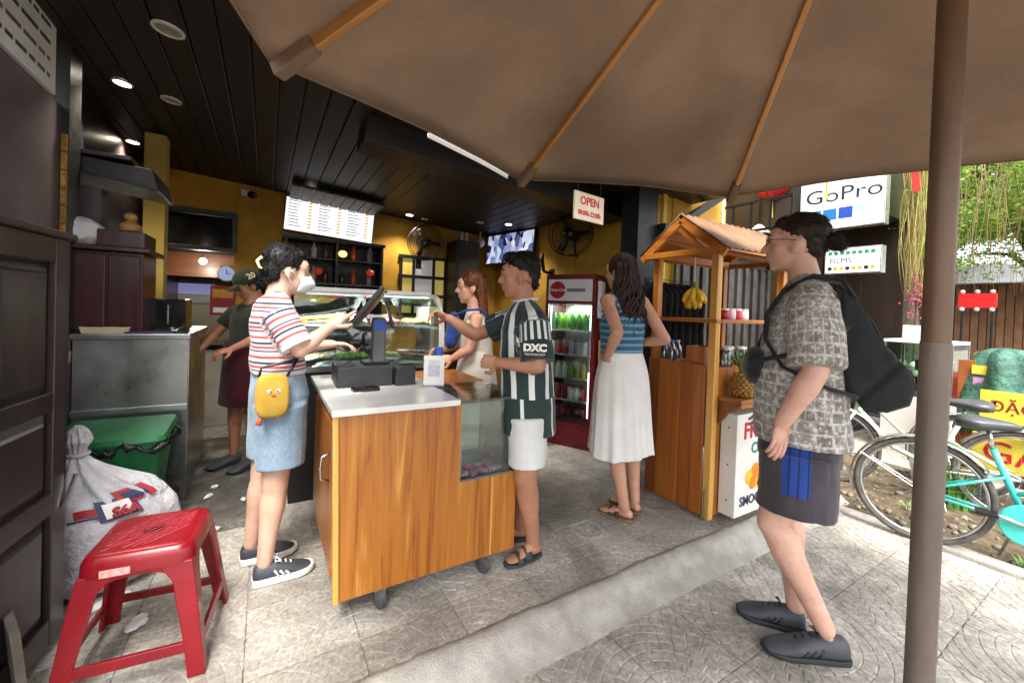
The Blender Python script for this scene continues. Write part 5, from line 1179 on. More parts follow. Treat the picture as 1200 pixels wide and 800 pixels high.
for k in range(8):
    MB().lathe([(.022, 0), (.022, .002)], 12, (-.003, .20 - k * .055, .23), axis=(-1, 0, 0)).build('green_icon', mat('icon_green', '#3f8f62', '#2f7a50', 60, .5, lo=.45, hi=.55), g2)
    MB().lathe([(.022, 0), (.022, .002)], 12, (-.003, .20 - k * .055, .06), axis=(-1, 0, 0)).build('yellow_icon', mat('icon_yellow', '#d8b02a', '#b98d1a', 60, .5) if k % 3 else M_dkink, g2)
# hanging rail with brackets, awning arm, dark gate next to the fruit stand
ra = thing('iron_railing', 'black iron railing with upright bars projecting from the yellow wall', 'railing', (5.0, 2.34, 2.36))
MB().box((0, 0, .34), (.03, 1.16, .37)).build('top_rail', M_iron, ra); MB().box((0, 0, .0), (.03, 1.16, .03)).build('bottom_rail', M_iron, ra)
for k in range(6): MB().box((.008, .0 + k * .225, .03), (.025, .02 + k * .225, .34)).build('bar', M_iron, ra)
MB().box((-.01, .02, -2.3), (.03, .06, .0)).build('support', M_iron, ra)
aw = thing('awning_arm', 'thick black diagonal awning arm on the yellow facade', 'awning arm', (3.1, 2.5, 2.0)); MB().bar((0, 0, .07), (.90, .0, .58), .05, .07).build('arm', M_black, aw, bevel=.006); MB().box((-.05, -.04, -.02), (.04, .098, .15)).build('pivot', M_black, aw, bevel=.004)
struct(bx('black_column', (2.80, 2.55, 0), (3.05, 2.75, 2.6), M_black))
struct(bx('pale_jamb', (3.17, 2.585, 0), (3.22, 2.75, 4.0), M_yellow2)); struct(bx('jamb_infill', (3.051, 2.62, 0), (3.168, 2.75, 4.0), M_yellow)); struct(bx('white_corner_bead', (4.102, 2.59, 0), (4.135, 2.63, 4.0), M_white)); struct(bx('upper_infill', (3.222, 2.61, 0), (3.318, 2.75, 4.0), M_yellow))
gt = thing('folding_gate', 'dark grey folding metal gate of close vertical slats behind the juice stand', 'gate', (3.3, 2.5, 0))
for k in range(22): MB().box((k * .075, 0 if k % 2 else .02, .02), (k * .075 + .05, .03 if k % 2 else .05, 1.86)).build('slat', mat('gate_grey', '#4c4946', '#353331', 6, .4, metal=.5, var=.3), gt)
MB().box((-.02, .0, 1.861), (1.66, .06, 1.92)).build('top_track', M_iron, gt)
clx = thing('garment_rail', 'rail of black garments hanging behind the juice stand', 'garment rail', (2.66, 2.32, 0))
MB().tube([(0, 0, 0), (0, 0, 1.62), (.62, 0, 1.62), (.62, 0, 0)], .012, 8).build('frame', M_iron, clx)
for k in range(7):
    rings = []
    for z, hw, ht in ((1.60, .03, .01), (1.56, .10, .02), (1.50, .16, .03), (1.2, .155, .03), (.85, .17, .035), (.82, .165, .03)):
        rings.append([(.05 + k * .085 + ht * math.cos(a) + .008 * math.sin(z * 9 + k), hw * math.sin(a) * (1 + .05 * math.sin(3 * a + k)), z) for a in np.linspace(0, 2 * PI, 21)[:-1]])
    MB().loft(rings).build('garment', mat('black_cloth', '#18181b', '#101012', 9, .9, bump=.3, var=.4), clx, smooth=True)
# lanterns and banners above
def lantern(label, loc, r, col, glow):
    o = thing('silk_lantern', label, 'lantern', loc); m = emit('lant' + col, col, glow, col)
    MB().lathe([(.25 * r, -.8 * r), (.7 * r, -.6 * r), (r, 0), (.7 * r, .6 * r), (.25 * r, .8 * r)], 20).build('shade', m, o, smooth=True)
    for k in range(10): a = 2 * PI * k / 10; MB().tube([(q * r * 1.01 * math.cos(a), q * r * 1.01 * math.sin(a), z * r) for q, z in ((.25, -.8), (.7, -.6), (1, 0), (.7, .6), (.25, .8))], .004, 5).build('rib', mat('lantern_rib', '#5a1a14', None, 5, .6), o)
    MB().lathe([(.27 * r, -.9 * r), (.27 * r, -.78 * r)], 14).build('lower_ring', mat('gold_ring', '#b08a3a', None, 5, .4), o); MB().tube([(0, 0, .8 * r), (0, 0, .8 * r + .8)], .004, 5).build('cord', M_iron, o)
    MB().tube([(0, 0, -.9 * r), (0, 0, -.9 * r - .22)], [.006, .012], 6).build('tassel', mat('tassel_yellow', '#d8c038', None, 9, .7), o)
lantern('red silk lantern hanging before the pale yellow wall', (5.6, 2.86, 3.05), .22, '#b3212a', .04)
lantern('orange silk lantern hanging above the lit letter sign', (5.45, 2.2, 3.10), .2, '#c98a3a', .07)
shd = thing('enamel_lamp', 'white enamel lamp shade hanging by the railing', 'lamp', (5.6, 3.02, 2.45)); MB().lathe([(.02, .12), (.05, .10), (.14, .0), (.145, -.01)], 20, caps=False).build('shade', M_white, shd, smooth=True); MB().tube([(0, 0, .11), (0, 0, 1.2)], .006, 6).build('cord', M_iron, shd)
rbn = thing('red_banner', 'narrow red cloth banner hanging beside the lit letter sign', 'banner', (6.6, 1.74, 2.90)); MB().prism([(0, .045, 0), (.005, .08, .50), (.005, .02, .50), (0, -.03, 0)], (.02, 0, 0)).build('cloth', mat('banner_red', '#d0392e', '#b52c24', 6, .7), rbn); MB().box((.02, .02, .48), (.6, .08, .5)).build('rod', M_iron, rbn)
rb2 = thing('red_banner', 'short red cloth strip on the yellow wall behind the railing', 'banner', (5.4, 3.47, 2.25)); MB().box((-.06, .0, 0), (.06, .02, .6)).build('cloth', mat('banner_red', '#d0392e'), rb2)
fz_ = thing('picture_frame', 'small black framed picture on the yellow wall', 'picture', (4.7, 3.49, 2.35)); MB().box((-.08, -.01, 0), (.08, .009, .34)).build('frame', M_black, fz_); MB().box((-.05, -.013, .05), (.05, -.011, .28)).build('print', M_grey, fz_)
# ------------------------------------------------------------------ trees with hanging roots
M_leafa = mat('leaf_light', '#7fa23a', '#4f7a24', 3, .55, var=.0, kind='pos'); M_bark = mat('bark', '#5e5344', '#3f372d', 12, .9, bump=.7, bscale=30, bdist=.02)
def leaf_mat():
    k = NT('leaf_translucent'); co = k.coord('pos'); base = k.ramp(k.noise(co, 4, 5), [(.35, c('#55801f')), (.55, c('#8aac38')), (.7, c('#b4c95a'))])
    k.set(Base=base, Roughness=.5); tr = k.n('BsdfTranslucent'); k.l(base, tr.inputs[0]); mx = k.n('MixShader'); mx.inputs[0].default_value = .45
    k.l(k.b.outputs[0], mx.inputs[1]); k.l(tr.outputs[0], mx.inputs[2]); k.l(mx.outputs[0], k.t.nodes['Material Output'].inputs[0]); return k.m
M_leaf = leaf_mat()
def tree(label, loc, h, crown, n, nc, seed, leafs=.075):
    rg = random.Random(seed); o = thing('street_tree', label, 'tree', loc)
    tk = MB().tube([(0, 0, -.05), (.05, .02, h * .3), (.0, .08, h * .6), (.1, .0, h * .85)], [.2, .16, .13, .08], 12).build('trunk', M_bark, o, smooth=True)
    cents = []
    for k in range(nc):
        a = rg.uniform(0, 2 * PI); rr_ = rg.uniform(.25, 1) ; cents.append((Vector((crown[0] * rr_ * math.cos(a), crown[1] * rr_ * math.sin(a), h + rg.uniform(-.6, 1) * crown[2])), rg.uniform(.3, .6)))
    for k, (cc_, r_) in enumerate(cents[:9]):
        mid = Vector((.05, .03, h * .7)).lerp(cc_, .5) + Vector((0, 0, .15)); MB().tube([(.03, .03, h * .65), mid, cc_], [.06, .035, .012], 7).build('limb', M_bark, o, smooth=True)
    vs = []; fs = []
    for cc_, r_ in cents:
        for k in range(n):
            d = Vector((rg.gauss(0, 1), rg.gauss(0, 1), rg.gauss(0, .75))); d = d.normalized() * r_ * rg.random() ** .45; p = cc_ + d
            ax = Vector((rg.gauss(0, 1), rg.gauss(0, 1), rg.gauss(-.4, .6))).normalized(); sd = ax.orthogonal().normalized() * leafs * .28; L = leafs * rg.uniform(.7, 1.3); b0 = len(vs)
            vs += [p, p + ax * L * .5 + sd, p + ax * L, p + ax * L * .5 - sd]; fs.append((b0, b0 + 1, b0 + 2, b0 + 3))
    cr_ = MB().add(vs, fs); me = bpy.data.meshes.new('crown'); me.from_pydata([tuple(v) for v in cr_.v], [], cr_.f); x = mk('crown', me, M_leaf, o); x['kind'] = 'stuff'
    return o
def roots(label, y0, y1, u0, u1, zt, zb, n, cola, colb, name='hanging_roots'):
    o = thing(name, label, 'hanging roots', ((u0 + u1) / 2, (y0 + y1) / 2, zb)); m = mat('root_' + cola[1:], cola, colb, 3, .8, stretch=(1, 1, .4), var=.1); mb = MB()
    for k in range(n):
        x, y = random.uniform(u0, u1) - (u0 + u1) / 2, random.uniform(y0, y1) - (y0 + y1) / 2; b_ = random.uniform(0, .3); t_ = zt - zb
        pts = [(x + .035 * math.sin(k + q * 1.3), y + .035 * math.cos(2 * k + q * .9), t_ + (b_ * 2.2 - t_) * q / 7) for q in range(8)]; mb.tube(pts, [.0042, .0042, .004, .0038, .0035, .003, .0025, .0015], 5)
    l = mb.build('strands', m, o, smooth=True); l['kind'] = 'stuff'
    tp_ = MB().tube([((u0 - u1) / 2, (y0 - y1) / 2, zt - zb), ((u1 - u0) / 2, (y1 - y0) / 2, zt - zb)], .02, 6).build('bearer', M_bark, o)
    return o
tree('leafy tree with light green crown and bare trunk beyond the bicycles', (9.6, .9, -.085), 3.5, (1.4, 1.5, .9), 380, 34, 5)
tree('dense green tree standing behind the hanging roots', (12.5, 3.0, -.085), 4.2, (2.0, 1.6, 1.2), 380, 40, 8, .1)
tree('thin leafy tree beside the camera shop corner', (8.7, 2.3, -.085), 3.2, (.45, .45, .7), 260, 14, 11)
tree('broad pale green tree with low drooping crown behind the far stalls', (11.0, 1.2, -.085), 3.3, (1.2, 1.4, 1.3), 360, 30, 21, .085)
tree('far green tree at the end of the pavement', (19, 2.0, -.085), 4.0, (3.0, 3.0, 1.8), 420, 44, 15, .16)
roots('curtain of thin tan hanging roots over the red shop sign', 1.05, 1.95, 8.0, 9.6, 3.7, 1.7, 60, '#a08a5a', '#6f5f3c')
roots('bunch of yellow green trailing strands at the camera shop corner', 1.74, 2.02, 7.1, 7.5, 3.7, 1.6, 130, '#8f9a4a', '#a8905a', 'trailing_plant')
pf = thing('pink_blossom', 'pink flowers at the foot of the trailing strands', 'flowers', (7.3, 1.88, 1.45)); mb = MB()
for k in range(120): d = Vector((random.gauss(0, .06), random.gauss(0, .05), random.gauss(.25, .16))); mb.ell(d, random.uniform(.007, .014), 6, 4)
x = mb.build('petals', mat('petal_pink', '#d05a7c', '#b83f64', 30, .6), pf, smooth=True); x['kind'] = 'stuff'; MB().tube([(0, 0, -1.5), (.01, 0, .2)], .012, 6).build('stem', M_bark, pf)
# ------------------------------------------------------------------ far street
fs_ = thing('brown_shed', 'brown slatted timber shed far along the pavement', 'building', (14, .6, -.085))
for k in range(26): MB().box((0, k * .13, 0), (.03, k * .13 + .115, 2.35)).build('board', mat('shed_brown', '#6d4a34', '#52361f', 4, .8, var=.3), fs_)
MB().box((.03, 0, 0), (2.5, 3.38, 2.3)).build('core', M_black, fs_); MB().prism([(-.4, -.3, 2.36), (-.4, 3.7, 2.36), (-.4, 1.7, 2.8)], (3.3, 0, 0)).build('roof', mat('pale_roof', '#b9bcc0', '#9da0a5', 4, .6), fs_)
rs_ = thing('red_street_sign', 'bright red horizontal shop sign with white edge lamps', 'sign', (9.0, 1.66, 1.59)); MB().box((0, -.19, 0), (.05, .19, .21)).build('board', emit('red_lit', '#d81f1c', .15, '#c01a18'), rs_)
for k in range(3): MB().ell((0, -.15 + k * .15, .235), .03).build('bulb', M_white, rs_, smooth=True); MB().ell((0, -.15 + k * .15, -.025), .03).build('bulb', M_white, rs_, smooth=True)
for y in (-.15, .15): MB().tube([(.03, y, -1.67), (.03, y, 0)], .015, 6).build('post', M_iron, rs_)
def stall(label, loc, col, top):
    o = thing('market_stall', label, 'stall', loc); MB().box((-.4, -.5, .72), (.4, .5, .78)).build('table_top', mat('cloth_' + col[1:], col, None, 5, .8), o, bevel=.01)
    for x in (-.36, .34):
        for y in (-.46, .44): MB().box((x, y, 0), (x + .03, y + .03, .72)).build('leg', M_iron, o)
    MB().box((-.42, -.52, .35), (-.40, .52, .78)).build('skirt', MATS['cloth_' + col[1:]], o)
    for k in range(7): MB().ell((random.uniform(-.3, .3), -.4 + k * .13, .83), (.07, .06, random.uniform(.06, .14))).build('goods', mat('goods_%s%d' % (col[1:], k % 4), top[k % len(top)], None, 30, .6, bump=.4), o, smooth=True)
stall('red covered stall table heaped with pale goods', (7.6, 1.0, -.085), '#a02a30', ['#d8d2c4', '#7a3a2a', '#e2ded4', '#8a8f60'])
stall('brown stall table with dark goods beyond the tarpaulin', (7.0, 1.9, -.085), '#5a3f2e', ['#3a3f44', '#8a5a3a', '#c9c2b4', '#4a5f3a'])
stall('white stall table far along the pavement', (10.8, 1.6, -.085), '#c9c5be', ['#c03a2e', '#e6e2da', '#d8b23a'])
bxb = thing('blue_parasol', 'bright blue street parasol on a tall pole among the trees', 'parasol', (11.5, 2.95, -.085)); MB().lathe([(1.1, 4.55), (.6, 4.85), (.05, 5.0)], 20, caps=False).build('canopy', mat('blue_canvas', '#2a80c0', '#236fa8', 4, .7), bxb, smooth=True); MB().tube([(0, 0, 0), (0, 0, 4.98)], .03, 8).build('pole', M_iron, bxb)
# ------------------------------------------------------------------ people
def capsule(mb, a, b, ra, rb, n=14, mid=None):
    a, b = Vector(a), Vector(b); d = b - a; L = d.length; d = d.normalized() if L > 1e-6 else Vector((0, 0, 1)); pts = []; rr = []
    for i in range(5): t = R(90 * (i + .15) / 4.15); pts.append(a - d * ra * math.cos(t)); rr.append(max(.001, ra * math.sin(t)))
    if mid:
        for f, r_ in mid: pts.append(a.lerp(b, f)); rr.append(r_)
    for i in range(5): t = R(90 - 90 * i / 4.15); pts.append(b + d * rb * math.cos(t)); rr.append(max(.001, rb * math.sin(t)))
    mb.tube(pts, rr, n)
def torso_ring(r, n=28, grow=0, p=2.4):
    x, y, z, hd, hw = r[:5]; yaw = r[5] if len(r) > 5 else 0; hd += grow; hw += grow; out = []
    for k in range(n):
        t = 2 * PI * k / n; cx, sx = math.cos(t), math.sin(t)
        px = hd * math.copysign(abs(cx) ** (2 / p), cx); py = hw * math.copysign(abs(sx) ** (2 / p), sx)
        out.append((x + px * math.cos(yaw) - py * math.sin(yaw), y + px * math.sin(yaw) + py * math.cos(yaw), z))
    return out
def voxel(mb, vs, sm=4, fac=.5):
    me = mb.mesh('tmp'); o = bpy.data.objects.new('tmp', me); COL.objects.link(o)
    m = o.modifiers.new('r', 'REMESH'); m.mode = 'VOXEL'; m.voxel_size = vs
    if sm: s = o.modifiers.new('s', 'SMOOTH'); s.iterations = sm; s.factor = fac
    dg = bpy.context.evaluated_depsgraph_get(); out = bpy.data.meshes.new_from_object(o.evaluated_get(dg)); bpy.data.objects.remove(o); return out
def displace(me, fn):
    me.update(); nn = [v.normal.copy() for v in me.vertices]
    for v, n_ in zip(me.vertices, nn): v.co = v.co + n_ * fn(v.co, n_)
    me.update()
def wrinkle(amp, f=(7, 7, 14), seed=0):
    return lambda co, n_: amp * (noise.noise(Vector((co.x * f[0] + seed, co.y * f[1], co.z * f[2]))) + .6 * (abs(noise.noise(Vector((co.x * f[0] * 2.3, co.y * f[1] * 2.3 + seed, co.z * f[2] * 1.7)))) - .25))
def set_pc(me, fn):
    at = me.attributes.new('pc', 'FLOAT_VECTOR', 'POINT'); arr = np.zeros(len(me.vertices) * 3, np.float32)
    for i, v in enumerate(me.vertices): arr[3 * i:3 * i + 3] = fn(v.co)
    at.data.foreach_set('vector', arr)
def merge_extra(me, mb):
    if not mb.v: return me
    e = mb.mesh('x'); bm = bmesh.new(); bm.from_mesh(me); bm.from_mesh(e); bm.to_mesh(me); bm.free(); me.update(); return me
def frame(fwd_yaw, pitch, roll=0): return Matrix.Rotation(fwd_yaw, 3, 'Z') @ Matrix.Rotation(-pitch, 3, 'Y') @ Matrix.Rotation(roll, 3, 'X')
def skin_mat(name, a, b):
    k = NT(name); co = k.coord('obj'); base = k.ramp(k.noise(co, 9, 5, .3), [(.35, c(b)), (.65, c(a))])
    base = k.mix(k.ramp(k.noise(co, 3, 3), [(.42, (0, 0, 0, 1)), (.75, (.3, .3, .3, 1))]), base, c('#ac6a5a')); base = k.mix(k.ramp(k.noise(co, 26, 6, .5), [(.45, (0, 0, 0, 1)), (.7, (.16, .16, .16, 1))]), base, c('#7d4a36'))
    k.set(Base=base, Roughness=.5, Subsurface_Weight=.12, Subsurface_Radius=(.02, .008, .004)); k.bump(k.noise(co, 180, 3), .12, .002); return k.m
def hair_mat(name, a, b, st=(60, 60, 5)):
    k = NT(name); co = k.coord('obj', st); n1 = k.noise(co, 1.0, 4, .6); k.set(Base=k.ramp(n1, [(.35, c(b)), (.65, c(a))]), Roughness=.5, Specular_IOR_Level=.3); k.bump(n1, .8, .008); return k.m
def add_head(mb, Hc, Rm, s):
    P = lambda x, y, z: Vector(Hc) + Rm @ (Vector((x, y, z)) * s)
    E = lambda x, y, z, r: mb.ell(P(x, y, z), tuple(q * s for q in r), 18, 12, Rm)
    E(-.012, 0, .022, (.096, .074, .098)); E(.028, 0, -.04, (.064, .056, .072)); E(.058, 0, -.094, (.024, .026, .02)); E(.052, 0, .03, (.045, .056, .05))
    capsule(mb, P(.086, 0, .016), P(.108, 0, -.022), .008 * s, .0125 * s, 10); E(.094, .010, -.026, (.011, .009, .008)); E(.094, -.010, -.026, (.011, .009, .008))
    E(.078, 0, .036, (.018, .046, .011)); E(.083, 0, -.052, (.014, .024, .007)); E(.081, 0, -.064, (.014, .021, .007)); E(.045, .04, -.02, (.03, .02, .03)); E(.045, -.04, -.02, (.03, .02, .03))
    for q in (-1, 1): mb.ell(P(-.008, q * .076, -.012), (.020 * s, .008 * s, .031 * s), 12, 8, Rm @ Matrix.Rotation(q * R(-20), 3, 'Z')); mb.ell(P(-.002, q * .075, -.036), (.010 * s, .007 * s, .011 * s), 8, 6, Rm)
    return P
def add_hand(mb, fx, wr, d, nrm, s=1.0, side=1, curl=(.5, .5, .5, .5), thumb=.5, point=False):
    wr = Vector(wr); d = Vector(d).normalized(); nrm = Vector(nrm); nrm = (nrm - d * nrm.dot(d)).normalized(); t = d.cross(nrm) * side
    Rm = Matrix((d, t, nrm)).transposed()
    mb.ell(wr + d * .045 * s, (.052 * s, .038 * s, .0155 * s), 14, 10, Rm); mb.ell(wr + d * .03 * s + t * .022 * s + nrm * .006 * s, (.03 * s, .018 * s, .014 * s), 10, 8, Rm)
    for i, (o_, L) in enumerate(((.028, .066), (.010, .075), (-.008, .070), (-.026, .054))):
        p = wr + d * (.082 - .004 * abs(i - 1)) * s + t * o_ * s; a = 0; pts = [p - d * .02 * s, p]; cu = curl[i]
        for j, fr_ in enumerate((.45, .32, .23)):
            a += cu * (1.0, 1.15, .8)[j]; dd = d * math.cos(a) + nrm * math.sin(a) + t * (o_ * 2.2) * (1 - min(1, cu)); p = p + dd.normalized() * L * fr_ * s; pts.append(p)
        r0 = .0092 * s * (1, 1, .97, .86)[i]; fx.tube(pts + [pts[-1] + (pts[-1] - pts[-2]).normalized() * .003], [r0, r0, r0 * .97, r0 * .9, r0 * .8, r0 * .35], 9)
    p = wr + d * .022 * s + t * .030 * s + nrm * .006 * s; q1 = (d * .62 + t * .72 + nrm * .25).normalized(); q2 = (d * (.85) + t * (.45 - .6 * thumb) + nrm * (.2 + .6 * thumb)).normalized()
    pts = [p, p + q1 * .038 * s, p + q1 * .038 * s + q2 * .032 * s]; fx.tube([p - q1 * .012] + pts + [pts[-1] + q2 * .004], [.010 * s, .012 * s, .0108 * s, .0095 * s, .004 * s], 9)
def add_foot(mb, an, heel, toe, s=1.0, w=.038):
    an, heel, toe = Vector(an), Vector(heel), Vector(toe); f = (toe - heel); L = f.length; f.normalize(); z = Vector((0, 0, 1)); l = z.cross(f)
    rings = []
    for t, hw, h0, h in ((0, .016, .012, .035), (.06, .027, .004, .055), (.2, .031, .003, .075), (.4, .033, .006, .070), (.6, .038, .004, .05), (.8, .040, .003, .032), (.95, .030, .004, .022), (1.0, .014, .006, .016)):
        cc_ = heel + f * L * t; cc_.z = heel.z
        rings.append([cc_ + l * hw * s * math.cos(a) + z * (h0 + (h - h0) * (.5 + .5 * math.sin(a))) * s for a in np.linspace(0, 2 * PI, 17)[:-1]])
    mb.loft(rings); capsule(mb, an, heel + f * L * .22 + z * .045, .034 * s, .03 * s)
def shoe(parent, heel, toe, up, sole_m, lace=None, s=1.0, name='shoe', high=.085, stripes=None, fac=.035):
    heel, toe = Vector(heel), Vector(toe); f = toe - heel; L = f.length; f.normalize(); z = Vector((0, 0, 1)); l = z.cross(f); g = heel.z
    heel = heel - f * .012; L += .026
    prof = [(0, .010, high * .55), (.012, .023, high * .8), (.05, .034, high * .98), (.14, .038, high * .95), (.28, .040, high * 1.0), (.42, .042, high * .92), (.58, .046, high * .75), (.74, .049, high * .58), (.88, .044, high * .46), (.96, .030, high * .38), (1, .014, high * .30)]
    rings = []
    for t, hw, h in prof:
        cc_ = heel + f * L * t; ring = []
        for a in np.linspace(0, 2 * PI, 25)[:-1]:
            ca, sa = math.cos(a), math.sin(a); y = (hw + .003) * s * math.copysign(abs(ca) ** .75, ca); zz = .012 + (h - .012) * (.5 + .5 * math.copysign(abs(sa) ** .8, sa)) ; ring.append(Vector((cc_.x, cc_.y, g)) + l * y * (1 - .15 * max(0, sa)) + z * zz * s)
        rings.append(ring)
    sh = MB().loft(rings).build(name, up, parent, smooth=True); m_ = sh.modifiers.new('s', 'SUBSURF'); m_.levels = 1; m_.render_levels = 1
    rings = []
    for t, hw, h in prof:
        cc_ = heel + f * L * (t * 1.03 - .015); hw2 = hw + .004; lift = .012 * max(0, t - .8) / .2; 
        rings.append([Vector((cc_.x, cc_.y, g)) + l * hw2 * q * s + z * zz for q, zz in ((-1, .004 + lift), (-.9, .0 + lift), (.9, .0 + lift), (1, .004 + lift), (1.02, fac * .75 + lift * .6), (.96, fac), (-.96, fac), (-1.02, fac * .75 + lift * .6))])
    so_ = MB().loft(rings).build('sole', sole_m, sh, smooth='auto', bevel=.003)
    if lace:
        for k in range(4):
            t = .36 + .085 * k; h = np.interp(t, [p[0] for p in prof], [p[2] for p in prof]) * s; cc_ = heel + f * L * t; cc_.z = g
            MB().tube([cc_ - l * .024 + z * (h - .010), cc_ + z * (h + .004), cc_ + l * .024 + z * (h - .010)], .0032, 6).build('lace', lace, sh, smooth=True)
        cc_ = heel + f * L * .36; cc_.z = g + high * s
        for q in (-1, 1): MB().tube([cc_ + Vector((0, 0, 0)), cc_ + l * q * .02 + z * .014 + f * .01, cc_ + l * q * .034 + z * .002 + f * .016, cc_ + l * q * .016 + z * -.002], .003, 6).build('lace_bow', lace, sh, smooth=True)
    if stripes:
        for k in range(3):
            for q in (-1, 1):
                t = .42 + k * .09; cc_ = heel + f * L * t; cc_.z = g; hw = np.interp(t, [p[0] for p in prof], [p[1] for p in prof]); h = np.interp(t, [p[0] for p in prof], [p[2] for p in prof])
                MB().tube([cc_ + l * q * (hw + .002) * s + z * .03, cc_ - f * .022 + l * q * (hw - .000) * s + z * h * .72], .0048, 6).build('side_stripe', stripes, sh, smooth=True)
    return sh
def human(label, loc, rz, sk, H, neck, T, arms, legs, armr=(.044, .036, .024), legr=(.078, .05, .032), vs=.0075, fs=1.0):
    root = thing('person', label, 'person', loc, rz); mb = MB(); fx = MB(); Rm = frame(R(H['yaw']), R(H.get('pitch', 0)), R(H.get('roll', 0))); s = H.get('s', 1.0)
    P = add_head(mb, H['c'], Rm, s); capsule(mb, P(-.025, 0, -.05), neck, .052 * s, .056 * s); capsule(mb, neck, (T[-1][0], T[-1][1], T[-1][2] - .04), .056 * s, .07)
    mb.loft([torso_ring(r, grow=-.02) for r in T])
    for sd, (sh, el, wr, hd, pn, cu, th) in arms.items():
        tc = Vector((neck[0], neck[1], sh[2] + .005)); capsule(mb, tc.lerp(Vector(sh), .2), sh, .05, armr[0] * 1.05); capsule(mb, sh, el, armr[0], armr[1], mid=[(.4, armr[0] * 1.0)]); capsule(mb, el, wr, armr[1], armr[2], mid=[(.3, armr[1] * 1.07), (.75, armr[2] * 1.15)])
        add_hand(mb, fx, wr, hd, pn, H.get('hs', 1.0), 1 if sd == 'L' else -1, cu, th)
    for sd, (hip, kn, an, heel, toe) in legs.items():
        capsule(mb, hip, kn, legr[0], legr[1] * 1.08, mid=[(.5, (legr[0] + legr[1]) * .52)]); capsule(mb, kn, an, legr[1], legr[2], mid=[(.28, legr[1] * 1.08), (.6, legr[1] * .82)])
        k_, a_ = Vector(kn), Vector(an); f = (Vector(toe) - Vector(heel)).normalized(); mb.ell(k_.lerp(a_, .28) - f * .016, (legr[1] * .78, legr[1] * .78, .10), 12, 10); mb.ell(k_ + f * .018, (.03, .035, .045), 10, 8)
        add_foot(mb, an, heel, toe, fs)
    me = voxel(mb, vs, 4, .45); merge_extra(me, fx); body = mk('body', me, sk, root, smooth=True)
    return root, P, Rm, body
def eyes(root, P, Rm, hairm, s=1, brow=True):
    for q in (-1, 1):
        e = MB().ell(P(.0775, q * .031, .012), (.008 * s, .012 * s, .0055 * s), 10, 8, Rm).build('eye', mat('eye_white', '#a8998f', None, 5, .3), root, smooth=True)
        MB().ell(P(.0828, q * .031, .012), (.0035 * s, .0065 * s, .0055 * s), 8, 6, Rm).build('iris', mat('iris_dark', '#1c120d', None, 5, .15), e, smooth=True)
        if brow: MB().tube([P(.090, q * .014, .034), P(.090, q * .03, .040), P(.078, q * .05, .034)], [.003, .004, .002], 6).build('eyebrow', hairm, root, smooth=True)
def hairblob(root, P, Rm, s, m, prims, vs=.006, amp=.0035, name='hair', strands=900):
    mb = MB()
    for p in prims:
        if len(p) == 2: mb.ell(P(*p[0]), tuple(q * s for q in p[1]), 18, 12, Rm)
        else: capsule(mb, P(*p[0]), P(*p[1]), p[2] * s, p[3] * s)
    me = voxel(mb, vs, 3, .4); displace(me, lambda co, n_: amp * (noise.noise(co * 34) * .6 + noise.noise(Vector((co.x * 90, co.y * 90, co.z * 18)))))
    if len(me.vertices) > 300 and strands:
        me.update(); rg = random.Random(len(me.vertices)); fx = MB(); ce = P(0, 0, -.05); back = Rm @ Vector((-1, 0, -.55)); nv = len(me.vertices)
        for _ in range(strands):
            v = me.vertices[rg.randrange(nv)]; n_ = v.normal; t = back - n_ * back.dot(n_)
            if t.length < .1: continue
            t = t.normalized() + Vector((rg.gauss(0, .07), rg.gauss(0, .07), rg.gauss(0, .07))); L = rg.uniform(.018, .042); p = v.co + n_ * .0005
            fx.tube([p, p + t * L * .5 + n_ * rg.uniform(.0, .002), p + t * L - n_ * rg.uniform(-.001, .006)], [.0011, .0012, .0003], 3, caps=False)
        merge_extra(me, fx)
    return mk(name, me, m, root, smooth=True)
def garment(root, name, m, rings, tubes=(), vs=.009, amp=.005, f=(8, 8, 12), grow=0, sm=2, pc=None, caps=(), seed=0):
    mb = MB(); mb.loft([torso_ring(r, 32, grow) for r in rings])
    for a, b, ra, rb in tubes:
        a, b = Vector(a), Vector(b); mb.tube([a, a.lerp(b, .33), a.lerp(b, .66), b], [ra, ra + (rb - ra) * .33, ra + (rb - ra) * .66, rb], 20)
    for a, b, ra, rb in caps: capsule(mb, a, b, ra, rb)
    me = voxel(mb, vs, sm, .4); displace(me, wrinkle(amp, f, seed))
    if pc: set_pc(me, pc)
    return mk(name, me, m, root, smooth=True)
def sleeve_pc(T, sleeves, rad=.12):
    def fn(co):
        for sh, en in sleeves:
            sh, en = Vector(sh), Vector(en); d = en - sh; L = d.length; d.normalize(); t = (co - sh).dot(d); perp = (co - sh) - d * t
            if t > .02 and perp.length < rad and (co.y - T[2][1]) * math.copysign(1, sh.y) > abs(sh.y) * .72:
                x = d.orthogonal().normalized(); x = Vector((1, 0, 0)); x = (x - d * x.dot(d)).normalized(); y = d.cross(x); return (t, math.atan2(perp.dot(y), perp.dot(x)), 1.0)
        zs = [r[2] for r in T]; cx = np.interp(co.z, zs, [r[0] for r in T]); cy = np.interp(co.z, zs, [r[1] for r in T])
        return (co.z, math.atan2(co.y - cy, co.x - cx) , 0.0)
    return fn
def pcnode(k):
    a = k.n('Attribute', attribute_name='pc'); s = k.n('SeparateXYZ'); k.l(a.outputs['Vector'], s.inputs[0]); return s.outputs
def band(k, v, period, lo, hi, off=0.0):
    f = k.math('FRACT', k.math('DIVIDE', k.math('ADD', v, off + 100 * period), period)); return k.math('MULTIPLY', k.math('GREATER_THAN', f, lo), k.math('LESS_THAN', f, hi))
def cloth_finish(k, base, rough=.85, weave=500):
    k.set(Base=base, Roughness=rough, Specular_IOR_Level=.25, Sheen_Weight=.15); k.bump(k.noise(k.coord('obj'), weave, 2), .25, .002); return k.m
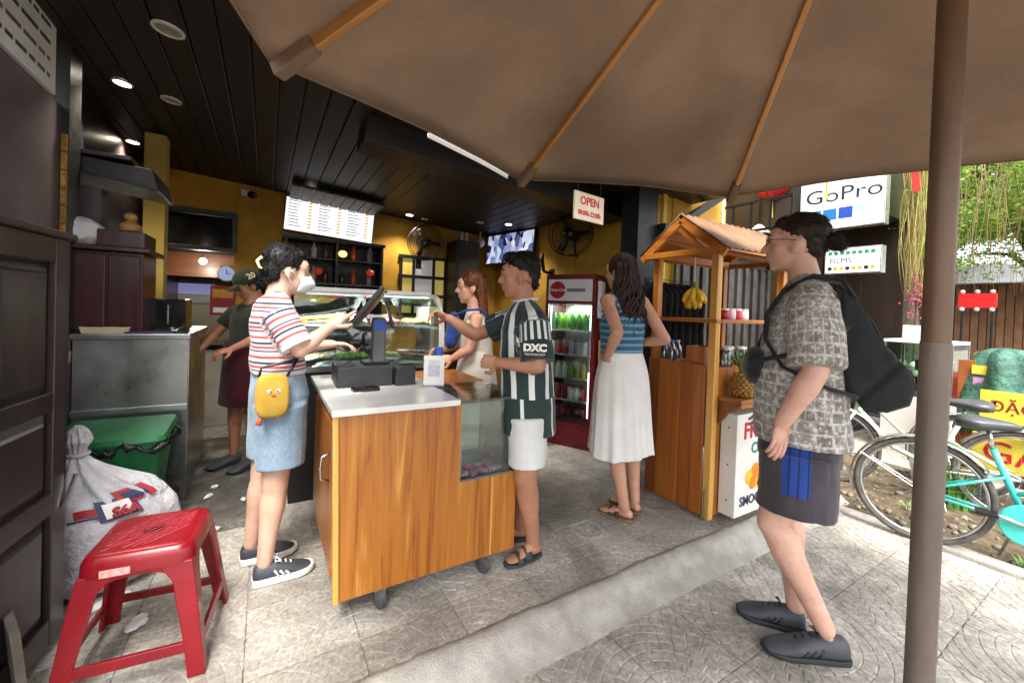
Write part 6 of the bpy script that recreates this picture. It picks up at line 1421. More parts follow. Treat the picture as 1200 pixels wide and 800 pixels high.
def plain_cloth(name, a, b, sc=6, rough=.85): k = NT(name); return cloth_finish(k, k.ramp(k.noise(k.coord('obj'), sc, 5), [(.35, c(b)), (.65, c(a))]), rough)

# ---- 1: woman in striped T-shirt and mask at the till
SK1 = skin_mat('skin_light_tan', '#cdab96', '#c09a84'); HB = hair_mat('black_hair', '#17120f', '#0a0807')
k = NT('striped_tee'); px = pcnode(k); v = px[0]
base = k.mix(band(k, v, .046, .08, .34), c('#c9bdc2'), c('#a8524c')); base = k.mix(band(k, v, .092, .26, .37), base, c('#2b3046')); base = k.mix(band(k, v, .092, .88, .96), base, c('#4a4a5c'))
M_tee1 = cloth_finish(k, base)
k = NT('denim'); co = k.coord('obj'); base = k.ramp(k.noise(co, 5, 6, .5), [(.3, c('#5d7488')), (.6, c('#7f98ac')), (.75, c('#93aabb'))]); base = k.mix(.25, base, k.ramp(k.noise(k.coord('obj', (260, 260, 60)), 1, 2), [(.35, c('#405468')), (.65, c('#a9bccb'))])); M_denim = cloth_finish(k, base, .9, 300)
T1 = [(.005, 0, .84, .125, .155), (0, 0, .98, .108, .148), (-.005, 0, 1.06, .105, .148), (-.008, 0, 1.15, .105, .152), (-.018, 0, 1.24, .097, .158), (-.028, 0, 1.305, .075, .135), (-.018, 0, 1.345, .05, .06)]
aR = ((-.035, -.150, 1.285), (.055, -.225, 1.105), (.20, -.17, 1.215)); aL = ((-.01, .150, 1.285), (.10, .205, 1.08), (.27, .11, 1.10))
w1, P, Rm, _ = human('woman in striped T-shirt, white face mask and denim shorts tapping the till', (.06, 2.33, 0), .10, SK1, dict(c=(.028, 0, 1.478), yaw=4, pitch=-4, s=1.0, hs=.95), (-.01, 0, 1.36), T1,
    {'R': (*aR, (.7, .05, .75), (.5, .6, -.4), (.15, .9, 1.0, 1.0), .6), 'L': (*aL, (1, -.15, -.05), (0, -.2, -1), (.3, .35, .4, .4), .3)},
    {'R': ((.0, -.085, .84), (-.012, -.09, .44), (-.05, -.10, .09), (-.085, -.10, .012), (.145, -.108, .012)), 'L': ((.0, .085, .84), (-.045, .10, .44), (-.088, .112, .09), (-.122, .114, .012), (.105, .108, .012))}, armr=(.042, .036, .025), legr=(.082, .052, .034), fs=.8)
eyes(w1, P, Rm, HB)
garment(w1, 'striped_shirt', M_tee1, [(r[0], r[1], r[2], r[3] + .012, r[4] + .012) for r in T1[1:6]] + [(-.02, 0, 1.35, .062, .072)], [(aR[0], Vector(aR[0]).lerp(Vector(aR[1]), .82), .068, .066), (aL[0], Vector(aL[0]).lerp(Vector(aL[1]), .82), .068, .066)], amp=.007, caps=[((-.02, -.05, 1.325), aR[0], .055, .058), ((-.02, .05, 1.325), aL[0], .055, .058)], pc=sleeve_pc(T1, [(aR[0], aR[1]), (aL[0], aL[1])], .085))
for a_ in (aR, aL):
    p, q = Vector(a_[0]).lerp(Vector(a_[1]), .80), Vector(a_[0]).lerp(Vector(a_[1]), .90); MB().tube([p, q], [.070, .069], 24).build('sleeve_cuff', M_paper, w1, smooth='auto')
garment(w1, 'denim_shorts', M_denim, [(.005, 0, .74, .10, .15), (.008, 0, .80, .122, .165), (.006, 0, .88, .13, .168), (0, 0, .96, .116, .158), (0, 0, 1.005, .112, .152)], [((.004, -.082, .84), (.008, -.088, .54), .118, .106), ((.0, .082, .84), (-.015, .095, .54), .118, .106)], amp=.005, f=(9, 9, 7))
hairblob(w1, P, Rm, 1.0, HB, [((-.022, 0, .045), (.097, .083, .092)), ((-.06, 0, .0), (.06, .07, .075)), ((.035, .0, .085), (.05, .06, .035)), ((-.075, 0, -.01), (-.085, .0, -.05), .04, .032)])
M_clip = mat('clip_cream', '#d8cfa0', '#c2b784', 9, .4)
MB().tube([P(-.115, 0, .055), P(-.135, -.01, .03), P(-.125, -.02, 0), P(-.10, -.03, -.01), P(-.095, -.03, .02), P(-.115, -.01, .05)], .007, 8, closed=True).build('hair_clip', M_clip, w1, smooth=True)
M_mask = plain_cloth('mask_white', '#d7dde2', '#c9d0d6')
mb = MB(); rings = []
for a in np.linspace(-1.25, 1.25, 15):
    row = []
    for t in np.linspace(0, 1, 9):
        z = -.012 - .092 * t; bul = .012 + .028 * math.sin(PI * min(1, t * 1.05)) * (1 - .55 * abs(a) / 1.25); r0 = np.interp(t, [0, .5, 1], [.083, .082, .066])
        row.append(P(.014 + (r0 + bul) * math.cos(a), (.062 + bul * .35 - .010 * t) * math.sin(a) * 1.05, z + .008 * (abs(a) / 1.25) * (1 - 2 * t) * -1))
    rings.append(row)
vs_ = [p for r_ in rings for p in r_]; mk_ = mb.add(vs_, [(i * 9 + j, (i + 1) * 9 + j, (i + 1) * 9 + j + 1, i * 9 + j + 1) for i in range(14) for j in range(8)]).build('face_mask', M_mask, w1, smooth=True); mk_.modifiers.new('s', 'SOLIDIFY').thickness = .003
for q in (-1, 1): MB().tube([P(.032, q * .064, -.02), P(.0, q * .083, -.0), P(-.022, q * .084, -.012), P(.0, q * .078, -.05), P(.03, q * .06, -.085)], .0018, 6).build('ear_loop', M_mask, w1, smooth=True)
M_snk = mat('sneaker_grey', '#3b3f46', '#2c2f35', 9, .6, bump=.2); 
for (h_, t_) in (((-.085, -.10, .0), (.145, -.108, .0)), ((-.122, .114, 0), (.105, .108, 0))): shoe(w1, h_, t_, M_snk, M_white, M_paper, .98, 'sneaker', .10, M_white)
# yellow pouch hanging at her hip
pc_ = thing('yellow_pouch', 'yellow pouch with a simple face print hanging at the hip of the woman in stripes', 'pouch', (.06, 2.33, 0), .10)
M_pou = plain_cloth('pouch_yellow', '#b39238', '#9c7c2c', 9)
mb = MB(); rings = []
for y, s_ in ((-.182, .82), (-.19, .97), (-.21, 1.0), (-.228, .97), (-.236, .82)): rings.append([(-.048 + .068 * s_ * math.copysign(abs(math.cos(a)) ** .55, math.cos(a)), y, .905 + .10 * s_ * math.copysign(abs(math.sin(a)) ** .6, math.sin(a)) * (1.0)) for a in np.linspace(0, 2 * PI, 33)[:-1]])
mb.loft(rings).build('bag_body', M_pou, pc_, smooth=True)
for q in (-1, 1): e = MB().lathe([(.009, 0), (.008, .002), (.001, .003)], 16, (-.045 + q * .017, -.2365, .93), axis=(0, -1, 0)).build('eye_patch', M_white, pc_); MB().lathe([(.004, .0035), (.001, .005)], 12, (-.045 + q * .014, -.2365, .93), axis=(0, -1, 0)).build('pupil', M_black, e)
MB().ell((-.045, -.236, .908), (.010, .003, .006)).build('mouth_patch', mat('pouch_red', '#b5301f', None, 5, .6), pc_, smooth=True)
MB().tube([(-.10, -.2, .99), (-.09, -.185, 1.03), (.02, -.178, 1.05), (.08, -.16, 1.07)], .0065, 8).build('strap', M_blackpl, pc_, smooth=True); MB().tube([(.01, -.2, .985), (.03, -.19, 1.02), (.055, -.172, 1.06)], .0065, 8).build('strap', M_blackpl, pc_, smooth=True)
MB().tube([(-.09, -.215, .82), (-.10, -.22, .78)], [.008, .012], 8).build('tassel', mat('tassel_orange', '#b5502a', None, 9, .7), pc_, smooth=True)

# ---- 2: customer in football shirt
SK2 = skin_mat('skin_tan', '#b08064', '#9d6e53')
T2 = [(-.02, 0, .68, .135, .165), (-.01, 0, .80, .135, .165), (.0, 0, .95, .13, .165), (.01, .0, 1.10, .13, .178), (.015, 0, 1.22, .118, .188), (.02, 0, 1.305, .085, .165), (.03, 0, 1.355, .056, .065)]
bR = ((.075, -.175, 1.275), (.335, -.20, 1.165), (.50, -.18, 1.262)); bL = ((-.045, .190, 1.275), (-.075, .265, 1.065), (.125, .205, 1.062))
k = NT('football_shirt'); px = pcnode(k); dkg = c('#1e312f'); wht = c('#cfd3d0')
tors = k.mix(band(k, px[1], .52, .30, .62), dkg, wht); tors = k.mix(k.math('LESS_THAN', px[0], .88), tors, k.mix(band(k, px[1], 1.04, .40, .5), dkg, wht))
slv = k.mix(k.math('MULTIPLY', k.math('LESS_THAN', px[0], .115), band(k, px[1], .42, .45, .92)), dkg, wht); slv = k.mix(band(k, px[0], 10, .021, .0235), slv, wht)
M_foot = cloth_finish(k, k.mix(px[2], tors, slv), .6)
cu_, P, Rm, _ = human('man in dark green and white striped football shirt holding out a banknote', (1.22, 1.85, 0), 2.47, SK2, dict(c=(.062, 0, 1.505), yaw=6, pitch=-3, s=1.0), (.035, 0, 1.37), T2,
    {'R': (*bR, (.9, .05, .35), (.1, .5, -.8), (.55, .7, .8, .8), .8), 'L': (*bL, (1, -.15, .05), (0, -1, -.1), (1.0, 1.05, 1.1, 1.1), .7)},
    {'L': ((-.02, .088, .80), (-.02, .095, .46), (-.065, .02, .09), (-.10, -.01, .014), (.06, .125, .014)), 'R': ((-.0, -.088, .80), (.03, -.11, .46), (.02, -.13, .09), (-.01, -.14, .014), (.20, -.12, .014))}, armr=(.046, .039, .027), legr=(.085, .056, .036))
HB2 = hair_mat('short_black_hair', '#120e0c', '#070505'); eyes(cu_, P, Rm, HB2)
hairblob(cu_, P, Rm, 1.0, HB2, [((-.022, 0, .058), (.092, .078, .082)), ((-.05, 0, .02), (.062, .066, .075)), ((.02, 0, .105), (.07, .058, .03)), ((-.078, 0, -.02), (.028, .05, .05))], amp=.005)
garment(cu_, 'football_shirt', M_foot, [(r[0], r[1], r[2], r[3] + .014, r[4] + .014) for r in T2[:6]] + [(.02, 0, 1.37, .066, .075)], [(bR[0], Vector(bR[0]).lerp(Vector(bR[1]), .66), .078, .082), (bL[0], Vector(bL[0]).lerp(Vector(bL[1]), .92), .078, .085)], amp=.007, f=(6, 6, 9), caps=[((.03, -.05, 1.335), bR[0], .056, .066), ((.0, .05, 1.335), bL[0], .056, .066)], pc=sleeve_pc(T2, [(bR[0], bR[1]), (bL[0], bL[1])], .105), seed=4)
tx_ = text('sleeve_letters', 'DXC', .045, M_white, cu_, (-.062, .338, 1.155), (R(90), 0, R(180)), ext=.004, bold=.0025, sx=1.1); tx_.rotation_euler = (R(78), R(0), R(184))
t3 = text('sleeve_small_letters', 'TECHNOLOGY', .014, M_white, cu_, (-.062, .345, 1.126), (R(78), 0, R(184)), ext=.004)
MB().tube([Vector((.02, 0, 1.378)) + Vector((.062 * math.cos(a), .07 * math.sin(a), .012 * math.cos(a) * -1)) for a in np.linspace(0, 2 * PI, 25)[:-1]], .009, 8, closed=True).build('collar', M_white, cu_, smooth=True)
M_wsh = plain_cloth('white_shorts', '#cfd0cf', '#bfc0bf')
garment(cu_, 'white_shorts', M_wsh, [(-.01, 0, .66, .10, .14), (-.01, 0, .74, .132, .168), (-.01, 0, .86, .125, .16)], [((-.015, .085, .78), (-.025, .095, .525), .112, .100), ((.0, -.085, .78), (.02, -.105, .525), .112, .100)], amp=.006)
M_snd = mat('sandal_grey', '#3c403e', '#2c302e', 14, .7, bump=.3)
for (h_, t_) in (((-.10, -.01, .0), (.06, .125, .0)), ((-.01, -.14, 0), (.20, -.12, 0))):
    h_, t_ = Vector(h_), Vector(t_); f = (t_ - h_).normalized(); L = (t_ - h_).length; l = Vector((0, 0, 1)).cross(f); out = []
    for a in np.linspace(0, 2 * PI, 25)[:-1]: out.append(h_ + f * (L / 2 + (L / 2 + .014) * math.cos(a)) + l * .044 * math.copysign(abs(math.sin(a)) ** .7, math.sin(a)) * (1 + .12 * math.cos(a)))
    sd_ = MB().prism([p + Vector((0, 0, .0)) for p in out], (0, 0, .016)).build('sandal_sole', M_snd, cu_, bevel=.004)
    for t in (.45, .68):
        MB().add([h_ + f * L * (t + d_) + l * .044 * math.cos(a) + Vector((0, 0, .014 + (.062 if t < .5 else .045) * math.sin(a))) for d_ in (-.10, .10) for a in np.linspace(0, PI, 13)], [(i, i + 1, 14 + i, 13 + i) for i in range(12)]).build('strap', M_snd, sd_, smooth=True).modifiers.new('s', 'SOLIDIFY').thickness = .004
bkn = thing('banknote', 'green banknote held out by the man in the football shirt', 'banknote', (1.22, 1.85, 0), 2.47); MB().box((.56, -.19, 1.28), (.63, -.186, 1.325)).build('note', mat('note_green', '#7a8a5a', '#5f7048', 30, .7), bkn)

# ---- 3: woman with her back turned, white skirt
SK3 = skin_mat('skin_fair', '#cfa085', '#c29075'); 
k = NT('blue_striped_top'); px = k.n('SeparateXYZ'); k.l(k.n('TexCoord').outputs['Object'], px.inputs[0]); v = px.outputs[2]
base = k.mix(band(k, v, .042, .0, .5), c('#6f9cb4'), c('#2f5f7e')); base = k.mix(band(k, v, .042, .52, .60), base, c('#1f3d54')); M_blu = cloth_finish(k, base)
T3 = [(0, 0, .95, .115, .165), (0, 0, 1.05, .095, .135), (.0, 0, 1.15, .098, .14), (.0, 0, 1.27, .102, .155), (-.005, 0, 1.37, .085, .16), (-.01, 0, 1.43, .062, .13), (.005, 0, 1.47, .045, .05)]
w3, P, Rm, _ = human('woman with long wavy dark hair, blue striped top and white skirt, hand on hip', (2.03, 1.95, 0), 1.521, SK3, dict(c=(.045, 0, 1.60), yaw=14, pitch=-3, s=.98, hs=.95), (.01, 0, 1.49), T3,
    {'L': ((-.02, .160, 1.405), (-.20, .225, 1.215), (-.06, .175, 1.055), (.8, -.25, -.35), (.3, -.9, .2), (.5, .5, .5, .5), .5), 'R': ((-.015, -.160, 1.405), (-.16, -.225, 1.165), (.06, -.17, 1.12), (.9, .4, .1), (0, .9, .2), (.5, .5, .5, .5), .5)},
    {'L': ((0, .085, .92), (-.05, .08, .48), (-.11, .03, .09), (-.145, -.01, .014), (.05, .09, .014)), 'R': ((0, -.085, .92), (-.03, -.09, .48), (-.06, -.11, .09), (-.095, -.122, .014), (.13, -.08, .014))}, armr=(.042, .036, .024), legr=(.08, .05, .033))
garment(w3, 'striped_top', M_blu, [(r[0], r[1], r[2], r[3] + .01, r[4] + .010) for r in T3[1:4]] + [(0, 0, 1.33, .092, .135), (0, 0, 1.345, .085, .12)], amp=.003)
for q in (-1, 1): MB().tube([(-.085, q * .10, 1.33), (-.05, q * .115, 1.42), (.0, q * .105, 1.455), (.06, q * .10, 1.40), (.09, q * .095, 1.33)], .010, 8).build('shoulder_strap', M_blu, w3, smooth=True)
M_skirt = plain_cloth('white_linen', '#eae8e5', '#dfdcd9', 5)
rings = []; NS = 96
for z, hd, hw in ((1.075, .105, .145), (1.05, .112, .152), (1.0, .13, .168), (.92, .15, .19), (.8, .165, .2), (.65, .172, .202), (.54, .182, .208), (.46, .19, .212), (.415, .195, .215)):
    t = (1.075 - z) / .73; ring = []
    for i in range(NS):
        a = 2 * PI * i / NS; w_ = 1 + t * (.05 * math.sin(9 * a + .5 * math.sin(3 * a)) + .03 * math.sin(17 * a + 1)) + .01 * noise.noise(Vector((math.cos(a) * 4, math.sin(a) * 4, z * 8)))
        ring.append((-.01 + hd * w_ * math.cos(a) - .02 * t, hw * w_ * math.sin(a), z + (.018 * math.sin(2 * a + 1) if z < .43 else 0)))
    rings.append(ring)
skb = MB().loft(rings, caps=False).build('skirt', M_skirt, w3, smooth=True); skb.modifiers.new('s', 'SOLIDIFY').thickness = .003; m_ = skb.modifiers.new('u', 'SUBSURF'); m_.levels = 1; m_.render_levels = 1
HBr = hair_mat('dark_brown_hair', '#3a231b', '#170c09'); hairblob(w3, P, Rm, .98, HBr, [((-.022, 0, .035), (.10, .086, .098)), ((-.06, 0, -.03), (.06, .08, .09)), ((-.075, 0, -.12), (.045, .085, .09))], name='hair_cap')
mb = MB(); rg = random.Random(4)
for i in range(190):
    a = rg.uniform(-1.5, 1.5); rx = .085 * rg.uniform(.75, 1.08); p0 = P(-.02 - rx * math.cos(a), (.085) * math.sin(a) * 1.05, rg.uniform(-.02, .06)); Lh = rg.uniform(.30, .42); pts = []; ph = rg.uniform(0, 6); rr = []
    for t in range(13):
        f = t / 12; wv = .022 * f ** .5; pts.append((p0.x - .045 * f - .03 * f * (1 - f) + wv * math.sin(13 * f + ph), p0.y * (1 + .55 * f) + .006 * f + wv * math.cos(11 * f + ph * 1.3) - .01 * f, p0.z - Lh * f)); rr.append(.0095 * (1 - .75 * f ** 2))
    mb.tube(pts, rr, 6)
x = mb.build('long_hair', HBr, w3, smooth=True); x['kind'] = 'stuff'
M_bsd = mat('tan_sandal', '#8a6a4a', '#6d5038', 14, .7)
for (h_, t_) in (((-.145, -.01, .0), (.05, .09, .0)), ((-.095, -.122, 0), (.13, -.08, 0))):
    h_, t_ = Vector(h_), Vector(t_); f = (t_ - h_).normalized(); L = (t_ - h_).length; l = Vector((0, 0, 1)).cross(f); out = [h_ + f * (L / 2 + (L / 2 + .012) * math.cos(a)) + l * .040 * math.copysign(abs(math.sin(a)) ** .7, math.sin(a)) for a in np.linspace(0, 2 * PI, 25)[:-1]]
    sd_ = MB().prism(out, (0, 0, .018)).build('sandal_sole', M_bsd, w3, bevel=.004)
    for t in (.42, .62):
        MB().add([h_ + f * L * (t + d_) + l * .041 * math.cos(a) + Vector((0, 0, .014 + (.066 if t < .5 else .05) * math.sin(a))) for d_ in (-.07, .07) for a in np.linspace(0, PI, 13)], [(i, i + 1, 14 + i, 13 + i) for i in range(12)]).build('strap', M_snd, sd_, smooth=True).modifiers.new('s', 'SOLIDIFY').thickness = .004

# ---- 4: man with backpack
SK4 = skin_mat('skin_ruddy', '#d3a996', '#c69a86')
T4 = [(-.03, 0, .895, .158, .200), (-.015, 0, 1.0, .155, .198), (-.012, 0, 1.15, .148, .195), (-.015, 0, 1.30, .138, .198), (-.02, 0, 1.43, .122, .205), (-.025, 0, 1.52, .088, .17), (-.012, 0, 1.575, .06, .07)]
dL = ((-.045, .205, 1.49), (-.065, .275, 1.225), (.035, .262, 1.005)); dR = ((-.01, -.205, 1.49), (-.02, -.275, 1.23), (.135, -.255, 1.0))
k = NT('batik_shirt'); px = pcnode(k); cv = k.n('CombineXYZ'); k.l(k.math('MULTIPLY', px[1], .17), cv.inputs[0]); k.l(px[0], cv.inputs[1])
br = k.n('TexBrick'); br.inputs['Scale'].default_value = 1; br.inputs['Brick Width'].default_value = .052; br.inputs['Row Height'].default_value = .046; br.inputs['Mortar Size'].default_value = .0055; br.inputs['Mortar Smooth'].default_value = .3; br.offset = 0.12
for n_, h_ in (('Color1', '#98948f'), ('Color2', '#7b7773'), ('Mortar', '#bdb9b3')): br.inputs[n_].default_value = c(h_)
k.l(cv.outputs[0], br.inputs['Vector']); vo = k.n('TexVoronoi'); vo.inputs['Scale'].default_value = 62; k.l(k.coord('obj'), vo.inputs['Vector'])
base = k.mix(k.ramp(vo.outputs['Distance'], [(.25, (.75, .75, .75, 1)), (.42, (0, 0, 0, 1))]), br.outputs['Color'], c('#c9c5bf')); base = k.mix(k.ramp(k.noise(k.coord('obj'), 45, 4), [(.45, (0, 0, 0, 1)), (.6, (.6, .6, .6, 1))]), base, c('#58534f'))
M_bat = cloth_finish(k, base)
rm, P, Rm, _ = human('man with hair bun, glasses, patterned grey shirt and dark shorts standing on the lower pavement', (2.03, .90, -.09), 1.961, SK4, dict(c=(.035, 0, 1.75), yaw=2, pitch=2, s=1.06, hs=1.06), (-.012, 0, 1.60), T4,
    {'L': (*dL, (.10, -.03, -1), (.75, -.65, .1), (.12, .16, .2, .24), .3), 'R': (*dR, (.25, .1, -1), (.6, .7, .1), (.2, .2, .25, .3), .3)},
    {'L': ((-.02, .10, .90), (.062, .10, .53), (-.135, .045, .13), (-.205, .0, .012), (.06, .150, .012)), 'R': ((-.02, -.10, .90), (.02, -.10, .53), (-.03, -.075, .11), (-.058, -.075, .012), (.185, -.035, .012))}, armr=(.052, .044, .031), legr=(.088, .058, .038), vs=.008, fs=.8)
HB4 = hair_mat('brown_hair', '#2e1f17', '#170e0a', (25, 60, 60)); eyes(rm, P, Rm, HB4, 1.06)
hairblob(rm, P, Rm, 1.06, HB4, [((-.026, 0, .052), (.098, .079, .083)), ((-.055, 0, .015), (.062, .070, .075)), ((.03, 0, .085), (.045, .06, .035)), ((-.085, 0, .0), (.03, .05, .04))], amp=.004)
hairblob(rm, P, Rm, 1.06, HB4, [((-.125, 0, .012), (.034, .034, .03)), ((-.09, 0, .015), (-.12, 0, .012), .022, .026), ((-.145, .006, -.005), (.022, .024, .02))], amp=.009, name='hair_bun')
hairblob(rm, P, Rm, 1.06, HB4, [((.083, 0, -.098), (.010, .020, .010)), ((.092, 0, -.0455), (.006, .022, .004))], vs=.004, amp=.001, name='goatee', strands=0)
gf = mat('glasses_frame', '#2a211c', '#1c1613', 9, .3)
for q in (-1, 1):
    MB().tube([P(.098 - .012 * abs(math.cos(a)) * (1 if math.cos(a) * q > 0 else 0), q * .032 + .022 * math.cos(a), .012 + .018 * math.sin(a)) for a in np.linspace(0, 2 * PI, 21)[:-1]], .0018, 6, closed=True).build('glasses_rim', gf, rm, smooth=True); MB().tube([P(.088, q * .055, .016), P(.04, q * .074, .014), P(-.01, q * .082, .008)], .0016, 6).build('glasses_temple', gf, rm, smooth=True)
garment(rm, 'patterned_shirt', M_bat, [(r[0], r[1], r[2], r[3] + .02, r[4] + .018) for r in T4[:6]] + [(-.02, 0, 1.59, .068, .078)], [(dL[0], Vector(dL[0]).lerp(Vector(dL[1]), .96), .088, .098), (dR[0], Vector(dR[0]).lerp(Vector(dR[1]), .96), .088, .098)], amp=.008, f=(5, 5, 7), caps=[((-.02, -.05, 1.555), dR[0], .062, .074), ((-.02, .05, 1.555), dL[0], .062, .074)], pc=sleeve_pc(T4, [(dL[0], dL[1]), (dR[0], dR[1])], .125), seed=9)
mb = MB()
for q in (-1, 1): mb.add([Vector(p) for p in ((-.07, q * .03, 1.615), (-.03, q * .075, 1.60), (.035, q * .07, 1.575), (.055, q * .02, 1.545), (-.085, q * .03, 1.585), (-.03, q * .092, 1.572), (.05, q * .088, 1.54), (.075, q * .03, 1.50))], [(0, 1, 5, 4), (1, 2, 6, 5), (2, 3, 7, 6)])
x = mb.build('collar', M_bat, rm, smooth=True); x.modifiers.new('s', 'SOLIDIFY').thickness = .004
set_pc(x.data, lambda co: (co.z, co.y * 6, 0))
k = NT('dark_shorts'); px = k.n('SeparateXYZ'); k.l(k.n('TexCoord').outputs['Object'], px.inputs[0]); base = k.ramp(k.noise(k.coord('obj'), 5, 5), [(.35, c('#363237')), (.65, c('#464147'))])
st_ = k.math('MULTIPLY', k.math('MULTIPLY', k.math('GREATER_THAN', px.outputs[0], -.065), k.math('LESS_THAN', px.outputs[0], .03)), k.math('MULTIPLY', k.math('GREATER_THAN', px.outputs[1], .14), k.math('GREATER_THAN', px.outputs[2], .72)))
base = k.mix(st_, base, k.mix(band(k, px.outputs[0], .032, .12, .30), c('#20408a'), c('#16244a'))); M_shr = cloth_finish(k, base, .75)
garment(rm, 'dark_shorts', M_shr, [(-.02, 0, .74, .125, .17), (-.02, 0, .82, .152, .198), (-.02, 0, .92, .15, .195)], [((-.02, .10, .86), (-.015, .12, .615), .142, .143), ((-.0, -.10, .86), (.02, -.115, .60), .13, .13)], amp=.013, f=(6, 6, 5), seed=2)
M_blk = mat('shoe_charcoal', '#44474c', '#34373b', 9, .65, bump=.25, bscale=200); M_bls = mat('sole_black', '#26282a', '#1d1f20', 9, .7)
for (h_, t_) in (((-.205, .0, .0), (.06, .150, .0)), ((-.058, -.075, 0), (.185, -.035, 0))): shoe(rm, h_, t_, M_blk, M_bls, M_bls, 1.05, 'slip_on_shoe', .098, M_bls, .024)
MB().tube([Vector((.058, .262, .912)) + Vector((.0105 * math.cos(a), .004, .0105 * math.sin(a))) for a in np.linspace(0, 2 * PI, 13)[:-1]], .0018, 5, closed=True).build('ring', M_chrome, rm, smooth=True)
bpk = thing('backpack', 'soft black backpack sagging from the shoulders of the man in glasses', 'backpack', (2.03, .90, -.09), 1.961)
M_bp = plain_cloth('black_nylon', '#1d1e22', '#141518', 8, .6)
mb = MB(); sp = [(-.135, 1.54), (-.19, 1.50), (-.235, 1.42), (-.275, 1.33), (-.315, 1.275), (-.352, 1.24), (-.365, 1.18), (-.35, 1.115), (-.29, 1.08), (-.22, 1.075), (-.165, 1.12), (-.145, 1.25), (-.13, 1.40)]
for w_, g_ in ((.14, 0), ): mb.prism([(x_, -w_, z_) for x_, z_ in sp], (0, 2 * w_, 0))
me = voxel(mb, .009, 14, .5); displace(me, lambda co, n_: .010 * noise.noise(Vector((co.x * 6 + co.z * 5, co.y * 4, co.z * 3))) - .012 * max(0, 1 - abs((co.x + .275) * .8 + (co.z - 1.22) * .6) / .025) + .006 * noise.noise(Vector((co.x * 22, co.y * 12, co.z * 9)))); mk('bag_body', me, M_bp, bpk, smooth=True)
for q in (-1, 1):
    vs_ = []; path = [(-.19, q * .10, 1.50), (-.14, q * .125, 1.585), (-.04, q * .135, 1.60), (.06, q * .14, 1.545), (.118, q * .15, 1.44), (.12, q * .165, 1.33), (.05, q * .22, 1.22), (-.10, q * .20, 1.15), (-.20, q * .15, 1.12)]
    for i, p in enumerate(path):
        w_ = .028 if i < 6 else .014; d_ = Vector((0, q, .25 if i < 3 else 0)).normalized(); p = Vector(p); vs_ += [p - d_ * w_, p + d_ * w_]
    MB().add(vs_, [(2 * i, 2 * i + 1, 2 * i + 3, 2 * i + 2) for i in range(len(path) - 1)]).build('shoulder_strap', M_bp, bpk, smooth=True).modifiers.new('s', 'SOLIDIFY').thickness = .012
for q in (-1, 1): MB().tube([(x_ * .985, q * .126, z_) for x_, z_ in sp[1:10]], .0035, 6).build('seam_piping', M_bp, bpk, smooth=True)
MB().tube([(-.352, -.09, 1.225), (-.366, 0, 1.228), (-.352, .09, 1.225)], .004, 6).build('pocket_zip', M_grey, bpk, smooth=True)
MB().lathe([(.010, 0), (.010, .003)], 12, (-.365, .05, 1.2), axis=(-1, .2, 0)).build('zip_pull', M_chrome, bpk)
xb = thing('crossbody_bag', 'black crossbody bag worn on the belly of the man in glasses', 'bag', (2.03, .90, -.09), 1.961)
mb = MB(); mb.ell((.16, .03, 1.20), (.045, .16, .085), 22, 14); mb.ell((.15, .06, 1.235), (.05, .15, .055), 18, 12); me = voxel(mb, .009, 3, .5); displace(me, wrinkle(.005, (9, 9, 9))); mk('bag_body', me, M_bp, xb, smooth=True)
MB().tube([(.165, .165, 1.235), (.10, .215, 1.25), (-.05, .235, 1.30), (-.17, .12, 1.40)], .009, 8).build('strap', M_bp, xb, smooth=True); MB().tube([(.17, -.1, 1.25), (.125, -.17, 1.42), (.02, -.14, 1.58)], .010, 8).build('strap', M_bp, xb, smooth=True)
MB().tube([(.205, -.06, 1.235), (.219, .03, 1.238), (.205, .12, 1.235)], .003, 6).build('zip', M_grey, xb, smooth=True)

# ---- 5: staff member bending to the left
SK5 = skin_mat('skin_tan_two', '#ad7a58', '#9a6848'); M_olv = plain_cloth('olive_cloth', '#343a30', '#2a2f27', 6); M_apr = plain_cloth('maroon_apron', '#4a141a', '#3a0f14', 6)
T5 = [(-.10, 0, .80, .12, .16), (-.11, 0, .98, .105, .15), (-.12, 0, 1.10, .105, .158), (-.12, 0, 1.19, .098, .16), (-.125, 0, 1.25, .08, .14), (-.12, 0, 1.285, .05, .06)]
eR = ((-.115, -.165, 1.225), (.0, -.25, 1.04), (.16, -.22, .905)); eL = ((-.125, .165, 1.225), (-.02, .23, 1.04), (.13, .15, .96))
sf, P, Rm, _ = human('staff member in olive cap, dark T-shirt and maroon apron bending to the worktop', (-.20, 3.87, 0), -2.498, SK5, dict(c=(-.105, -.01, 1.44), yaw=-22, pitch=-28, s=1.0), (-.125, 0, 1.31), T5,
    {'R': (*eR, (.6, -.1, -.6), (0, .3, -1), (.4, .4, .4, .4), .4), 'L': (*eL, (1, -.2, -.2), (0, -.3, -1), (.5, .5, .5, .5), .5)},
    {'L': ((-.10, .085, .82), (-.09, .09, .44), (-.10, .10, .09), (-.135, .10, .014), (.09, .11, .014)), 'R': ((-.10, -.085, .82), (-.08, -.10, .44), (-.07, -.09, .09), (-.10, -.08, .014), (.12, -.10, .014))}, fs=.8)
eyes(sf, P, Rm, HB)
hairblob(sf, P, Rm, 1.0, HB, [((-.03, 0, .02), (.09, .082, .09)), ((-.08, 0, -.04), (.04, .06, .06)), ((-.11, 0, -.07), (-.125, 0, -.13), .03, .018)])
M_cap = plain_cloth('olive_cap', '#39412f', '#2d3425', 9); mb = MB(); mb.ell(P(-.012, 0, .062), (.104, .087, .080), 22, 14, Rm); me = voxel(mb, .008, 2, .4); mk('cap_crown', me, M_cap, sf, smooth=True)
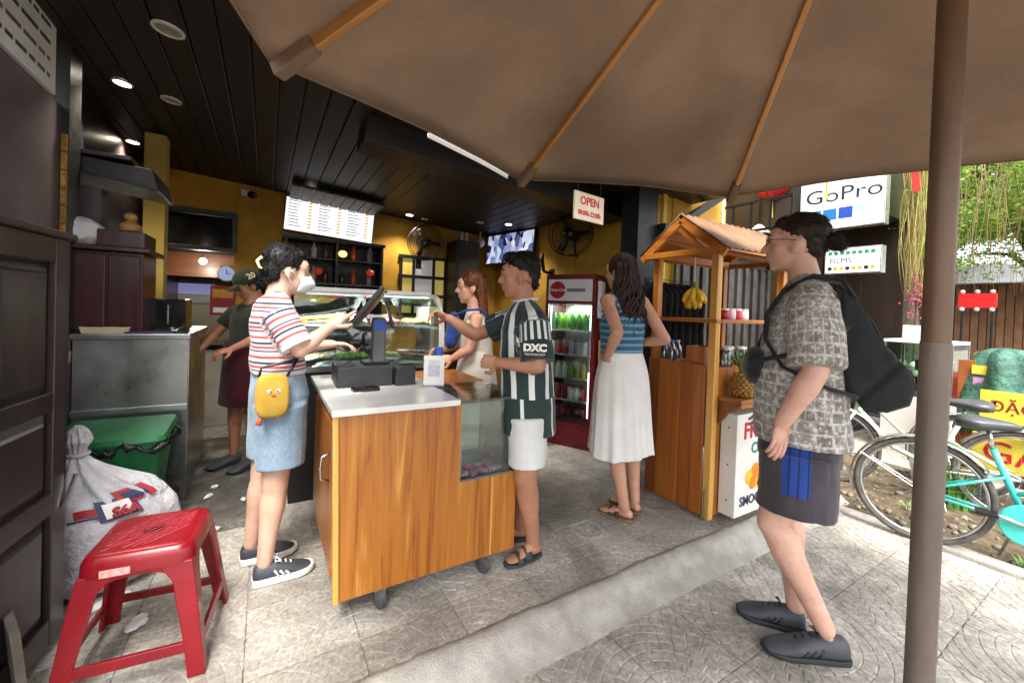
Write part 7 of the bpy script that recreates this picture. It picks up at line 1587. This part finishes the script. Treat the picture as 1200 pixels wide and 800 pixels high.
br_ = MB().add([P(.07 + .085 * t * math.cos(a), .078 * math.sin(a) * (1 - .12 * t), .048 - .018 * t - .02 * t * abs(math.sin(a))) for t in (0, 1) for a in np.linspace(-1.4, 1.4, 13)], [(i, i + 1, 14 + i, 13 + i) for i in range(12)]).build('cap_brim', M_cap, sf, smooth=True); br_.modifiers.new('s', 'SOLIDIFY').thickness = .004
cl2 = text('cap_letters', '20', .06, M_clip, sf, P(-.03, .088, .075), (0, 0, 0), ext=.003, bold=.002); cl2.rotation_euler = (Rm @ Matrix.Rotation(PI, 3, 'Z') @ Matrix.Rotation(R(75), 3, 'X')).to_euler()
garment(sf, 'dark_shirt', M_olv, [(r[0], r[1], r[2], r[3] + .012, r[4] + .012) for r in T5[:5]] + [(-.12, 0, 1.29, .06, .07)], [(eR[0], Vector(eR[0]).lerp(Vector(eR[1]), .6), .066, .064), (eL[0], Vector(eL[0]).lerp(Vector(eL[1]), .6), .066, .064)], amp=.005, caps=[((-.12, -.05, 1.265), eR[0], .05, .056), ((-.12, .05, 1.265), eL[0], .05, .056)])
garment(sf, 'dark_shorts', M_black, [(-.10, 0, .70, .11, .15), (-.10, 0, .84, .125, .165), (-.105, 0, .93, .118, .16)], [((-.10, .085, .82), (-.09, .09, .50), .105, .085), ((-.10, -.085, .82), (-.085, -.095, .50), .105, .085)])
rings = []
for z, g_ in ((.50, .05), (.6, .045), (.75, .035), (.9, .025), (1.0, .022)): rings.append([(-.105 + (.13 + g_) * math.cos(a) * (1 + .04 * math.sin(6 * a) * (1.1 - z)), (.165 + g_) * math.sin(a), z) for a in np.linspace(-2.3, 2.3, 29)])
x = MB().add([p for r_ in rings for p in r_], [(i * 29 + j, i * 29 + j + 1, (i + 1) * 29 + j + 1, (i + 1) * 29 + j) for i in range(4) for j in range(28)]).build('apron', M_apr, sf, smooth=True); x.modifiers.new('s', 'SOLIDIFY').thickness = .004
for (h_, t_) in (((-.135, .10, .0), (.09, .11, .0)), ((-.10, -.08, 0), (.12, -.10, 0))): shoe(sf, h_, t_, M_blk, M_bls, None, 1.0, 'clog', .085, None, .022)

# ---- 6: woman in white dress behind the customer
T6 = [(-.04, 0, .80, .13, .17), (-.03, 0, .98, .105, .148), (-.02, 0, 1.10, .105, .15), (-.02, 0, 1.20, .10, .155), (-.02, 0, 1.27, .075, .13), (-.01, 0, 1.32, .05, .055)]
fL = ((-.01, .158, 1.25), (.04, .20, 1.04), (.15, .14, .97)); fR = ((.0, -.158, 1.25), (.08, -.2, 1.04), (.22, -.1, 1.0))
w6, P, Rm, _ = human('woman with long auburn hair in sleeveless cream dress behind the man in football shirt', (1.32, 2.75, 0), 2.771, SK3, dict(c=(.028, 0, 1.475), yaw=4, pitch=-4, s=1.0, hs=.95), (-.005, 0, 1.335), T6,
    {'L': (*fL, (1, -.2, -.15), (0, -.8, -.5), (.7, .7, .7, .7), .6), 'R': (*fR, (1, .2, -.1), (0, .6, -.6), (.7, .7, .7, .7), .6)},
    {'L': ((-.03, .085, .82), (-.03, .09, .44), (-.05, .09, .09), (-.085, .09, .014), (.13, .10, .014)), 'R': ((-.03, -.085, .82), (-.01, -.09, .44), (-.03, -.09, .09), (-.065, -.09, .014), (.15, -.10, .014))})
HAu = hair_mat('auburn_hair', '#6e3a1c', '#3f1e0e'); eyes(w6, P, Rm, HAu)
hairblob(w6, P, Rm, 1.0, HAu, [((-.022, 0, .04), (.10, .086, .095)), ((-.06, 0, -.03), (.06, .078, .09)), ((-.075, 0, -.11), (.045, .075, .08))], name='hair_cap')
mb = MB(); rg = random.Random(9)
for i in range(90):
    a = rg.uniform(-1.35, 1.35); p0 = P(-.02 - .085 * math.cos(a), .088 * math.sin(a), rg.uniform(-.02, .06)); Lh = rg.uniform(.22, .30); ph = rg.uniform(0, 6); pts = []; rr = []
    for t in range(9): f = t / 8; pts.append((p0.x - .03 * f + .006 * math.sin(8 * f + ph), p0.y * (1 + .1 * f) + .006 * math.cos(7 * f + ph), p0.z - Lh * f)); rr.append(.0085 * (1 - .7 * f * f))
    mb.tube(pts, rr, 6)
x = mb.build('long_hair', HAu, w6, smooth=True); x['kind'] = 'stuff'
M_drs = plain_cloth('cream_dress', '#d2cabd', '#c3baab', 6)
garment(w6, 'dress_bodice', M_drs, [(r[0], r[1], r[2], r[3] + .012, r[4] + .004) for r in T6[1:4]] + [(-.02, 0, 1.25, .085, .12), (-.015, 0, 1.30, .07, .085)], amp=.004)
rings = []
for z, hd, hw in ((1.02, .115, .155), (.95, .13, .168), (.85, .15, .185), (.65, .17, .2), (.45, .195, .22), (.35, .205, .23)):
    t = (1.02 - z) / .67; rings.append([(-.03 + hd * math.cos(a) * (1 + .05 * t * math.sin(9 * a)), hw * math.sin(a) * (1 + .05 * t * math.sin(9 * a)), z) for a in np.linspace(0, 2 * PI, 73)[:-1]])
MB().loft(rings, caps=False).build('dress_skirt', M_drs, w6, smooth=True).modifiers.new('s', 'SOLIDIFY').thickness = .003
for (h_, t_) in (((-.085, .09, .0), (.13, .10, .0)), ((-.065, -.09, 0), (.15, -.10, 0))): shoe(w6, h_, t_, M_white, M_white, None, .95, 'shoe', .07, None, .022)
bb_ = thing('blue_shoulder_bag', 'blue bag worn in front by the woman with auburn hair', 'bag', (1.32, 2.75, 0), 2.771)
mb = MB(); mb.ell((.145, .02, 1.17), (.055, .10, .13), 18, 14); mb.ell((.16, .02, 1.10), (.05, .10, .08), 18, 12); me = voxel(mb, .009, 3); displace(me, wrinkle(.006)); mk('bag_body', me, plain_cloth('blue_canvas_bag', '#1f3f8a', '#17306c', 8), bb_, smooth=True)
MB().tube([(.14, .10, 1.27), (.06, .13, 1.31), (-.04, .12, 1.32), (-.11, .10, 1.24)], .009, 8).build('strap', plain_cloth('blue_canvas_bag2', '#1f3f8a', '#17306c', 8), bb_, smooth=True)
sn = thing('snack_bag', 'blue, white and yellow snack packet in the hand of the woman in the dress', 'packet', (1.32, 2.75, 0), 2.771)
for k_, (z0, z1, h_) in enumerate(((.93, .985, '#d9d6cc'), (.985, 1.04, '#2450a8'), (.90, .93, '#d6b640'), (.86, .90, '#a8825a'))): MB().loft([torso_ring((.245, .10, z, .03 if z > .9 else .036, .06), 16) for z in (z0, z1 - .001)]).build('packet_band', mat('pk_%d' % k_, h_, None, 12, .5, bump=.4), sn, smooth='auto')
